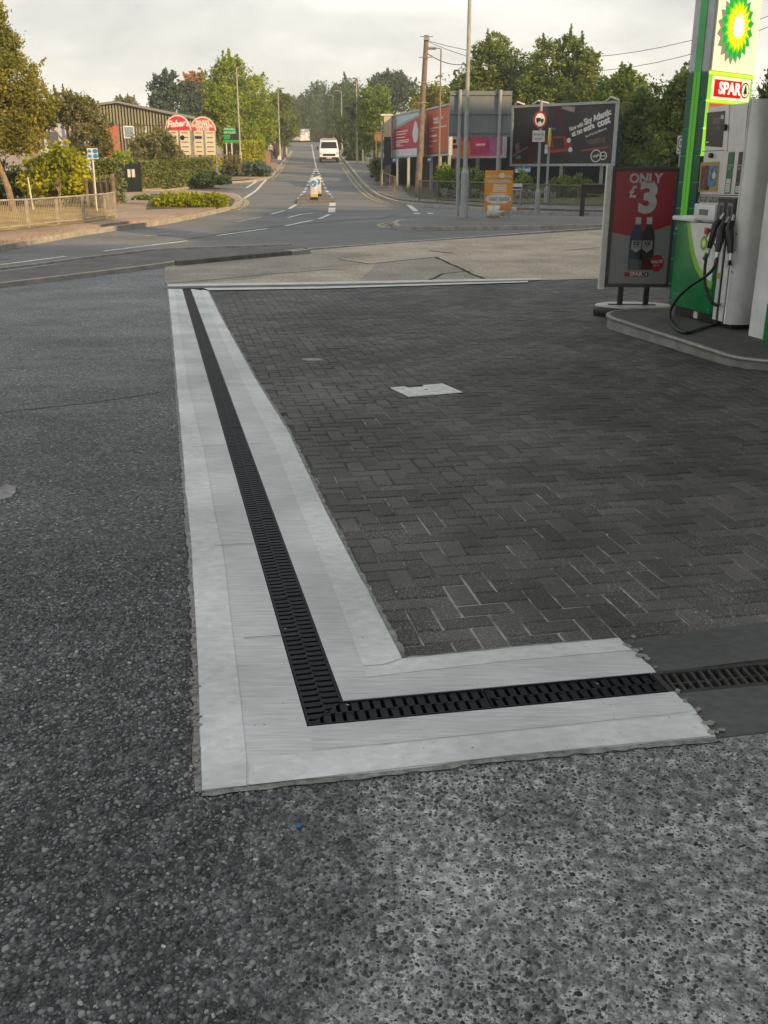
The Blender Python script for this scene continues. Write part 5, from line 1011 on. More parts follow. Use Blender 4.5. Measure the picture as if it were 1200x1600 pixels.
tree('broad_tree','tree seen to the right of the totem above the pump',1160,1300,62,320,38,L_olive,.10,11000,69,trunk=.2,clump=.12,twig=.3)
tree('broad_tree','dark tree low behind the pump and totem',1080,1230,150,330,42,L_dark,.11,8000,70,trunk=.2)
tree('broad_tree','pale green tree filling the gap between the two biggest right hand trees',770,880,86,262,72,L_mix,.14,8000,81,trunk=.2,clump=.15)
tree('broad_tree','mid green tree low behind the right end of the dark billboard',900,1020,118,262,68,L_mix,.14,8000,82,trunk=.2,clump=.15)
tree('broad_tree','soft green tree behind the utility pole and orange red billboard',660,760,120,240,86,L_green,.15,6000,83,trunk=.2,clump=.15)
# wood far away closing the horizon
rs_=np.random.RandomState(7); n_=130000
for nm,xr,yr,hh_ in (('wood',(-260,-30),(150,260),5),('wood',(4,300),(105,240),9)):
    cx_=rs_.uniform(*xr,n_//290); cy_=rs_.uniform(*yr,n_//290); ch=rs_.uniform(.55,1,n_//290)*hh_
    k_=np.repeat(np.arange(n_//290),290); g_=rs_.normal(size=(len(k_),3)); g_/=np.linalg.norm(g_,axis=1)[:,None]
    pts=np.stack([cx_[k_]+g_[:,0]*5,cy_[k_]+g_[:,1]*5,np.interp(cy_[k_],_ys,_zs)+ch[k_]*.5+g_[:,2]*ch[k_]*.5],1)
    o=leaf_mesh(nm,pts,.17,L_dark,9); tag(o,'distant dark wood closing the horizon '+('behind the left warehouse' if xr[0]<0 else 'behind the right hand trees'),'wood',kind='stuff')
# low plants in front of the hoarding
shrub('conifer_shrub','pointed green conifer shrub in front of the hoarding left of the grey sign back',684,712,236,46.5,L_green,.07,1800,71,depth=.5,nb=2,pyb=308)
shrub('conifer_shrub','spiky green shrub under the purple billboard',706,764,254,46.5,L_green,.07,2500,72,depth=.5,nb=5,pyb=308)
shrub('conifer_shrub','spiky green shrub under the small blue board right of the orange sign',800,832,262,47,L_green,.07,1300,73,depth=.5,nb=3,pyb=308)
shrub('olive_shrub','grassy olive shrub behind the railing under the dark billboard',826,945,270,47,L_hedge,.07,5000,74,depth=.8,nb=8,pyb=312)
shrub('lavender','silver lavender clump behind the railing left of the orange sign',688,758,286,45.5,L_lav,.05,3000,75,depth=.4,nb=6,pyb=316)
shrub('lavender','silver lavender clump behind the railing right of the orange sign',800,872,288,45.5,L_lav,.05,2600,76,depth=.4,nb=6,pyb=317)
shrub('olive_shrub','tangled brown green shrub on the footway behind the short railing',580,608,236,62,L_olive,.08,1600,77,depth=.5,nb=3,pyb=284)
# ---------------------------------------------------------------- railings and fences
m_galv=M('galvanised_steel',(.30,.31,.30),.5,metal=.3,var=.2); m_rail=M('weathered_rail',(.36,.32,.26),.6,var=.25); m_raild=M('dark_rail',(.16,.14,.11),.6,var=.25)
m_conc=M('pole_grey',(.33,.35,.34),.6,var=.12); m_wood=M('weathered_timber',(.20,.15,.10),.85,var=.35,scale=6); m_pole=M('creosote_pole',(.20,.155,.115),.85,var=.35,scale=4,bump=.6)
m_navy=M('navy_hoarding',(.018,.022,.035),.55,var=.2); m_bbf=M('billboard_frame',(.40,.43,.43),.5,var=.15)
def railing(label,pts,heights,mat,group=None,nbar=12,name='guard_rail',bar=.008,base=.09):
    p0=pts[0]; t=thing(name,label,'railing',tuple(p0),group=group)
    loc=[Vector(p)-Vector(p0) for p in pts]
    for q,h in zip(loc,heights):
        f=MB(); f.box(q.x-.028,q.x+.028,q.y-.028,q.y+.028,q.z-.05,q.z+h); f.build('post',mat,t)
    for i in range(len(loc)-1):
        a,b=loc[i],loc[i+1]; ha,hb=heights[i],heights[i+1]
        f=MB(); f.tube([a+Vector((0,0,ha-.03)),b+Vector((0,0,hb-.03))],.024,6); f.build('top_rail',mat,t)
        f=MB(); f.tube([a+Vector((0,0,base)),b+Vector((0,0,base))],.018,6); f.build('bottom_rail',mat,t)
        f=MB()
        for k in range(1,nbar):
            u=k/nbar; q=a.lerp(b,u); h=ha+(hb-ha)*u; f.tube([q+Vector((0,0,base)),q+Vector((0,0,h-.03))],bar,4,False)
        f.build('bars',mat,t)
    return t
L_=[(-46,366,313),(-2,361.5,311.5),(46,357,310),(92,351,307),(132,348,304),(166,342,301.5),(181.5,340,299)]
pts=[P(a,b,.09) for a,b,c in L_]; hs=[HZ(c,p.y)-p.z for (a,b,c),p in zip(L_,pts)]
railing('long grey guard rail with thin bars round the dry grass on the left footway',pts,hs,m_rail,nbar=17)
L_=[(594,290,266.5),(617,304,275.5)]; pts=[P(a,b,.09) for a,b,c in L_]; hs=[HZ(c,p.y)-p.z for (a,b,c),p in zip(L_,pts)]
railing('short brown guard rail beside the main road below the left billboard',pts,hs,m_raild,nbar=9,bar=.018)
L_=[(655,313.5,281.5),(683,315,282),(726,317,283),(770,319,284.5),(814,320.5,286),(858,321,287.5),(902,322,289),(950,323,290.5),(1000,324,291)]; pts=[P(a,b,.09) for a,b,c in L_]; hs=[HZ(c,p.y)-p.z for (a,b,c),p in zip(L_,pts)]
railing('long grey railing in front of the lavender and the hoarding',pts,hs,m_raild,nbar=13,bar=.012)
t=thing('timber_fence','low timber fence panel in front of the clipped hedge block on the left',"fence",tuple(A(140,325,37)))
f=MB(); o0=Vector(t.location)
for k,px in enumerate((140,152,163,172,181)):
    q=A(px,330,37.2-.25*k)-o0; q.z=G(37)-o0.z; f=MB(); f.box(q.x-.05,q.x+.05,q.y-.05,q.y+.05,q.z,q.z+1.15+.03*k); f.build('post',m_wood,t)
a=A(140,330,37.3)-o0; b=A(182,330,36.3)-o0
for k in range(26):
    u=k/25; q=a.lerp(b,u); f=MB(); f.box(q.x-.022,q.x+.022,q.y+.05,q.y+.07,G(37)-o0.z+.05,G(37)-o0.z+1.0); f.build('board',m_wood,t)
f=MB(); f.tube([(a.x,a.y,G(37)-o0.z+.1),((a.x+b.x)/2,(a.y+b.y)/2,G(37)-o0.z+.85)],.03,4); f.build('brace',m_wood,t)
f=MB(); q=A(50,311,36); q.z=G(36); f.T=Matrix.Translation(q); f.tube([(0,0,0),(-.06,0,HZ(277,36)-q.z)],.03,8); tag(f.build('stake',m_cream),'thin pale stake standing in the grass right of the leaning tree trunk','stake')

# ---------------------------------------------------------------- lamps and poles
def lamp(label,px,pyb,pyt,d,arm,r=.075,mat=None,name='street_lamp',up=0,group='street lamps',lean=0,armup=.12):
    x=XX(px,(pyb+pyt)/2,d); z0=G(d); z1=HZ(pyt,d); h=z1-z0; t=thing(name,label,'street lamp',(x,d,z0),group=group)
    f=MB(); f.tube([(0,0,-.1),(0,0,min(1.4,h*.2))],r*1.45,10); f.tube([(0,0,min(1.4,h*.2)),(0,0,min(1.55,h*.22))],[r*1.45,r*.85],10); f.tube([(0,0,min(1.55,h*.22)),(lean,0,h)],[r*.85,r*.5],10); f.build('column',mat or m_conc,t,smooth=True)
    if arm:
        f=MB(); f.tube([(lean,0,h-.02),(lean+arm*.5,0,h+armup*.6),(lean+arm,0,h+armup)],r*.35,8); a_=f.build('arm',mat or m_conc,t,smooth=True)
        f=MB(); s=1 if arm>0 else -1; f.box(min(lean+arm,lean+arm+s*.45),max(lean+arm,lean+arm+s*.45),-.13,.13,h+armup-.05,h+armup+.05); f.build('lamp_head',m_galv,t,bev=.03)
    return t
lampw=M('sunlit_lamp_paint',(.42,.40,.33),.55,var=.1)
lamp('tall street lamp in the dark shrubs left of the main road, arm to the right',373,262,107,78,.3,mat=lampw)
lamp('nearer of two street lamps beside the walkers, in front of the grey green tree',436,244,140,108,.2,mat=lampw)
lamp('farther of two street lamps beside the walkers, without an arm',446,236,151,122,0,mat=lampw)
lamp('tall street lamp on the right footway before the bright green tree, arm to the left',557.5,256,127,92,-.4,mat=lampw)
lamp('far street lamp at the crest, nearer of two before the dark ivy clad tree',521,232,150,150,-.3,mat=lampw)
lamp('far street lamp over the crest, with an arm reaching left, before the dark trees',534,234,143,142,-.5,mat=lampw)
lamp('slim street lamp with a flat arm in front of the orange red billboard',687,316,76,47,-.2,r=.06,mat=M('brown_lamp',(.22,.19,.15),.6),armup=.02)
q=P(731,340,.08); lamp('thick grey lighting column on the traffic island rising out of the photo',732,340,-190,q.y,1.2,r=.085,lean=0)
m_w=M('thin_post',(.3,.3,.28),.5); x=XX(567,250,98); f=MB(); f.T=Matrix.Translation((x,98,G(98))); f.tube([(0,0,0),(0,0,HZ(212,98)-G(98))],.05); tag(f.build('sign_post',m_w),'short bare post on the right footway just right of the tall street lamp','post')
d=46.6; x=XX(652,310,d); t=thing('utility_pole','leaning brown wooden utility pole between the two left billboards','utility pole',(x,d,G(d)))
xt=XX(666.5,55,d)-x; zt=HZ(55,d)-G(d); f=MB(); f.tube([(0,0,-.1),(xt*.5,0,zt*.5),(xt,0,zt)],[.155,.13,.10],14); f.build('pole',m_pole,t,smooth=True)
for hz in (.99,.87,.72,.60):
    f=MB(); f.tube([(xt*hz-.28,-.12,zt*hz),(xt*hz+.28,-.12,zt*hz)],.02,6); f.build('step_iron',m_galv,t)
f=MB(); f.box(xt*.985-.12,xt*.985+.12,-.2,-.1,zt*.97,zt*.985); f.build('bracket',m_galv,t)
top=Vector((x+xt,d,HZ(63,d))); 
def wire(label,pts,r=.011): 
    f=MB(); f.tube(pts,r,5); tag(f.build('overhead_wire',m_blk),label,'wire')
def sag(a,b,s,n=14): return [Vector(a).lerp(Vector(b),i/n)-Vector((0,0,4*s*(i/n)*(1-i/n))) for i in range(n+1)]
wire('upper overhead wire running right from the top of the utility pole',sag(top,A(1215,20,40),1.1))
wire('second overhead wire running right from the utility pole above the trees',sag(top-Vector((0,0,.03)),A(1215,36,38),1.4))
wire('short overhead wire dropping from the utility pole into the big sunlit tree',sag((top.x-.03,d,HZ(82,d)),A(728,100,60),.2),.02)
wire('faint low overhead wire between the trees left of the totem',sag(A(935,135,60),A(1090,108,44),.4),.014)

# ---------------------------------------------------------------- signs on the island
q1=P(716,338,.08); q2=A(778,338,q1.y); dI=q1.y
t=thing('direction_sign','large grey back of a road direction sign on two steel posts','road sign',(q1.x,dI,q1.z),R(0)); 
def lx(px,py): return XX(px,py,dI)-q1.x
def lz(py): return HZ(py,dI)-q1.z
for px in (716.5,778):
    f=MB(); xx=lx(px,240); f.tube([(xx,-.09,0),(xx,-.09,lz(140.5))],.055,12); f.build('post',m_conc,t,smooth=True)
m_sb=M('sign_back_grey',(.17,.195,.20),.55,var=.08); x0,x1=lx(702,180),lx(799,180)
f=MB(); f.box(x0,x1,0,.03,lz(213.5),lz(142)); f.build('panel',m_sb,t,bev=.004)
for py in (147,177,207): 
    f=MB(); f.box(x0,x1,-.035,.0,lz(py)-.03,lz(py)+.03); f.build('cross_rail',m_sb,t)
for px in (716.5,778):
    f=MB(); xx=lx(px,240); f.box(xx-.08,xx+.08,-.15,-.03,lz(178)-.02,lz(178)+.02); f.build('clamp',m_galv,t)
# orange board with sandbags
dO=dI-.55; xo=XX(780,300,dO); zo=HZ(329,dO); zo1=HZ(266,dO); xa,xb=XX(757,300,dO),XX(801,300,dO)
t=thing('orange_board','orange and yellow upright event board leaning on the island behind sandbags','sign board',(xa,dO,G(dO)+.08)); m_or=M('orange_board',(.62,.26,.02),.5,var=.15,scale=1.5); m_wp2=M('board_white',(.62,.60,.55),.6,var=.15)
W_=xb-xa; z0=zo-G(dO)-.08; z1=zo1-G(dO)-.08; Hb=z1-z0
f=MB(); f.box(0,W_,0,.03,z0,z1); f.build('panel',m_or,t,bev=.004)
def bp(u0,u1,v0,v1,nm,mt,y=-.006): f=MB(); f.box(u0*W_,u1*W_,y,.0,z0+v0*Hb,z0+v1*Hb); return f.build(nm,mt,t)
f=MB(); f.disc(W_*.5,z0+Hb*.29,W_*.46,Hb*.12,-.006,0,28); f.build('white_oval',m_wp2,t)
f=MB(); f.disc(W_*.6,z0+Hb*.87,W_*.10,Hb*.065,-.008,0,20); f.build('round_badge',m_wp2,t)
text('BIRCHANGER',.085,m_wp2,t,W_*.5,-.008,z0+Hb*.845,sx=1.5,bold=.002)
bp(.30,.78,.46,.66,'text_block',M('board_pale_orange',(.62,.42,.18),.6,var=.3,scale=30)); 
for v,u0,u1 in ((.70,.1,.95),(.735,.12,.9),(.62,.32,.76),(.57,.3,.78),(.52,.28,.8),(.47,.3,.78),(.42,.18,.88),(.13,.2,.55)): bp(u0,u1,v,v+.018,'text_line',m_wp2,-.009)
bp(.17,.47,.24,.34,'picture',M('board_grey_print',(.35,.37,.38),.6,var=.5,scale=30),-.011); bp(.51,.88,.24,.34,'picture',M('board_grey_print',(.35,.37,.38)),-.011); bp(.55,.85,.06,.14,'pink_patch',M('board_pink',(.6,.2,.14),.6),-.006)
for px in (762,796):
    f=MB(); xx=XX(px,330,dO)-xa; f.box(xx-.03,xx+.03,.0,.05,0,z0+.02); f.build('leg',m_w,t)
def sandbag(label,cx,cy,w_,h_,dpt,mat,rz=0,up=False):
    bm=bmesh.new(); bmesh.ops.create_cube(bm,size=1); bmesh.ops.subdivide_edges(bm,edges=bm.edges,cuts=5,use_grid_fill=True); rs=random.Random(int(cx*100))
    for v in bm.verts:
        c=v.co; ax=abs(c.z*2) if up else abs(c.x*2); c.y*=1-.75*ax**3
        if not up: c.z*=1-.45*ax**4
        if up: c.x*=1-.10*(1-abs(c.z*2))
        c+=Vector([rs.uniform(-.02,.02) for _ in range(3)]); c.x*=w_; c.y*=dpt; c.z*=h_
        if up: c.x+=.05*(c.z/h_)*(1 if c.z>0 else .4)
        c.z+=h_/2
    me=bpy.data.meshes.new('sandbag'); bm.to_mesh(me); bm.free(); me.materials.append(mat)
    for p_ in me.polygons: p_.use_smooth=True
    o=bpy.data.objects.new('sandbag',me); C.objects.link(o); o.location=(cx,cy,G(cy)+.085); o.rotation_euler=(0,0,rz); tag(o,label,'sandbag')
m_bag=M('white_woven_bag',(.66,.64,.60),.8,var=.15,scale=10,bump=.6,bscale=25)
q=P(770,339.5,.08); sandbag('white sandbag standing upright against the foot of the orange board',q.x,q.y,.42,.40,.25,m_bag,0,True)
q=P(789,337.5,.08); sandbag('flat grey white sandbag lying right of the upright one',q.x,q.y+.15,.46,.14,.3,M('grey_bag',(.45,.45,.43),.8,var=.3,scale=12),.2)
q=P(803,328,.08); f=MB(); f.T=Matrix.Translation(q); f.box(-.08,.08,-.06,.06,0,.08); tag(f.build('white_block',m_bag,bev=.02),'small white block on the ground right of the orange board','block')
# no entry weight sign on column
q=P(839,335,.08); dS=q.y; t=thing('weight_limit_sign','red ringed lorry sign above a white plate on a grey post near the orange board','road sign',(q.x,dS,q.z))
def sx_(px,py): return XX(px,py,dS)-q.x
def szz(py): return HZ(py,dS)-q.z
xt=sx_(846,157); f=MB(); f.tube([(0,0,0),(xt*.22,0,szz(300))],.085,12); f.tube([(xt*.22,0,szz(300)),(xt*.24,0,szz(295))],[.085,.045],12); f.tube([(xt*.24,0,szz(295)),(xt,0,szz(157))],.045,12); f.build('post',m_conc,t,smooth=True)
m_rr=M('sign_red',(.20,.02,.02),.4); m_sw=M('sign_white',(.62,.62,.60),.4)
cx_,cz_=sx_(843,188),szz(187.5); f=MB(); f.disc(cx_,cz_,.215,.27,-.09,-.06,30); rg=f.build('red_ring',m_rr,t); f=MB(); f.disc(cx_,cz_,.155,.20,-.095,-.07,28); f.build('white_disc',m_sw,rg)
f=MB(); f.box(cx_-.12,cx_+.02,-.1,-.08,cz_-.05,cz_+.06); f.box(cx_+.03,cx_+.12,-.1,-.08,cz_-.05,cz_+.03); f.disc(cx_-.07,cz_-.07,.028,.028,-.1,-.08,10); f.disc(cx_+.07,cz_-.07,.028,.028,-.1,-.08,10); f.build('lorry_symbol',m_blk,rg)
cx_,cz_=sx_(841,213),szz(213); f=MB(); f.box(cx_-.20,cx_+.20,-.09,-.06,cz_-.17,cz_+.17); pl=f.build('plate',m_sw,t,bev=.004); text('Except for',.10,m_blk,pl,cx_,-.093,cz_+.06,sx=.8); text('access',.10,m_blk,pl,cx_,-.093,cz_-.07,sx=.9)
# yellow backed signal/sign
q=P(853,319,.05); dY=q.y; t=thing('yellow_sign','narrow yellow oval sign seen almost edge on, on a grey post','road sign',(q.x,dY,q.z)); xt=XX(859,205,dY)-q.x; zz=lambda py: HZ(py,dY)-q.z
f=MB(); f.tube([(0,0,0),(xt*.2,0,zz(295))],.09,12); f.tube([(xt*.2,0,zz(295)),(xt*.22,0,zz(290))],[.09,.045],12); f.tube([(xt*.22,0,zz(290)),(xt,0,zz(200))],.045,12); f.build('post',m_conc,t,smooth=True)
f=MB(); f.T=Matrix.Translation((xt,-.06,zz(215.5)))@Matrix.Rotation(R(72),4,'Z')@Matrix.Translation((-0,0,0)); f.disc(0,0,.30,.37,-.02,.02,30); f.build('face',M('sign_yellow',(.72,.55,.08),.4),t)
f=MB(); f.box(xt-.16,xt-.06,-.1,0,zz(240),zz(226)); f.build('small_box',m_cream,t)
# street name plate by the railing and dark timber board
q=P(806,322,.08); dN=q.y-1.2; t=thing('street_name_plate','small white and blue street name plate between orange board and lavender','sign',(XX(806,292,dN),dN,G(dN)))
z0=HZ(297,dN)-G(dN); z1=HZ(287,dN)-G(dN); x0,x1=XX(799,292,dN)-t.location.x,XX(816,292,dN)-t.location.x
f=MB(); f.box(x0,x1,0,.03,z0,z1); f.build('plate',m_sw,t,bev=.004); f=MB(); f.box(x0+.02,x1-.02,-.006,0,z0+.04,z0+(z1-z0)*.5); f.build('blue_band',M('plate_blue',(.05,.05,.2),.5),t)
for xx in (x0+.05,x1-.05): f=MB(); f.box(xx-.02,xx+.02,.03,.06,-.05,z0+.02); f.build('leg',m_w,t)
q=P(909,333,.08); dT=q.y; t=thing('timber_board','low dark timber board between two posts right of the weight limit sign','board',(q.x,dT,q.z)); zz=lambda py: HZ(py,dT)-q.z
m_dt=M('dark_timber',(.045,.038,.03),.8,var=.3)
f=MB(); f.box(-.07,.07,-.05,.05,-.1,zz(288)); f.build('post',m_dt,t); xe=XX(966,300,dT)-q.x; f=MB(); f.box(xe-.07,xe+.07,-.05,.05,-.1,zz(288)); f.build('post',m_dt,t)
f=MB(); f.box(.07,xe-.07,-.03,.03,zz(302),zz(289)); f.build('board',m_dt,t); f=MB(); f.box(.0,xe,-.06,.06,zz(289),zz(287.5)); f.build('cap',m_raild,t)
# 20 zone sign
d2=33; q=Vector((XX(1060,300,d2),d2,G(d2))); t=thing('speed_sign','small white speed plate reading 20 on a thin post left of the totem','road sign',tuple(q)); zz=lambda py: HZ(py,d2)-q.z
xa=XX(1057.5,225,d2)-q.x; xb=XX(1069,225,d2)-q.x; f=MB(); f.tube([(.0,0,0),((xa+xb)/2,0,zz(215))],.03,8); f.build('post',m_conc,t)
f=MB(); f.box(xa,xb,-.06,-.035,zz(240),zz(212)); pl=f.build('plate',m_sw,t,bev=.004); cx_=(xa+xb)/2
f=MB(); f.disc(cx_,zz(223.5),.115,.19,-.063,-.05,24); rg=f.build('ring',M('ring_dark',(.10,.06,.06),.5),pl); f=MB(); f.disc(cx_,zz(223.5),.085,.15,-.066,-.05,24); f.build('ring_field',m_sw,rg); text('20',.17,m_blk,pl,cx_,-.069,zz(223.5),sx=.7,bold=.004); text('ZONE',.07,m_blk,pl,cx_,-.064,zz(236.5),bold=.002)

# ---------------------------------------------------------------- billboards
def billboard(name,label,pl,pr,d0,d1,tops,bots,fr=.12):
    a=A(pl,(tops[0]+bots[0])/2,d0); b=A(pr,(tops[1]+bots[1])/2,d1); ang=math.atan2(b.y-a.y,b.x-a.x); L=(b-a).to_2d().length
    zl1,zl0=HZ(tops[0],d0),HZ(bots[0],d0); zr1,zr0=HZ(tops[1],d1),HZ(bots[1],d1); z1=(zl1+zr1)/2; z0=(zl0+zr0)/2; g=G((d0+d1)/2)
    t=thing(name,label,'billboard',(a.x,a.y,g),ang); z1-=g; z0-=g
    f=MB(); f.box(0,L,-.08,.12,z1-fr,z1); f.box(0,L,-.08,.12,z0,z0+fr); f.box(0,fr,-.08,.12,z0+fr,z1-fr); f.box(L-fr,L,-.08,.12,z0+fr,z1-fr); f.build('frame',m_bbf,t,bev=.01)
    f=MB()
    for u in (.12,.5,.88): f.box(L*u-.06,L*u+.06,.05,.2,0,z1-.2)
    return t,L,z0,z1,f
# dark wide billboard
t,L,z0,z1,f=billboard('billboard','wide dark billboard with a red vehicle picture and white slanted writing',799,963,55,51,(165.5,157),(258.5,261)); f.build('posts',m_galv,t)
H=z1-z0; f=MB(); f.box(.12,L-.12,-.02,.05,z0+.12,z1-.12); p=f.build('poster',M('bb_dark',(.035,.03,.032),.5,var=.5,scale=.7),t)
def U(px,py): return (.0+(px/1200*170+800-799)/164*L, z1-( (150+py/7.06) - (165.5-8.5*(px/1200)))/(93+11*(px/1200))*H)
wt=M('bb_white',(.72,.70,.66),.5,var=.05); rd=M('bb_red',(.26,.03,.025),.5,var=.5,scale=3); rdd=M('bb_deep_red',(.12,.014,.02),.5,var=.5,scale=2); gy=M('bb_grey',(.16,.15,.15),.5,var=.4,scale=3); tan_=M('bb_tan',(.30,.24,.2),.5,var=.3,scale=3)
def tx(s,px,py,sz,**k): x,z=U(px,py); return text(s,sz,wt,p,x,-.026,z,**k)
r_=R(18)
tx('Now with',727,338,.30,rot=r_,bold=.010,sx=.66); tx('Sky Atlantic',945,232,.42,rot=r_,bold=.018,sx=.76)
tx('at no extra',800,372,.37,rot=r_,bold=.018,sx=.78); tx('cost',1012,285,.48,rot=r_,bold=.022,sx=.86)
tx('for a TV by Virgin Media only',940,402,.14,rot=r_,bold=.003,sx=.72)
def poly(pxs,mt,nm,y=-.024,par=None):
    ps=[U(*q) for q in pxs]; f=MB(); a=sum(ps[i][0]*ps[(i+1)%len(ps)][1]-ps[(i+1)%len(ps)][0]*ps[i][1] for i in range(len(ps))); f.prism(ps if a>0 else ps[::-1],y,-.018); return f.build(nm,mt,par or p)
poly([(500,130),(555,130),(550,300),(500,300)],rdd,'picture_stripe'); poly([(555,115),(700,115),(700,180),(640,165),(560,140)],tan_,'picture_window'); poly([(345,130),(400,130),(395,330),(370,340)],M('bb_brown',(.13,.075,.05),.5,var=.5,scale=5),'picture_trunk')
v=poly([(400,460),(440,440),(600,440),(640,480),(690,530),(690,610),(400,625)],rd,'picture_vehicle'); poly([(480,465),(600,460),(615,575),(490,580)],M('bb_grille',(.05,.035,.035),.5,var=.5,scale=10),'grille',-.028,v)
for c in ((655,487),(678,590)): x,z=U(*c); f=MB(); f.disc(x,z,.12,.12,-.032,-.02,14); f.build('headlight',wt,v)
poly([(415,600),(690,580),(690,600),(415,628)],M('bb_orange_red',(.40,.07,.04),.5),'bumper',-.030,v); poly([(410,345),(500,345),(500,372),(415,362)],gy,'picture_highlight')
poly([(200,450),(240,430),(260,740),(200,740)],rdd,'picture_shape'); poly([(20,640),(190,550),(195,562),(25,660)],M('bb_pinkish',(.3,.12,.13),.5),'picture_streak'); poly([(40,520),(90,510),(100,600),(60,620)],gy,'picture_shape'); poly([(60,650),(115,645),(118,680),(65,690)],M('bb_teal',(.08,.25,.22),.5),'picture_shape',-.025); poly([(20,670),(120,700),(140,740),(20,740)],rdd,'picture_shape')
poly([(800,595),(1085,560),(1088,572),(800,612)],M('bb_orange_red',(.40,.07,.04)),'picture_stripe'); poly([(845,490),(1040,450),(1040,510),(900,530),(850,520)],M('bb_brown',(.13,.075,.05)),'picture_crowd'); 
for c,r in ((957,664),.30),((1035,664),.20):
    x,z=U(*c); f=MB(); n=28; 
    ring=[(x+r*math.cos(2*math.pi*i/n),z+r*math.sin(2*math.pi*i/n)) for i in range(n)]; inn=[(x+(r-.045)*math.cos(2*math.pi*i/n),z+(r-.045)*math.sin(2*math.pi*i/n)) for i in range(n)]
    for i in range(n): j=(i+1)%n; f.prism([ring[i],ring[j],inn[j],inn[i]][::-1],-.026,-.018)
    f.build('ring_mark',wt,p)
tx('Virgin',955,664,.16,bold=.005,shear=.3,rot=r_)
tx('media',1037,664,.10,bold=.002)
for q_ in ((90,.3),(330,.5),(1100,.35)):
    x,z=U(q_[0],80); f=MB(); f.tube([(x-q_[1],-.1,z1),(x,-.35,z1+.16),(x+q_[1],-.1,z1+.02)],.04,6); f.build('lamp_bracket',wt,t)
# red, orange and purple billboards on the left
def slanted(label,pl,pr,d0,d1,tops,bots): 
    t,L,z0,z1,f=billboard('billboard',label,pl,pr,d0,d1,tops,bots,.1); f.build('posts',m_galv,t); return t,L,z0,z1
t,L,z0,z1=slanted('red billboard with a pale wave and a white rocket, leftmost of the row',613,660,62,55.5,(179,171),(246,246)); H=z1-z0
f=MB(); f.box(.1,L-.1,-.02,.05,z0+.1,z1-.1); p=f.build('poster',M('bb_crimson',(.50,.03,.07),.5,var=.12),t)
def rb(pts,nm,mt,y): f=MB(); f.prism([(L*u,z0+H*v) for u,v in pts],y,-.018); return f.build(nm,mt,p)
rb([(.04,.03),(.96,.03),(.96,.19),(.04,.19)],'lower_band',M('bb_pale',(.62,.66,.68),.5),-.024)
rb([(.04,.60),(.30,.70),(.62,.79),(.96,.86),(.96,.97),(.04,.97)],'wave',M('bb_grey_teal',(.27,.38,.38),.5),-.022); rb([(.04,.66),(.3,.76),(.62,.84),(.96,.90),(.96,.97),(.04,.97)],'sky_field',M('bb_pale_teal',(.45,.60,.62),.5,var=.15),-.026)
rb([(.74,.34),(.80,.30),(.86,.34),(.90,.52),(.84,.72),(.80,.78),(.76,.72),(.70,.52)],'rocket',M('bb_pale',(.62,.66,.68)),-.026)
for v,u1 in ((.58,.55),(.52,.5),(.45,.45),(.38,.6),(.34,.58),(.30,.3),(.26,.4)): rb([(.14,v),(u1,v),(u1,v+.022),(.14,v+.022)],'text_line',wt,-.026)
t,L,z0,z1=slanted('orange red billboard with white writing between the utility pole and the grey sign back',667,704,57,52,(169,162),(244,244)); H=z1-z0
f=MB(); f.box(.1,L-.1,-.02,.05,z0+.1,z1-.1); p=f.build('poster',M('bb_orange',(.52,.11,.055),.5,var=.08),t)
text('Network support',.22,wt,p,L*.5,-.026,z0+H*.76,bold=.01,sx=1.3); text('cancelled day',.22,wt,p,L*.44,-.026,z0+H*.69,bold=.01,sx=1.2)
for v,u0,u1,hh in ((.57,.14,.86,.02),(.52,.14,.34,.02),(.40,.14,.46,.04),(.30,.14,.46,.02),(.20,.14,.28,.03)): rb([(u0,v),(u1,v),(u1,v+hh),(u0,v+hh)],'text_line',wt,-.026)
rb([(.04,.035),(.96,.035),(.96,.075),(.04,.075)],'foot_band',M('bb_footer',(.12,.10,.09),.5),-.024)
t,L,z0,z1=slanted('pink and purple billboard mostly hidden behind the grey sign back',703,790,56,52,(166,164),(246,249)); H=z1-z0
f=MB(); f.box(.1,L-.1,-.02,.05,z0+.1,z1-.1); p=f.build('poster',M('bb_purple',(.26,.10,.22),.5,var=.4,scale=1.2),t)
rb([(.03,.04),(.22,.04),(.22,.46),(.03,.46)],'white_field',wt,-.022); rb([(.06,.20),(.21,.20),(.21,.27),(.06,.27)],'red_label',rd,-.026); rb([(.07,.31),(.13,.31),(.13,.38),(.07,.38)],'black_box',m_blk,-.026)
rb([(.22,.04),(.40,.04),(.40,.34),(.22,.34)],'orange_field',M('bb_amber',(.6,.25,.04),.5,var=.3,scale=2),-.022); rb([(.40,.08),(.74,.08),(.74,.40),(.40,.40)],'pink_field',M('bb_pink',(.40,.06,.20),.5,var=.4,scale=2),-.022); rb([(.50,.24),(.66,.24),(.66,.28),(.50,.28)],'text_line',wt,-.026); rb([(.40,.04),(.96,.04),(.96,.10),(.40,.08)],'lower_streak',M('bb_magenta',(.45,.10,.25),.5),-.026)
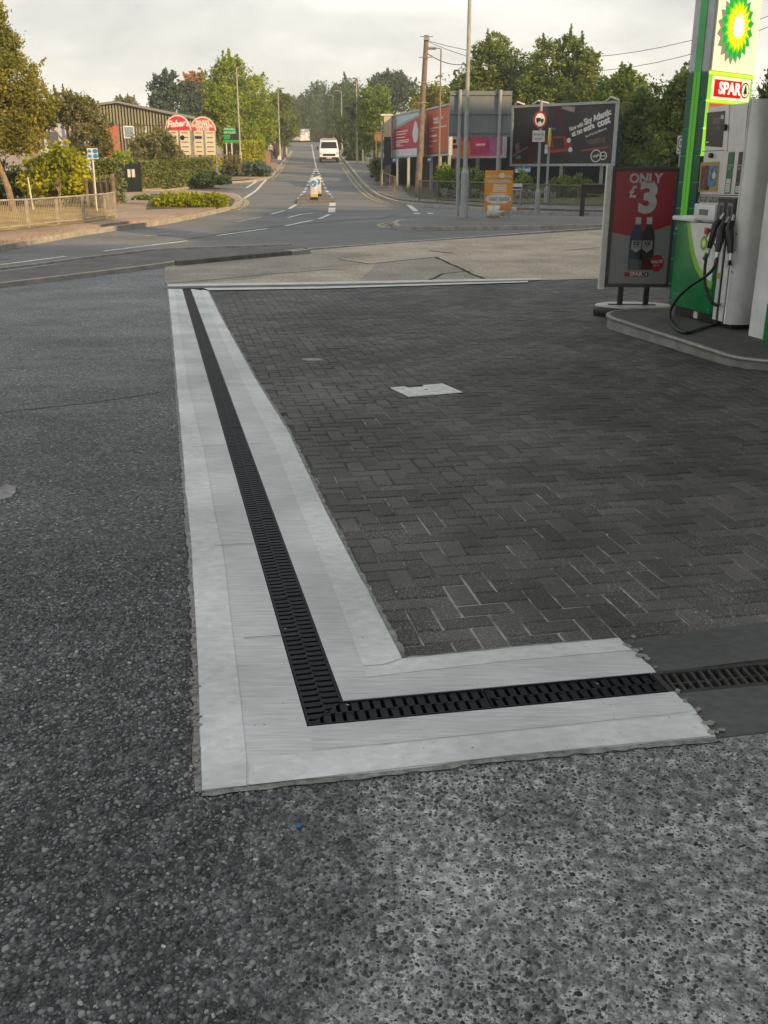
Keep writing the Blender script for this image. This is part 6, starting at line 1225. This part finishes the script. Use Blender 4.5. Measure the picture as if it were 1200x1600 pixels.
# blue owner boards
for (px0,px1,py0,py1,dd,lab,s) in ((782-.0+22,829,261,269.5,50.5,'small blue board reading global under the dark billboard','global'),(613,620,247,254,57,'small blue square board under the red billboard',''),(667,676,246.5,253.5,54,'small blue square board under the orange red billboard','')):
    x0,x1=XX(px0,py0,dd),XX(px1,py0,dd); z0_,z1_=HZ(py1,dd),HZ(py0,dd); t=thing('owner_board',lab,'sign',(x0,dd-.12,z0_)); f=MB(); f.box(0,x1-x0,0,.04,0,z1_-z0_); pl=f.build('plate',M('board_blue',(.02,.20,.48),.5),t,bev=.003)
    if s: text(s,.24,wt,t,(x1-x0)/2,-.004,(z1_-z0_)*.5,bold=.01,sx=1.3)
    else: f=MB(); f.box(.04,(x1-x0)*.7,-.004,0,(z1_-z0_)*.4,(z1_-z0_)*.8); f.build('white_mark',wt,t)
# hoarding below them
def wallseg(name,label,pts,h0,h1,mat,th=.1,cat='hoarding'):
    a=Vector(pts[0]); t=thing(name,label,cat,(a.x,a.y,G(a.y)-.1))
    for i in range(len(pts)-1):
        p_=Vector(pts[i])-a; q_=Vector(pts[i+1])-a; L=(q_-p_).to_2d().length; ang=math.atan2(q_.y-p_.y,q_.x-p_.x); n=max(1,int(L/2.2))
        for k in range(n):
            f=MB(); f.T=Matrix.Translation((p_.x,p_.y,0))@Matrix.Rotation(ang,4,'Z'); f.box(L*k/n+.01,L*(k+1)/n-.01,0,th,0,h0+(h1-h0)*(k/n)); f.build('panel',mat,t)
    return t
wallseg('hoarding','dark navy hoarding running below and behind the billboards',[(XX(604,290,64.5),64.5),(XX(660,290,59.8),59.8),(XX(704,290,58.5),58.5),(XX(800,290,57.5),57.5),(XX(965,290,55.5),55.5)],2.9,2.9,m_navy)
dC=61; t=thing('cream_pillar','cream boxed pillar at the left end of the hoarding','pillar',(XX(600,230,dC),dC,G(dC))); w_=XX(613,230,dC)-XX(602,230,dC)
f=MB(); f.box(0,w_,0,.6,0,HZ(214,dC)-G(dC)); f.build('dark_base',m_navy,t); f=MB(); f.box(.0,w_,-.02,.6,HZ(214,dC)-G(dC),HZ(181,dC)-G(dC)); f.build('cream_panel',M('cream_board',(.52,.44,.28),.6,var=.1),t); f=MB(); f.box(-.2,w_+.1,-.06,.64,HZ(181,dC)-G(dC),HZ(178,dC)-G(dC)); f.build('cap',m_cream,t)
f=MB(); f.tube([(-.12,-.1,0),(-.12,-.1,HZ(190,dC)-G(dC))],.06); f.build('pipe',m_galv,t)
dB=66; t=thing('wooden_board','small brown wooden board on posts left of the cream pillar','board',(XX(586,230,dB),dB,G(dB))); f=MB(); w_=XX(603,220,dB)-XX(586,220,dB); z0,z1=HZ(220,dB)-G(dB),HZ(208,dB)-G(dB); f.box(0,w_,0,.05,z0,z1); f.build('board',M('orange_wood',(.30,.14,.05),.7,var=.3),t); f=MB(); f.box(-.05,w_+.05,-.04,.1,z1,z1+.07); f.build('cap',m_wood,t)
for u in (.1,.9): f=MB(); f.box(w_*u-.04,w_*u+.04,.05,.12,0,z0+.1); f.build('leg',m_wood,t)
wallseg('picket_fence','weathered picket fence behind the right footway left of the hoarding',[(XX(577,270,73),73),(XX(604,290,61.5),61.5)],1.3,1.3,m_raild,.05,'fence')
wallseg('timber_fence','brown timber fence beside the walkers left of the main road',[(XX(414,250,84.5),84.5),(XX(424,240,101),101)],1.7,1.7,M('warm_timber',(.30,.17,.10),.8,var=.3),.08,'fence')
# bus shelter roof beside walkers
dSH=116; x0=XX(406,230,dSH); t=thing('bus_shelter','small open shelter with a flat dark roof behind the walkers','shelter',(x0,dSH,G(dSH))); f=MB(); zt=HZ(213,dSH)-G(dSH); f.box(0,2.0,0,1.6,zt-.15,zt); f.build('roof',m_dt,t); 
for u in (0,1.9): f=MB(); f.box(u,u+.1,0,.1,0,zt-.15); f.build('post',m_wood,t); f=MB(); f.box(u,u+.1,1.5,1.6,0,zt-.15); f.build('post',m_wood,t)
f=MB(); f.box(1.9,1.96,.1,1.5,.1,zt-.15); f.build('side_panel',M('warm_timber',(.30,.17,.10)),t); f=MB(); f.box(.1,1.9,1.52,1.56,.1,zt-.15); f.build('back_panel',m_wood,t)

# ---------------------------------------------------------------- left buildings and signs
dW=69; gz=G(dW); xl,xr=XX(150,230,dW),XX(300,230,dW); t=thing('warehouse','green brown corrugated warehouse with a low pitched roof and red brick corner','building',(xl,dW,gz),R(11))
def wx(px,py=210): return XX(px,py,dW)-xl
def wz(py): return HZ(py,dW)-gz
m_cor=M('corrugated_cladding',(.25,.235,.155),.6,var=.2,scale=.8); m_rb=M('red_brickwork',(.42,.13,.08),.85,var=.25,scale=4); m_roof=M('grey_roof_edge',(.20,.205,.20),.6)
top=[(wx(150,160),wz(166)),(wx(181,160),wz(160.5)),(wx(296,190),wz(184))]
def roofz(x): 
    for i in range(2):
        (a,b),(c,d)=top[i],top[i+1]
        if x<=c or i==1: return b+(d-b)*(x-a)/(c-a)
f=MB(); n=64; xe=wx(296,190)
for k in range(n):
    a=xe*k/n; b=xe*(k+1)/n; dy=0 if k%2 else .22
    f.prism([(a,0),(b,0),(b,roofz(b)-.02),(a,roofz(a)-.02)],dy,.4)
f.build('wall',m_cor,t)
f=MB(); f.prism([(-.3,top[0][1]-.05),(top[1][0],top[1][1]-.0),(xe+.3,top[2][1]-.06),(xe+.3,top[2][1]+.12),(top[1][0],top[1][1]+.13),(-.3,top[0][1]+.1)],-.25,9); f.build('roof',m_roof,t)
f=MB(); f.prism([(wx(158),0),(wx(183),0),(wx(183),wz(195)),(wx(160),wz(195))],-.12,.02); f.build('brick_section',m_rb,t)
f=MB(); f.box(wx(178),wx(196),-.4,-.1,0,wz(251)); f.build('brick_plinth',m_rb,t)
m_win=M('window_glass',(.22,.30,.38),.1,var=.1)
for a,b,c,d_ in ((192,209,196,216),(225,228,197,206)):
    f=MB(); f.box(wx(a),wx(b),-.06,.0,wz(d_),wz(c)); wn=f.build('window',m_sw,t); f=MB(); f.box(wx(a)+.09,wx(b)-.09 if b-a>5 else wx(b)-.03,-.08,-.05,wz(d_)+.09,wz(c)-.09); f.build('pane',m_win,wn)
f=MB(); f.box(0,xe,-.03,.0,wz(195.5),wz(194.5)); f.build('wall_joint',M('cladding_joint',(.06,.05,.035),.7),t)
f=MB(); f.box(wx(176),wx(179),-.4,-.05,wz(196),wz(190)); f.build('wall_lamp',m_blk,t,bev=.03)
dG=56; t=thing('pale_building','small pale grey building half hidden behind the left trees','building',(XX(60,200,dG),dG,G(dG))); w_=XX(126,200,dG)-XX(60,200,dG); zz=lambda py:HZ(py,dG)-G(dG)
f=MB(); f.box(0,w_*.82,0,6,0,zz(188)); f.build('wall',M('pale_grey_wall',(.48,.52,.58),.6,var=.08),t)
f=MB(); f.prism([(-.3,zz(188)),(w_*.84,zz(188)),(w_*.80,zz(170)),(w_*.5,zz(154)),(w_*.15,zz(168))],-.3,6.3); f.build('roof',M('pale_roof',(.42,.46,.52),.5),t)
for u0,u1,a,b in ((.05,.1,192,226),(.2,.45,206,232)): f=MB(); f.box(w_*u0,w_*u1,-.05,0,zz(b),zz(a)); f.build('window',M('dark_window',(.10,.11,.12),.2),t)
f=MB(); f.box(w_*.8,w_*1.0,-.4,.4,0,zz(204)); f.build('brown_door',M('dark_red_door',(.07,.035,.03),.5),t); f=MB(); f.box(w_*.765,w_*.795,-.5,-.4,0,zz(172)); f.build('down_pipe',M('cream_pipe',(.45,.38,.2),.5),t)
# gate
dGt=54; x0,x1=XX(184,275,dGt),XX(219,275,dGt); t=thing('dark_gate','dark green metal gate with two small white notices left of the long hedge','gate',(x0,dGt,G(dGt))); z1=HZ(256,dGt)-G(dGt); m_dg=M('dark_green_paint',(.008,.022,.016),.5,var=.2)
for u0,u1 in ((0,.60),(.64,1.0)):
    f=MB(); f.box((x1-x0)*u0,(x1-x0)*u1,0,.05,.05,z1); lf=f.build('leaf',m_dg,t)
    f=MB()
    for k in range(7): q=(x1-x0)*(u0+(u1-u0)*(k+.5)/7); f.box(q-.02,q+.02,-.03,0,.08,z1-.04)
    f.build('bars',m_dg,lf)
for u in (.0,.62,1.0): f=MB(); f.box((x1-x0)*u-.05,(x1-x0)*u+.05,-.06,.08,0,z1+.1); f.build('post',m_blk,t)
for u in (.53,.72): f=MB(); f.box((x1-x0)*u-.08,(x1-x0)*u+.08,-.075,-.06,z1*.55,z1*.82); f.build('notice',m_sw,t)
# arched signs
m_sr=M('sign_crimson',(.58,.02,.06),.45,var=.06); m_sr2=M('sign_coral',(.55,.09,.08),.45,var=.06); m_scr=M('sign_cream',(.66,.60,.46),.5,var=.06)
def arched(label,pxl,pxr,pyt,pym,pyb,d,mr,which):
    x0,x1=XX(pxl,210,d),XX(pxr,210,d); W=x1-x0; g=G(d); t=thing('arched_sign',label,'sign',(x0,d,g)); zm=HZ(pym,d)-g; zt=HZ(pyt,d)-g; zb=HZ(pyb,d)-g; 
    arch=[(W/2-W/2*math.cos(math.pi*k/20),zm+(zt-zm)*math.sin(math.pi*k/20)) for k in range(21)]
    f=MB(); f.prism(arch[::-1],0,.14); a=f.build('arched_top',mr,t)
    big=[(W/2-(W/2+.07)*math.cos(math.pi*k/20),zm+(zt-zm+.08)*math.sin(math.pi*k/20)) for k in range(21)]
    f=MB(); f.prism(big[::-1],.03,.12); f.build('rim',m_scr,t)
    for u0,u1,nm in ((.10,.49,'left_panel'),(.57,.99,'right_panel')):
        f=MB(); f.box(W*u0,W*u1,-.02,.06,zb,zm-.02); pn=f.build('panel',m_scr,t)
        for k in range(5): f=MB(); zz_=zb+(zm-zb)*(.12+.19*k); f.box(W*(u0+.07),W*(u1-.08),-.03,-.02,zz_,zz_+.06); f.build('text_line',m_grey if k<4 else m_sr2,pn)
    for u in (.02,.53,1.0): f=MB(); f.box(W*u-.04,W*u+.04,.0,.08,0,zm); f.build('post',m_galv,t)
    if which==0:
        text("Fisher's",.52,wt,a,W*.5,-.01,zm+(zt-zm)*.45,bold=.02,shear=.35,rot=R(4),sx=.85); f=MB(); f.tube([(W*.25,-.01,zm+.18),(W*.8,-.01,zm+.30)],.03,6); f.build('swash',wt,a)
        f=MB(); f.disc(W*.67,zb+(zm-zb)*.7,.14,.14,-.035,-.02,16); f.build('round_logo',m_blk,t)
    else:
        for k,s in enumerate(("FISHER'S",'INDUSTRIAL','ESTATE')): text(s,.26,wt,a,W*.5,-.01,zm+(zt-zm)*(.64-.27*k),bold=.012,sx=.9)
        f=MB(); f.box(W*.14,W*.44,-.035,-.02,zb+(zm-zb)*.66,zb+(zm-zb)*.78); f.build('dark_label',M('label_navy',(.03,.03,.10),.5),t)
    return t
arched('crimson arched sign with white script, half hidden by an olive shrub',260,297,181.5,203.5,242,63,m_sr,0)
arched('coral red arched sign with three lines of writing above two cream panels',299,336,184,204,242,64,m_sr2,1)
d=76; x0=XX(349,210,d); W=XX(373,210,d)-x0; g=G(d); t=thing('green_board','green and black sign board with bright green writing on two white posts','sign',(x0,d,g)); z0,z1=HZ(222,d)-g,HZ(199,d)-g
f=MB(); f.box(0,W,0,.06,z0,z1); pn=f.build('panel',M('black_board',(.01,.02,.02),.5),t); m_lg=M('board_green',(.02,.36,.09),.5)
for v0,v1,u1 in ((.78,.98,.8),(.56,.74,.86),(.36,.5,.45),(.20,.33,.4),(.0,.14,1.0)): f=MB(); f.box(0.02,W*u1,-.015,0,z0+(z1-z0)*v0,z0+(z1-z0)*v1); f.build('green_strip',m_lg,pn)
text('FOR SALE',.2,wt,pn,W*.42,-.02,z0+(z1-z0)*.88,sx=.9); text('OR TO LET',.18,wt,pn,W*.42,-.02,z0+(z1-z0)*.65,sx=.9)
for u in (.15,.5): f=MB(); f.box(W*u-.04,W*u+.04,.06,.12,0,z0+.02); f.build('post',m_sw,t)
# shared path sign on the left
d=35; x0=XX(149,300,d); g=G(d)+.09; t=thing('cycle_path_sign','small blue and white cycle path sign on a slim post behind the left guard rail','road sign',(x0,d,g)); zz=lambda py:HZ(py,d)-g; xt=XX(145,248,d)-x0
f=MB(); f.tube([(0,0,0),(xt,0,zz(231.5))],.03,8); f.build('post',m_cream,t); xa,xb=XX(137,240,d)-x0,XX(153.5,240,d)-x0; f=MB(); f.box(xa,xb,-.06,-.035,zz(248.5),zz(231.5)); pl=f.build('plate',m_sw,t,bev=.004); m_bl=M('sign_blue',(.02,.22,.50),.4)
for u,v in ((.77,.72),(.77,.27)): 
    f=MB(); f.disc(xa+(xb-xa)*u,zz(248.5)+(zz(231.5)-zz(248.5))*v,.085,.07,-.066,-.05,20); f.build('blue_disc',m_bl,pl)
for u,v in ((.22,.72),(.22,.27)):
    f=MB(); c0=xa+(xb-xa)*u; c1=zz(248.5)+(zz(231.5)-zz(248.5))*v; f.prism([(c0-.07,c1-.03),(c0+.05,c1-.05),(c0+.07,c1+.02),(c0-.02,c1+.06)],-.066,-.05); f.build('arrow',m_bl,pl)

# ---------------------------------------------------------------- traffic bollards
def bollard(label,px,pyb,pyt,dz=.09):
    q=P(px,pyb,dz); h=HZ(pyt,q.y)-q.z; t=thing('island_bollard',label,'bollard',tuple(q),group='bollards on the splitter island')
    f=MB(); f.prismz(rrect(-.17,.17,-.12,.12,(.05,)*4,4),0,.10); f.build('base',m_blk,t)
    f=MB(); w_=.155; f.prism([(-w_,.10),(w_,.10),(w_,h-w_)]+[(w_*math.cos(math.pi*k/12),h-w_+w_*math.sin(math.pi*k/12)) for k in range(1,12)]+[(-w_,h-w_)],-.10,.10); f.build('body',M('bollard_white',(.58,.60,.60),.4),t,bev=.02,smooth=True)
    f=MB(); f.box(-w_*.9,w_*.9,-.108,-.09,.12,.23); f.build('yellow_band',M('bollard_yellow',(.60,.42,.08),.5),t)
    f=MB(); f.disc(0,h-.26,.13,.13,-.115,-.09,24); dsc=f.build('arrow_disc',m_bl,t)
    f=MB(); f.prism([(-.07,h-.35),(-.01,h-.34),(-.025,h-.315),(.06,h-.23),(.04,h-.21),(-.045,h-.295),(-.065,h-.27)],-.118,-.11); f.build('arrow',m_sw,dsc)
bollard('front keep left bollard with a blue arrow disc on the splitter island',491,312,277)
bollard('rear bollard just behind the front one on the splitter island',497,306.5,275)
# ---------------------------------------------------------------- vehicles
m_vw=M('white_car_paint',(.80,.80,.79),.3,var=.03); m_gl=M('vehicle_glass',(.02,.023,.027),.28,var=.05,spec=.15); m_ty=M('tyre_rubber',(.015,.015,.015),.8); m_hl=M('headlamp_glass',(.6,.6,.58),.15)
def van(label,loc,rz,Wd=1.95,Hh=2.0,Ln=4.9,rear=False,box=False):
    t=thing('white_van',label,'van',loc,rz)
    w2=Wd/2; prof=[(0,.35),(0,.85),(.10,1.02),(.75,1.18),(1.55,Hh-.12),(1.9,Hh),(Ln-.15,Hh),(Ln,Hh-.3),(Ln,.35)]
    f=MB(); n=len(prof); vs=[]
    for s in (-1,1):
        for (y,z) in prof: vs.append((s*(w2 if z<1.1 else w2-.14*(z-1.1)/(Hh-1.1)),y,z))
    f.add(vs,[tuple(range(n)),tuple(range(2*n-1,n-1,-1))]+[((i+1)%n,i,n+i,n+(i+1)%n) for i in range(n)]); f.build('body',m_vw,t,bev=.06,smooth=True)
    f=MB(); a=.80;b=1.50; za=1.19;zb=Hh-.15
    def wp(u,v,o=.015): y=a+(b-a)*v; z=za+(zb-za)*v; hw=(w2-.12-.10*v)*u; return (hw,y-o*1.2,z+o*.9)
    f.add([wp(-1,.06),wp(1,.06),wp(.97,.94),wp(-.97,.94)],[(0,1,2,3)]); f.build('windscreen',m_gl,t)
    f=MB(); f.box(-.62,.62,-.02,.04,.62,.84); f.build('grille',m_blk,t,bev=.03); f=MB(); f.box(-w2+.02,w2-.02,-.06,.12,.30,.52); f.build('bumper',m_blk,t,bev=.04)
    f=MB(); f.box(-.26,.26,-.075,-.06,.40,.50); f.build('number_plate',m_sw,t)
    for s in (-1,1):
        f=MB(); f.box(s*.80-.14,s*.80+.14,-.015,.08,.74,1.0); f.build('headlight',m_hl,t,bev=.04)
        f=MB(); x_=s*(w2+.16); f.box(x_-.09,x_+.09,1.0,1.12,1.15,1.48); f.build('mirror',m_blk,t,bev=.03)
        f=MB(); f.box(s*(w2+.0)-.06,s*(w2)+.06,1.03,1.09,1.2,1.26); f.build('mirror_arm',m_blk,t)
        f=MB(); x_=s*(w2-.03); f.add([(x_,1.25,1.2),(x_,2.1,1.2),(s*(w2-.115),2.1,Hh-.25),(s*(w2-.10),1.62,Hh-.25)],[(0,1,2,3)]); 
        f.build('side_window',m_gl,t)
        for yy in (.85,Ln-1.0):
            f=MB(); f.T=Matrix.Translation((s*(w2-.10),yy,.33))@Matrix.Rotation(R(90),4,'Y'); k=20; f.prismz([(.33*math.cos(2*math.pi*i/k),.33*math.sin(2*math.pi*i/k)) for i in range(k)],-.11,.11); wh=f.build('wheel',m_ty,t,bev=.03)
            f=MB(); f.T=Matrix.Translation((s*(w2+.012),yy,.33))@Matrix.Rotation(R(90),4,'Y'); f.prismz([(.2*math.cos(2*math.pi*i/k),.2*math.sin(2*math.pi*i/k)) for i in range(k)],-.012,.012); f.build('rim',m_galv,wh)
    if rear:
        for s in (-1,1): f=MB(); f.box(s*(w2-.12)-.06,s*(w2-.12)+.06,Ln-.02,Ln+.03,.8,1.2); f.build('tail_light',m_red,t)
        f=MB(); f.box(-.012,.012,Ln-.01,Ln+.012,.5,Hh-.35); f.build('door_seam',m_grey,t)
        f=MB(); f.box(-.3,.3,Ln,Ln+.03,.42,.55); f.build('number_plate',M('rear_plate_yellow',(.6,.45,.05),.5),t)
    else:
        f=MB(); f.box(-.7,.7,1.7,1.8,Hh+.0,Hh+.12); f.box(-.7,.7,3.2,3.3,Hh,Hh+.12); f.box(-.72,-.66,1.7,3.3,Hh+.08,Hh+.12); f.box(.66,.72,1.7,3.3,Hh+.08,Hh+.12); f.build('roof_rack',m_galv,t)
    return t
dv=100; q=Vector((XX(514.5,250,dv),dv,G(dv)-.02)); van('white van with a dark windscreen driving down the main road towards the forecourt',tuple(q),R(4),1.9,2.05,4.9)
for o in [c for c in scene.objects if c.name.startswith('white_van') and not c.parent]: o.rotation_euler.x=R(3)
dv=192; q=Vector((XX(473.5,215,dv)+0,dv+5,G(dv)-.15)); t=van('tall white van seen from behind at the crest of the main road',tuple(q),R(184),1.95,2.45,5.2,rear=True)
def car(label,loc,rz,mat):
    t=thing('parked_car',label,'car',loc,rz); prof=[(0,.3),(0,.72),(.9,.9),(1.6,1.38),(3.0,1.42),(3.9,.95),(4.2,.9),(4.2,.3)]; f=MB(); n=len(prof); vs=[(s*(.86 if z<1 else .66),y,z) for s in (-1,1) for y,z in prof]
    f.add(vs,[tuple(range(n)),tuple(range(2*n-1,n-1,-1))]+[((i+1)%n,i,n+i,n+(i+1)%n) for i in range(n)]); f.build('body',mat,t,bev=.06,smooth=True)
    f=MB(); f.add([(-.62,.98,.98),(.62,.98,.98),(.56,1.55,1.33),(-.56,1.55,1.33)],[(0,1,2,3)]); f.build('windscreen',m_gl,t); f=MB(); f.add([(-.62,3.84,1.02),(.62,3.84,1.02),(.56,3.1,1.38),(-.56,3.1,1.38)],[(3,2,1,0)]); f.build('rear_window',m_gl,t)
    for s in (-1,1):
        f=MB(); f.box(s*.66-.14,s*.66+.14,-.02,.05,.58,.72); f.build('headlight',m_hl,t)
        for yy in (.8,3.4): f=MB(); f.T=Matrix.Translation((s*.78,yy,.3))@Matrix.Rotation(R(90),4,'Y'); k=16; f.prismz([(.3*math.cos(2*math.pi*i/k),.3*math.sin(2*math.pi*i/k)) for i in range(k)],-.1,.1); f.build('wheel',m_ty,t,bev=.02)
    return t
dv=193; car('low pale car half sunk behind the crest left of the tall white van',(XX(461,220,dv),dv+3,G(dv+3)-.1),R(184),M('pale_car',(.45,.44,.42),.3))
# ---------------------------------------------------------------- people
m_skin=M('skin',(.42,.25,.17),.6,var=.05); 
def person(label,loc,rz,H,top,legs,hair,step=.18,bag=False):
    t=thing('person',label,'person',loc,rz); s=H/1.75
    def body(name,V,E,Rr,mat):
        me=bpy.data.meshes.new(name); me.from_pydata([tuple(Vector(v)*s) for v in V],E,[]); o=bpy.data.objects.new(name,me); C.objects.link(o); o.parent=t; me.materials.append(mat)
        m=o.modifiers.new('skin','SKIN'); 
        for i,r in enumerate(Rr): me.skin_vertices[0].data[i].radius=(r[0]*s,r[1]*s) if isinstance(r,tuple) else (r*s,r*s)
        me.skin_vertices[0].data[0].use_root=True; m.use_smooth_shade=True; q=o.modifiers.new('sub','SUBSURF'); q.levels=2; q.render_levels=2
        bpy.context.view_layer.update(); nm=bpy.data.meshes.new_from_object(o.evaluated_get(bpy.context.evaluated_depsgraph_get())); o.modifiers.clear(); o.data=nm; 
        return o
    def mk(V,E,Rr,name,mat):
        me=bpy.data.meshes.new(name); return body(name,V,E,Rr,mat)
    # one continuous body
    V=[(0,0,.95),(0,0,1.15),(0,0,1.38),(0,0,1.50),(0,-.02,1.60),(0,-.02,1.70),(.19,0,1.40),(.24,.03,1.12),(.23,-.10,.90),(.23,-.13,.80),(-.19,0,1.40),(-.24,-.03,1.12),(-.23,-.12,.90),(-.23,-.15,.80),(.10,0,.90),(.11,-step*.6,.50),(.11,-step,.09),(.11,-step-.13,.04),(-.10,0,.90),(-.11,step*.3,.50),(-.11,step,.12),(-.11,step-.12,.05)]
    E=[(0,1),(1,2),(2,3),(3,4),(4,5),(2,6),(6,7),(7,8),(8,9),(2,10),(10,11),(11,12),(12,13),(0,14),(14,15),(15,16),(16,17),(0,18),(18,19),(19,20),(20,21)]
    Rr=[(.15,.10),(.14,.10),(.16,.10),.055,(.085,.095),(.07,.08),.06,.045,.035,.03,.06,.045,.035,.03,.085,.06,.045,.035,.085,.06,.045,.035]
    me=bpy.data.meshes.new('body'); me.from_pydata([tuple(Vector(v)*s) for v in V],E,[]); o=bpy.data.objects.new('body',me); C.objects.link(o)
    m=o.modifiers.new('skin','SKIN')
    for i,r in enumerate(Rr): me.skin_vertices[0].data[i].radius=((r[0]*s,r[1]*s) if isinstance(r,tuple) else (r*s,r*s))
    me.skin_vertices[0].data[0].use_root=True; q=o.modifiers.new('sub','SUBSURF'); q.levels=2; q.render_levels=2
    bpy.context.view_layer.update(); nm=bpy.data.meshes.new_from_object(o.evaluated_get(bpy.context.evaluated_depsgraph_get())); bpy.data.objects.remove(o)
    for mt in (m_skin,top,legs,hair): nm.materials.append(mt)
    for p in nm.polygons:
        z=p.center.z/s; y=p.center.y/s; x=abs(p.center.x)/s; p.use_smooth=True
        p.material_index=2 if (z<.98 and x<.19) or z<.7 else (1 if (z<1.50 and not (z<.86 and x>.16)) else (3 if (z>1.69 or (y>.02 and z>1.56)) else 0))
    o=bpy.data.objects.new('body',nm); C.objects.link(o); o.parent=t
    f=MB(); 
    for sx in (-1,1): f.box(sx*.03*s-.008,sx*.03*s+.008,-.12*s,-.095*s,1.635*s,1.65*s)
    f.build('eyes',m_blk,t)
    f=MB(); f.add([(-.015*s,-.10*s,1.60*s),(.015*s,-.10*s,1.60*s),(0,-.135*s,1.60*s),(0,-.10*s,1.645*s)],[(0,1,2),(0,2,3),(1,3,2)]); f.build('nose',m_skin,t)
    if bag: f=MB(); f.box(.2*s,.34*s,-.15,.05,.45*s,.75*s); f.build('bag',m_sw,t,bev=.02)
    return t
dp=108; q=Vector((XX(430,240,dp),dp,G(dp)+.09)); person('walker in a maroon top and dark trousers on the left footway beside the street lamp',tuple(q),R(-12),1.78,M('maroon_top',(.12,.02,.025),.8),M('dark_trousers',(.03,.028,.035),.8),m_blk,.2)
dp=107; q=Vector((XX(423,240,dp),dp,G(dp)+.09)); person('walker in a pale top and dark trousers next to the brown timber fence',tuple(q),R(10),1.65,M('pale_top',(.42,.42,.44),.8),M('dark_trousers',(.03,.028,.035)),M('brown_hair',(.10,.06,.03),.7),.12)
dp=104; q=Vector((XX(437,244,dp),dp-.5,G(dp)+.1)); f=MB(); f.T=Matrix.Translation(q); f.prismz(rrect(-.18,.18,-.12,.12,(.06,)*4,4),0,.28); f.prismz(rrect(-.10,.10,-.06,.06,(.03,)*4,3),.28,.42); tag(f.build('litter_bag',M('white_bag',(.65,.6,.5),.7),bev=.04,smooth=True),'small white bag at the foot of the nearer street lamp by the walkers','bag')

# ---------------------------------------------------------------- air
hz=MB(); hz.box(-340,340,-85,320,-1.5,32); m=bpy.data.materials.new('haze'); m.use_nodes=True; nt=m.node_tree; nt.nodes.clear(); o_=nt.nodes.new('ShaderNodeOutputMaterial'); v_=nt.nodes.new('ShaderNodeVolumePrincipled'); v_.inputs['Density'].default_value=.0009; v_.inputs['Color'].default_value=(.93,.93,.90,1); nt.links.new(v_.outputs[0],o_.inputs['Volume'])
tag(hz.build('haze',m),'thin pale morning haze over the junction','haze',kind='stuff')
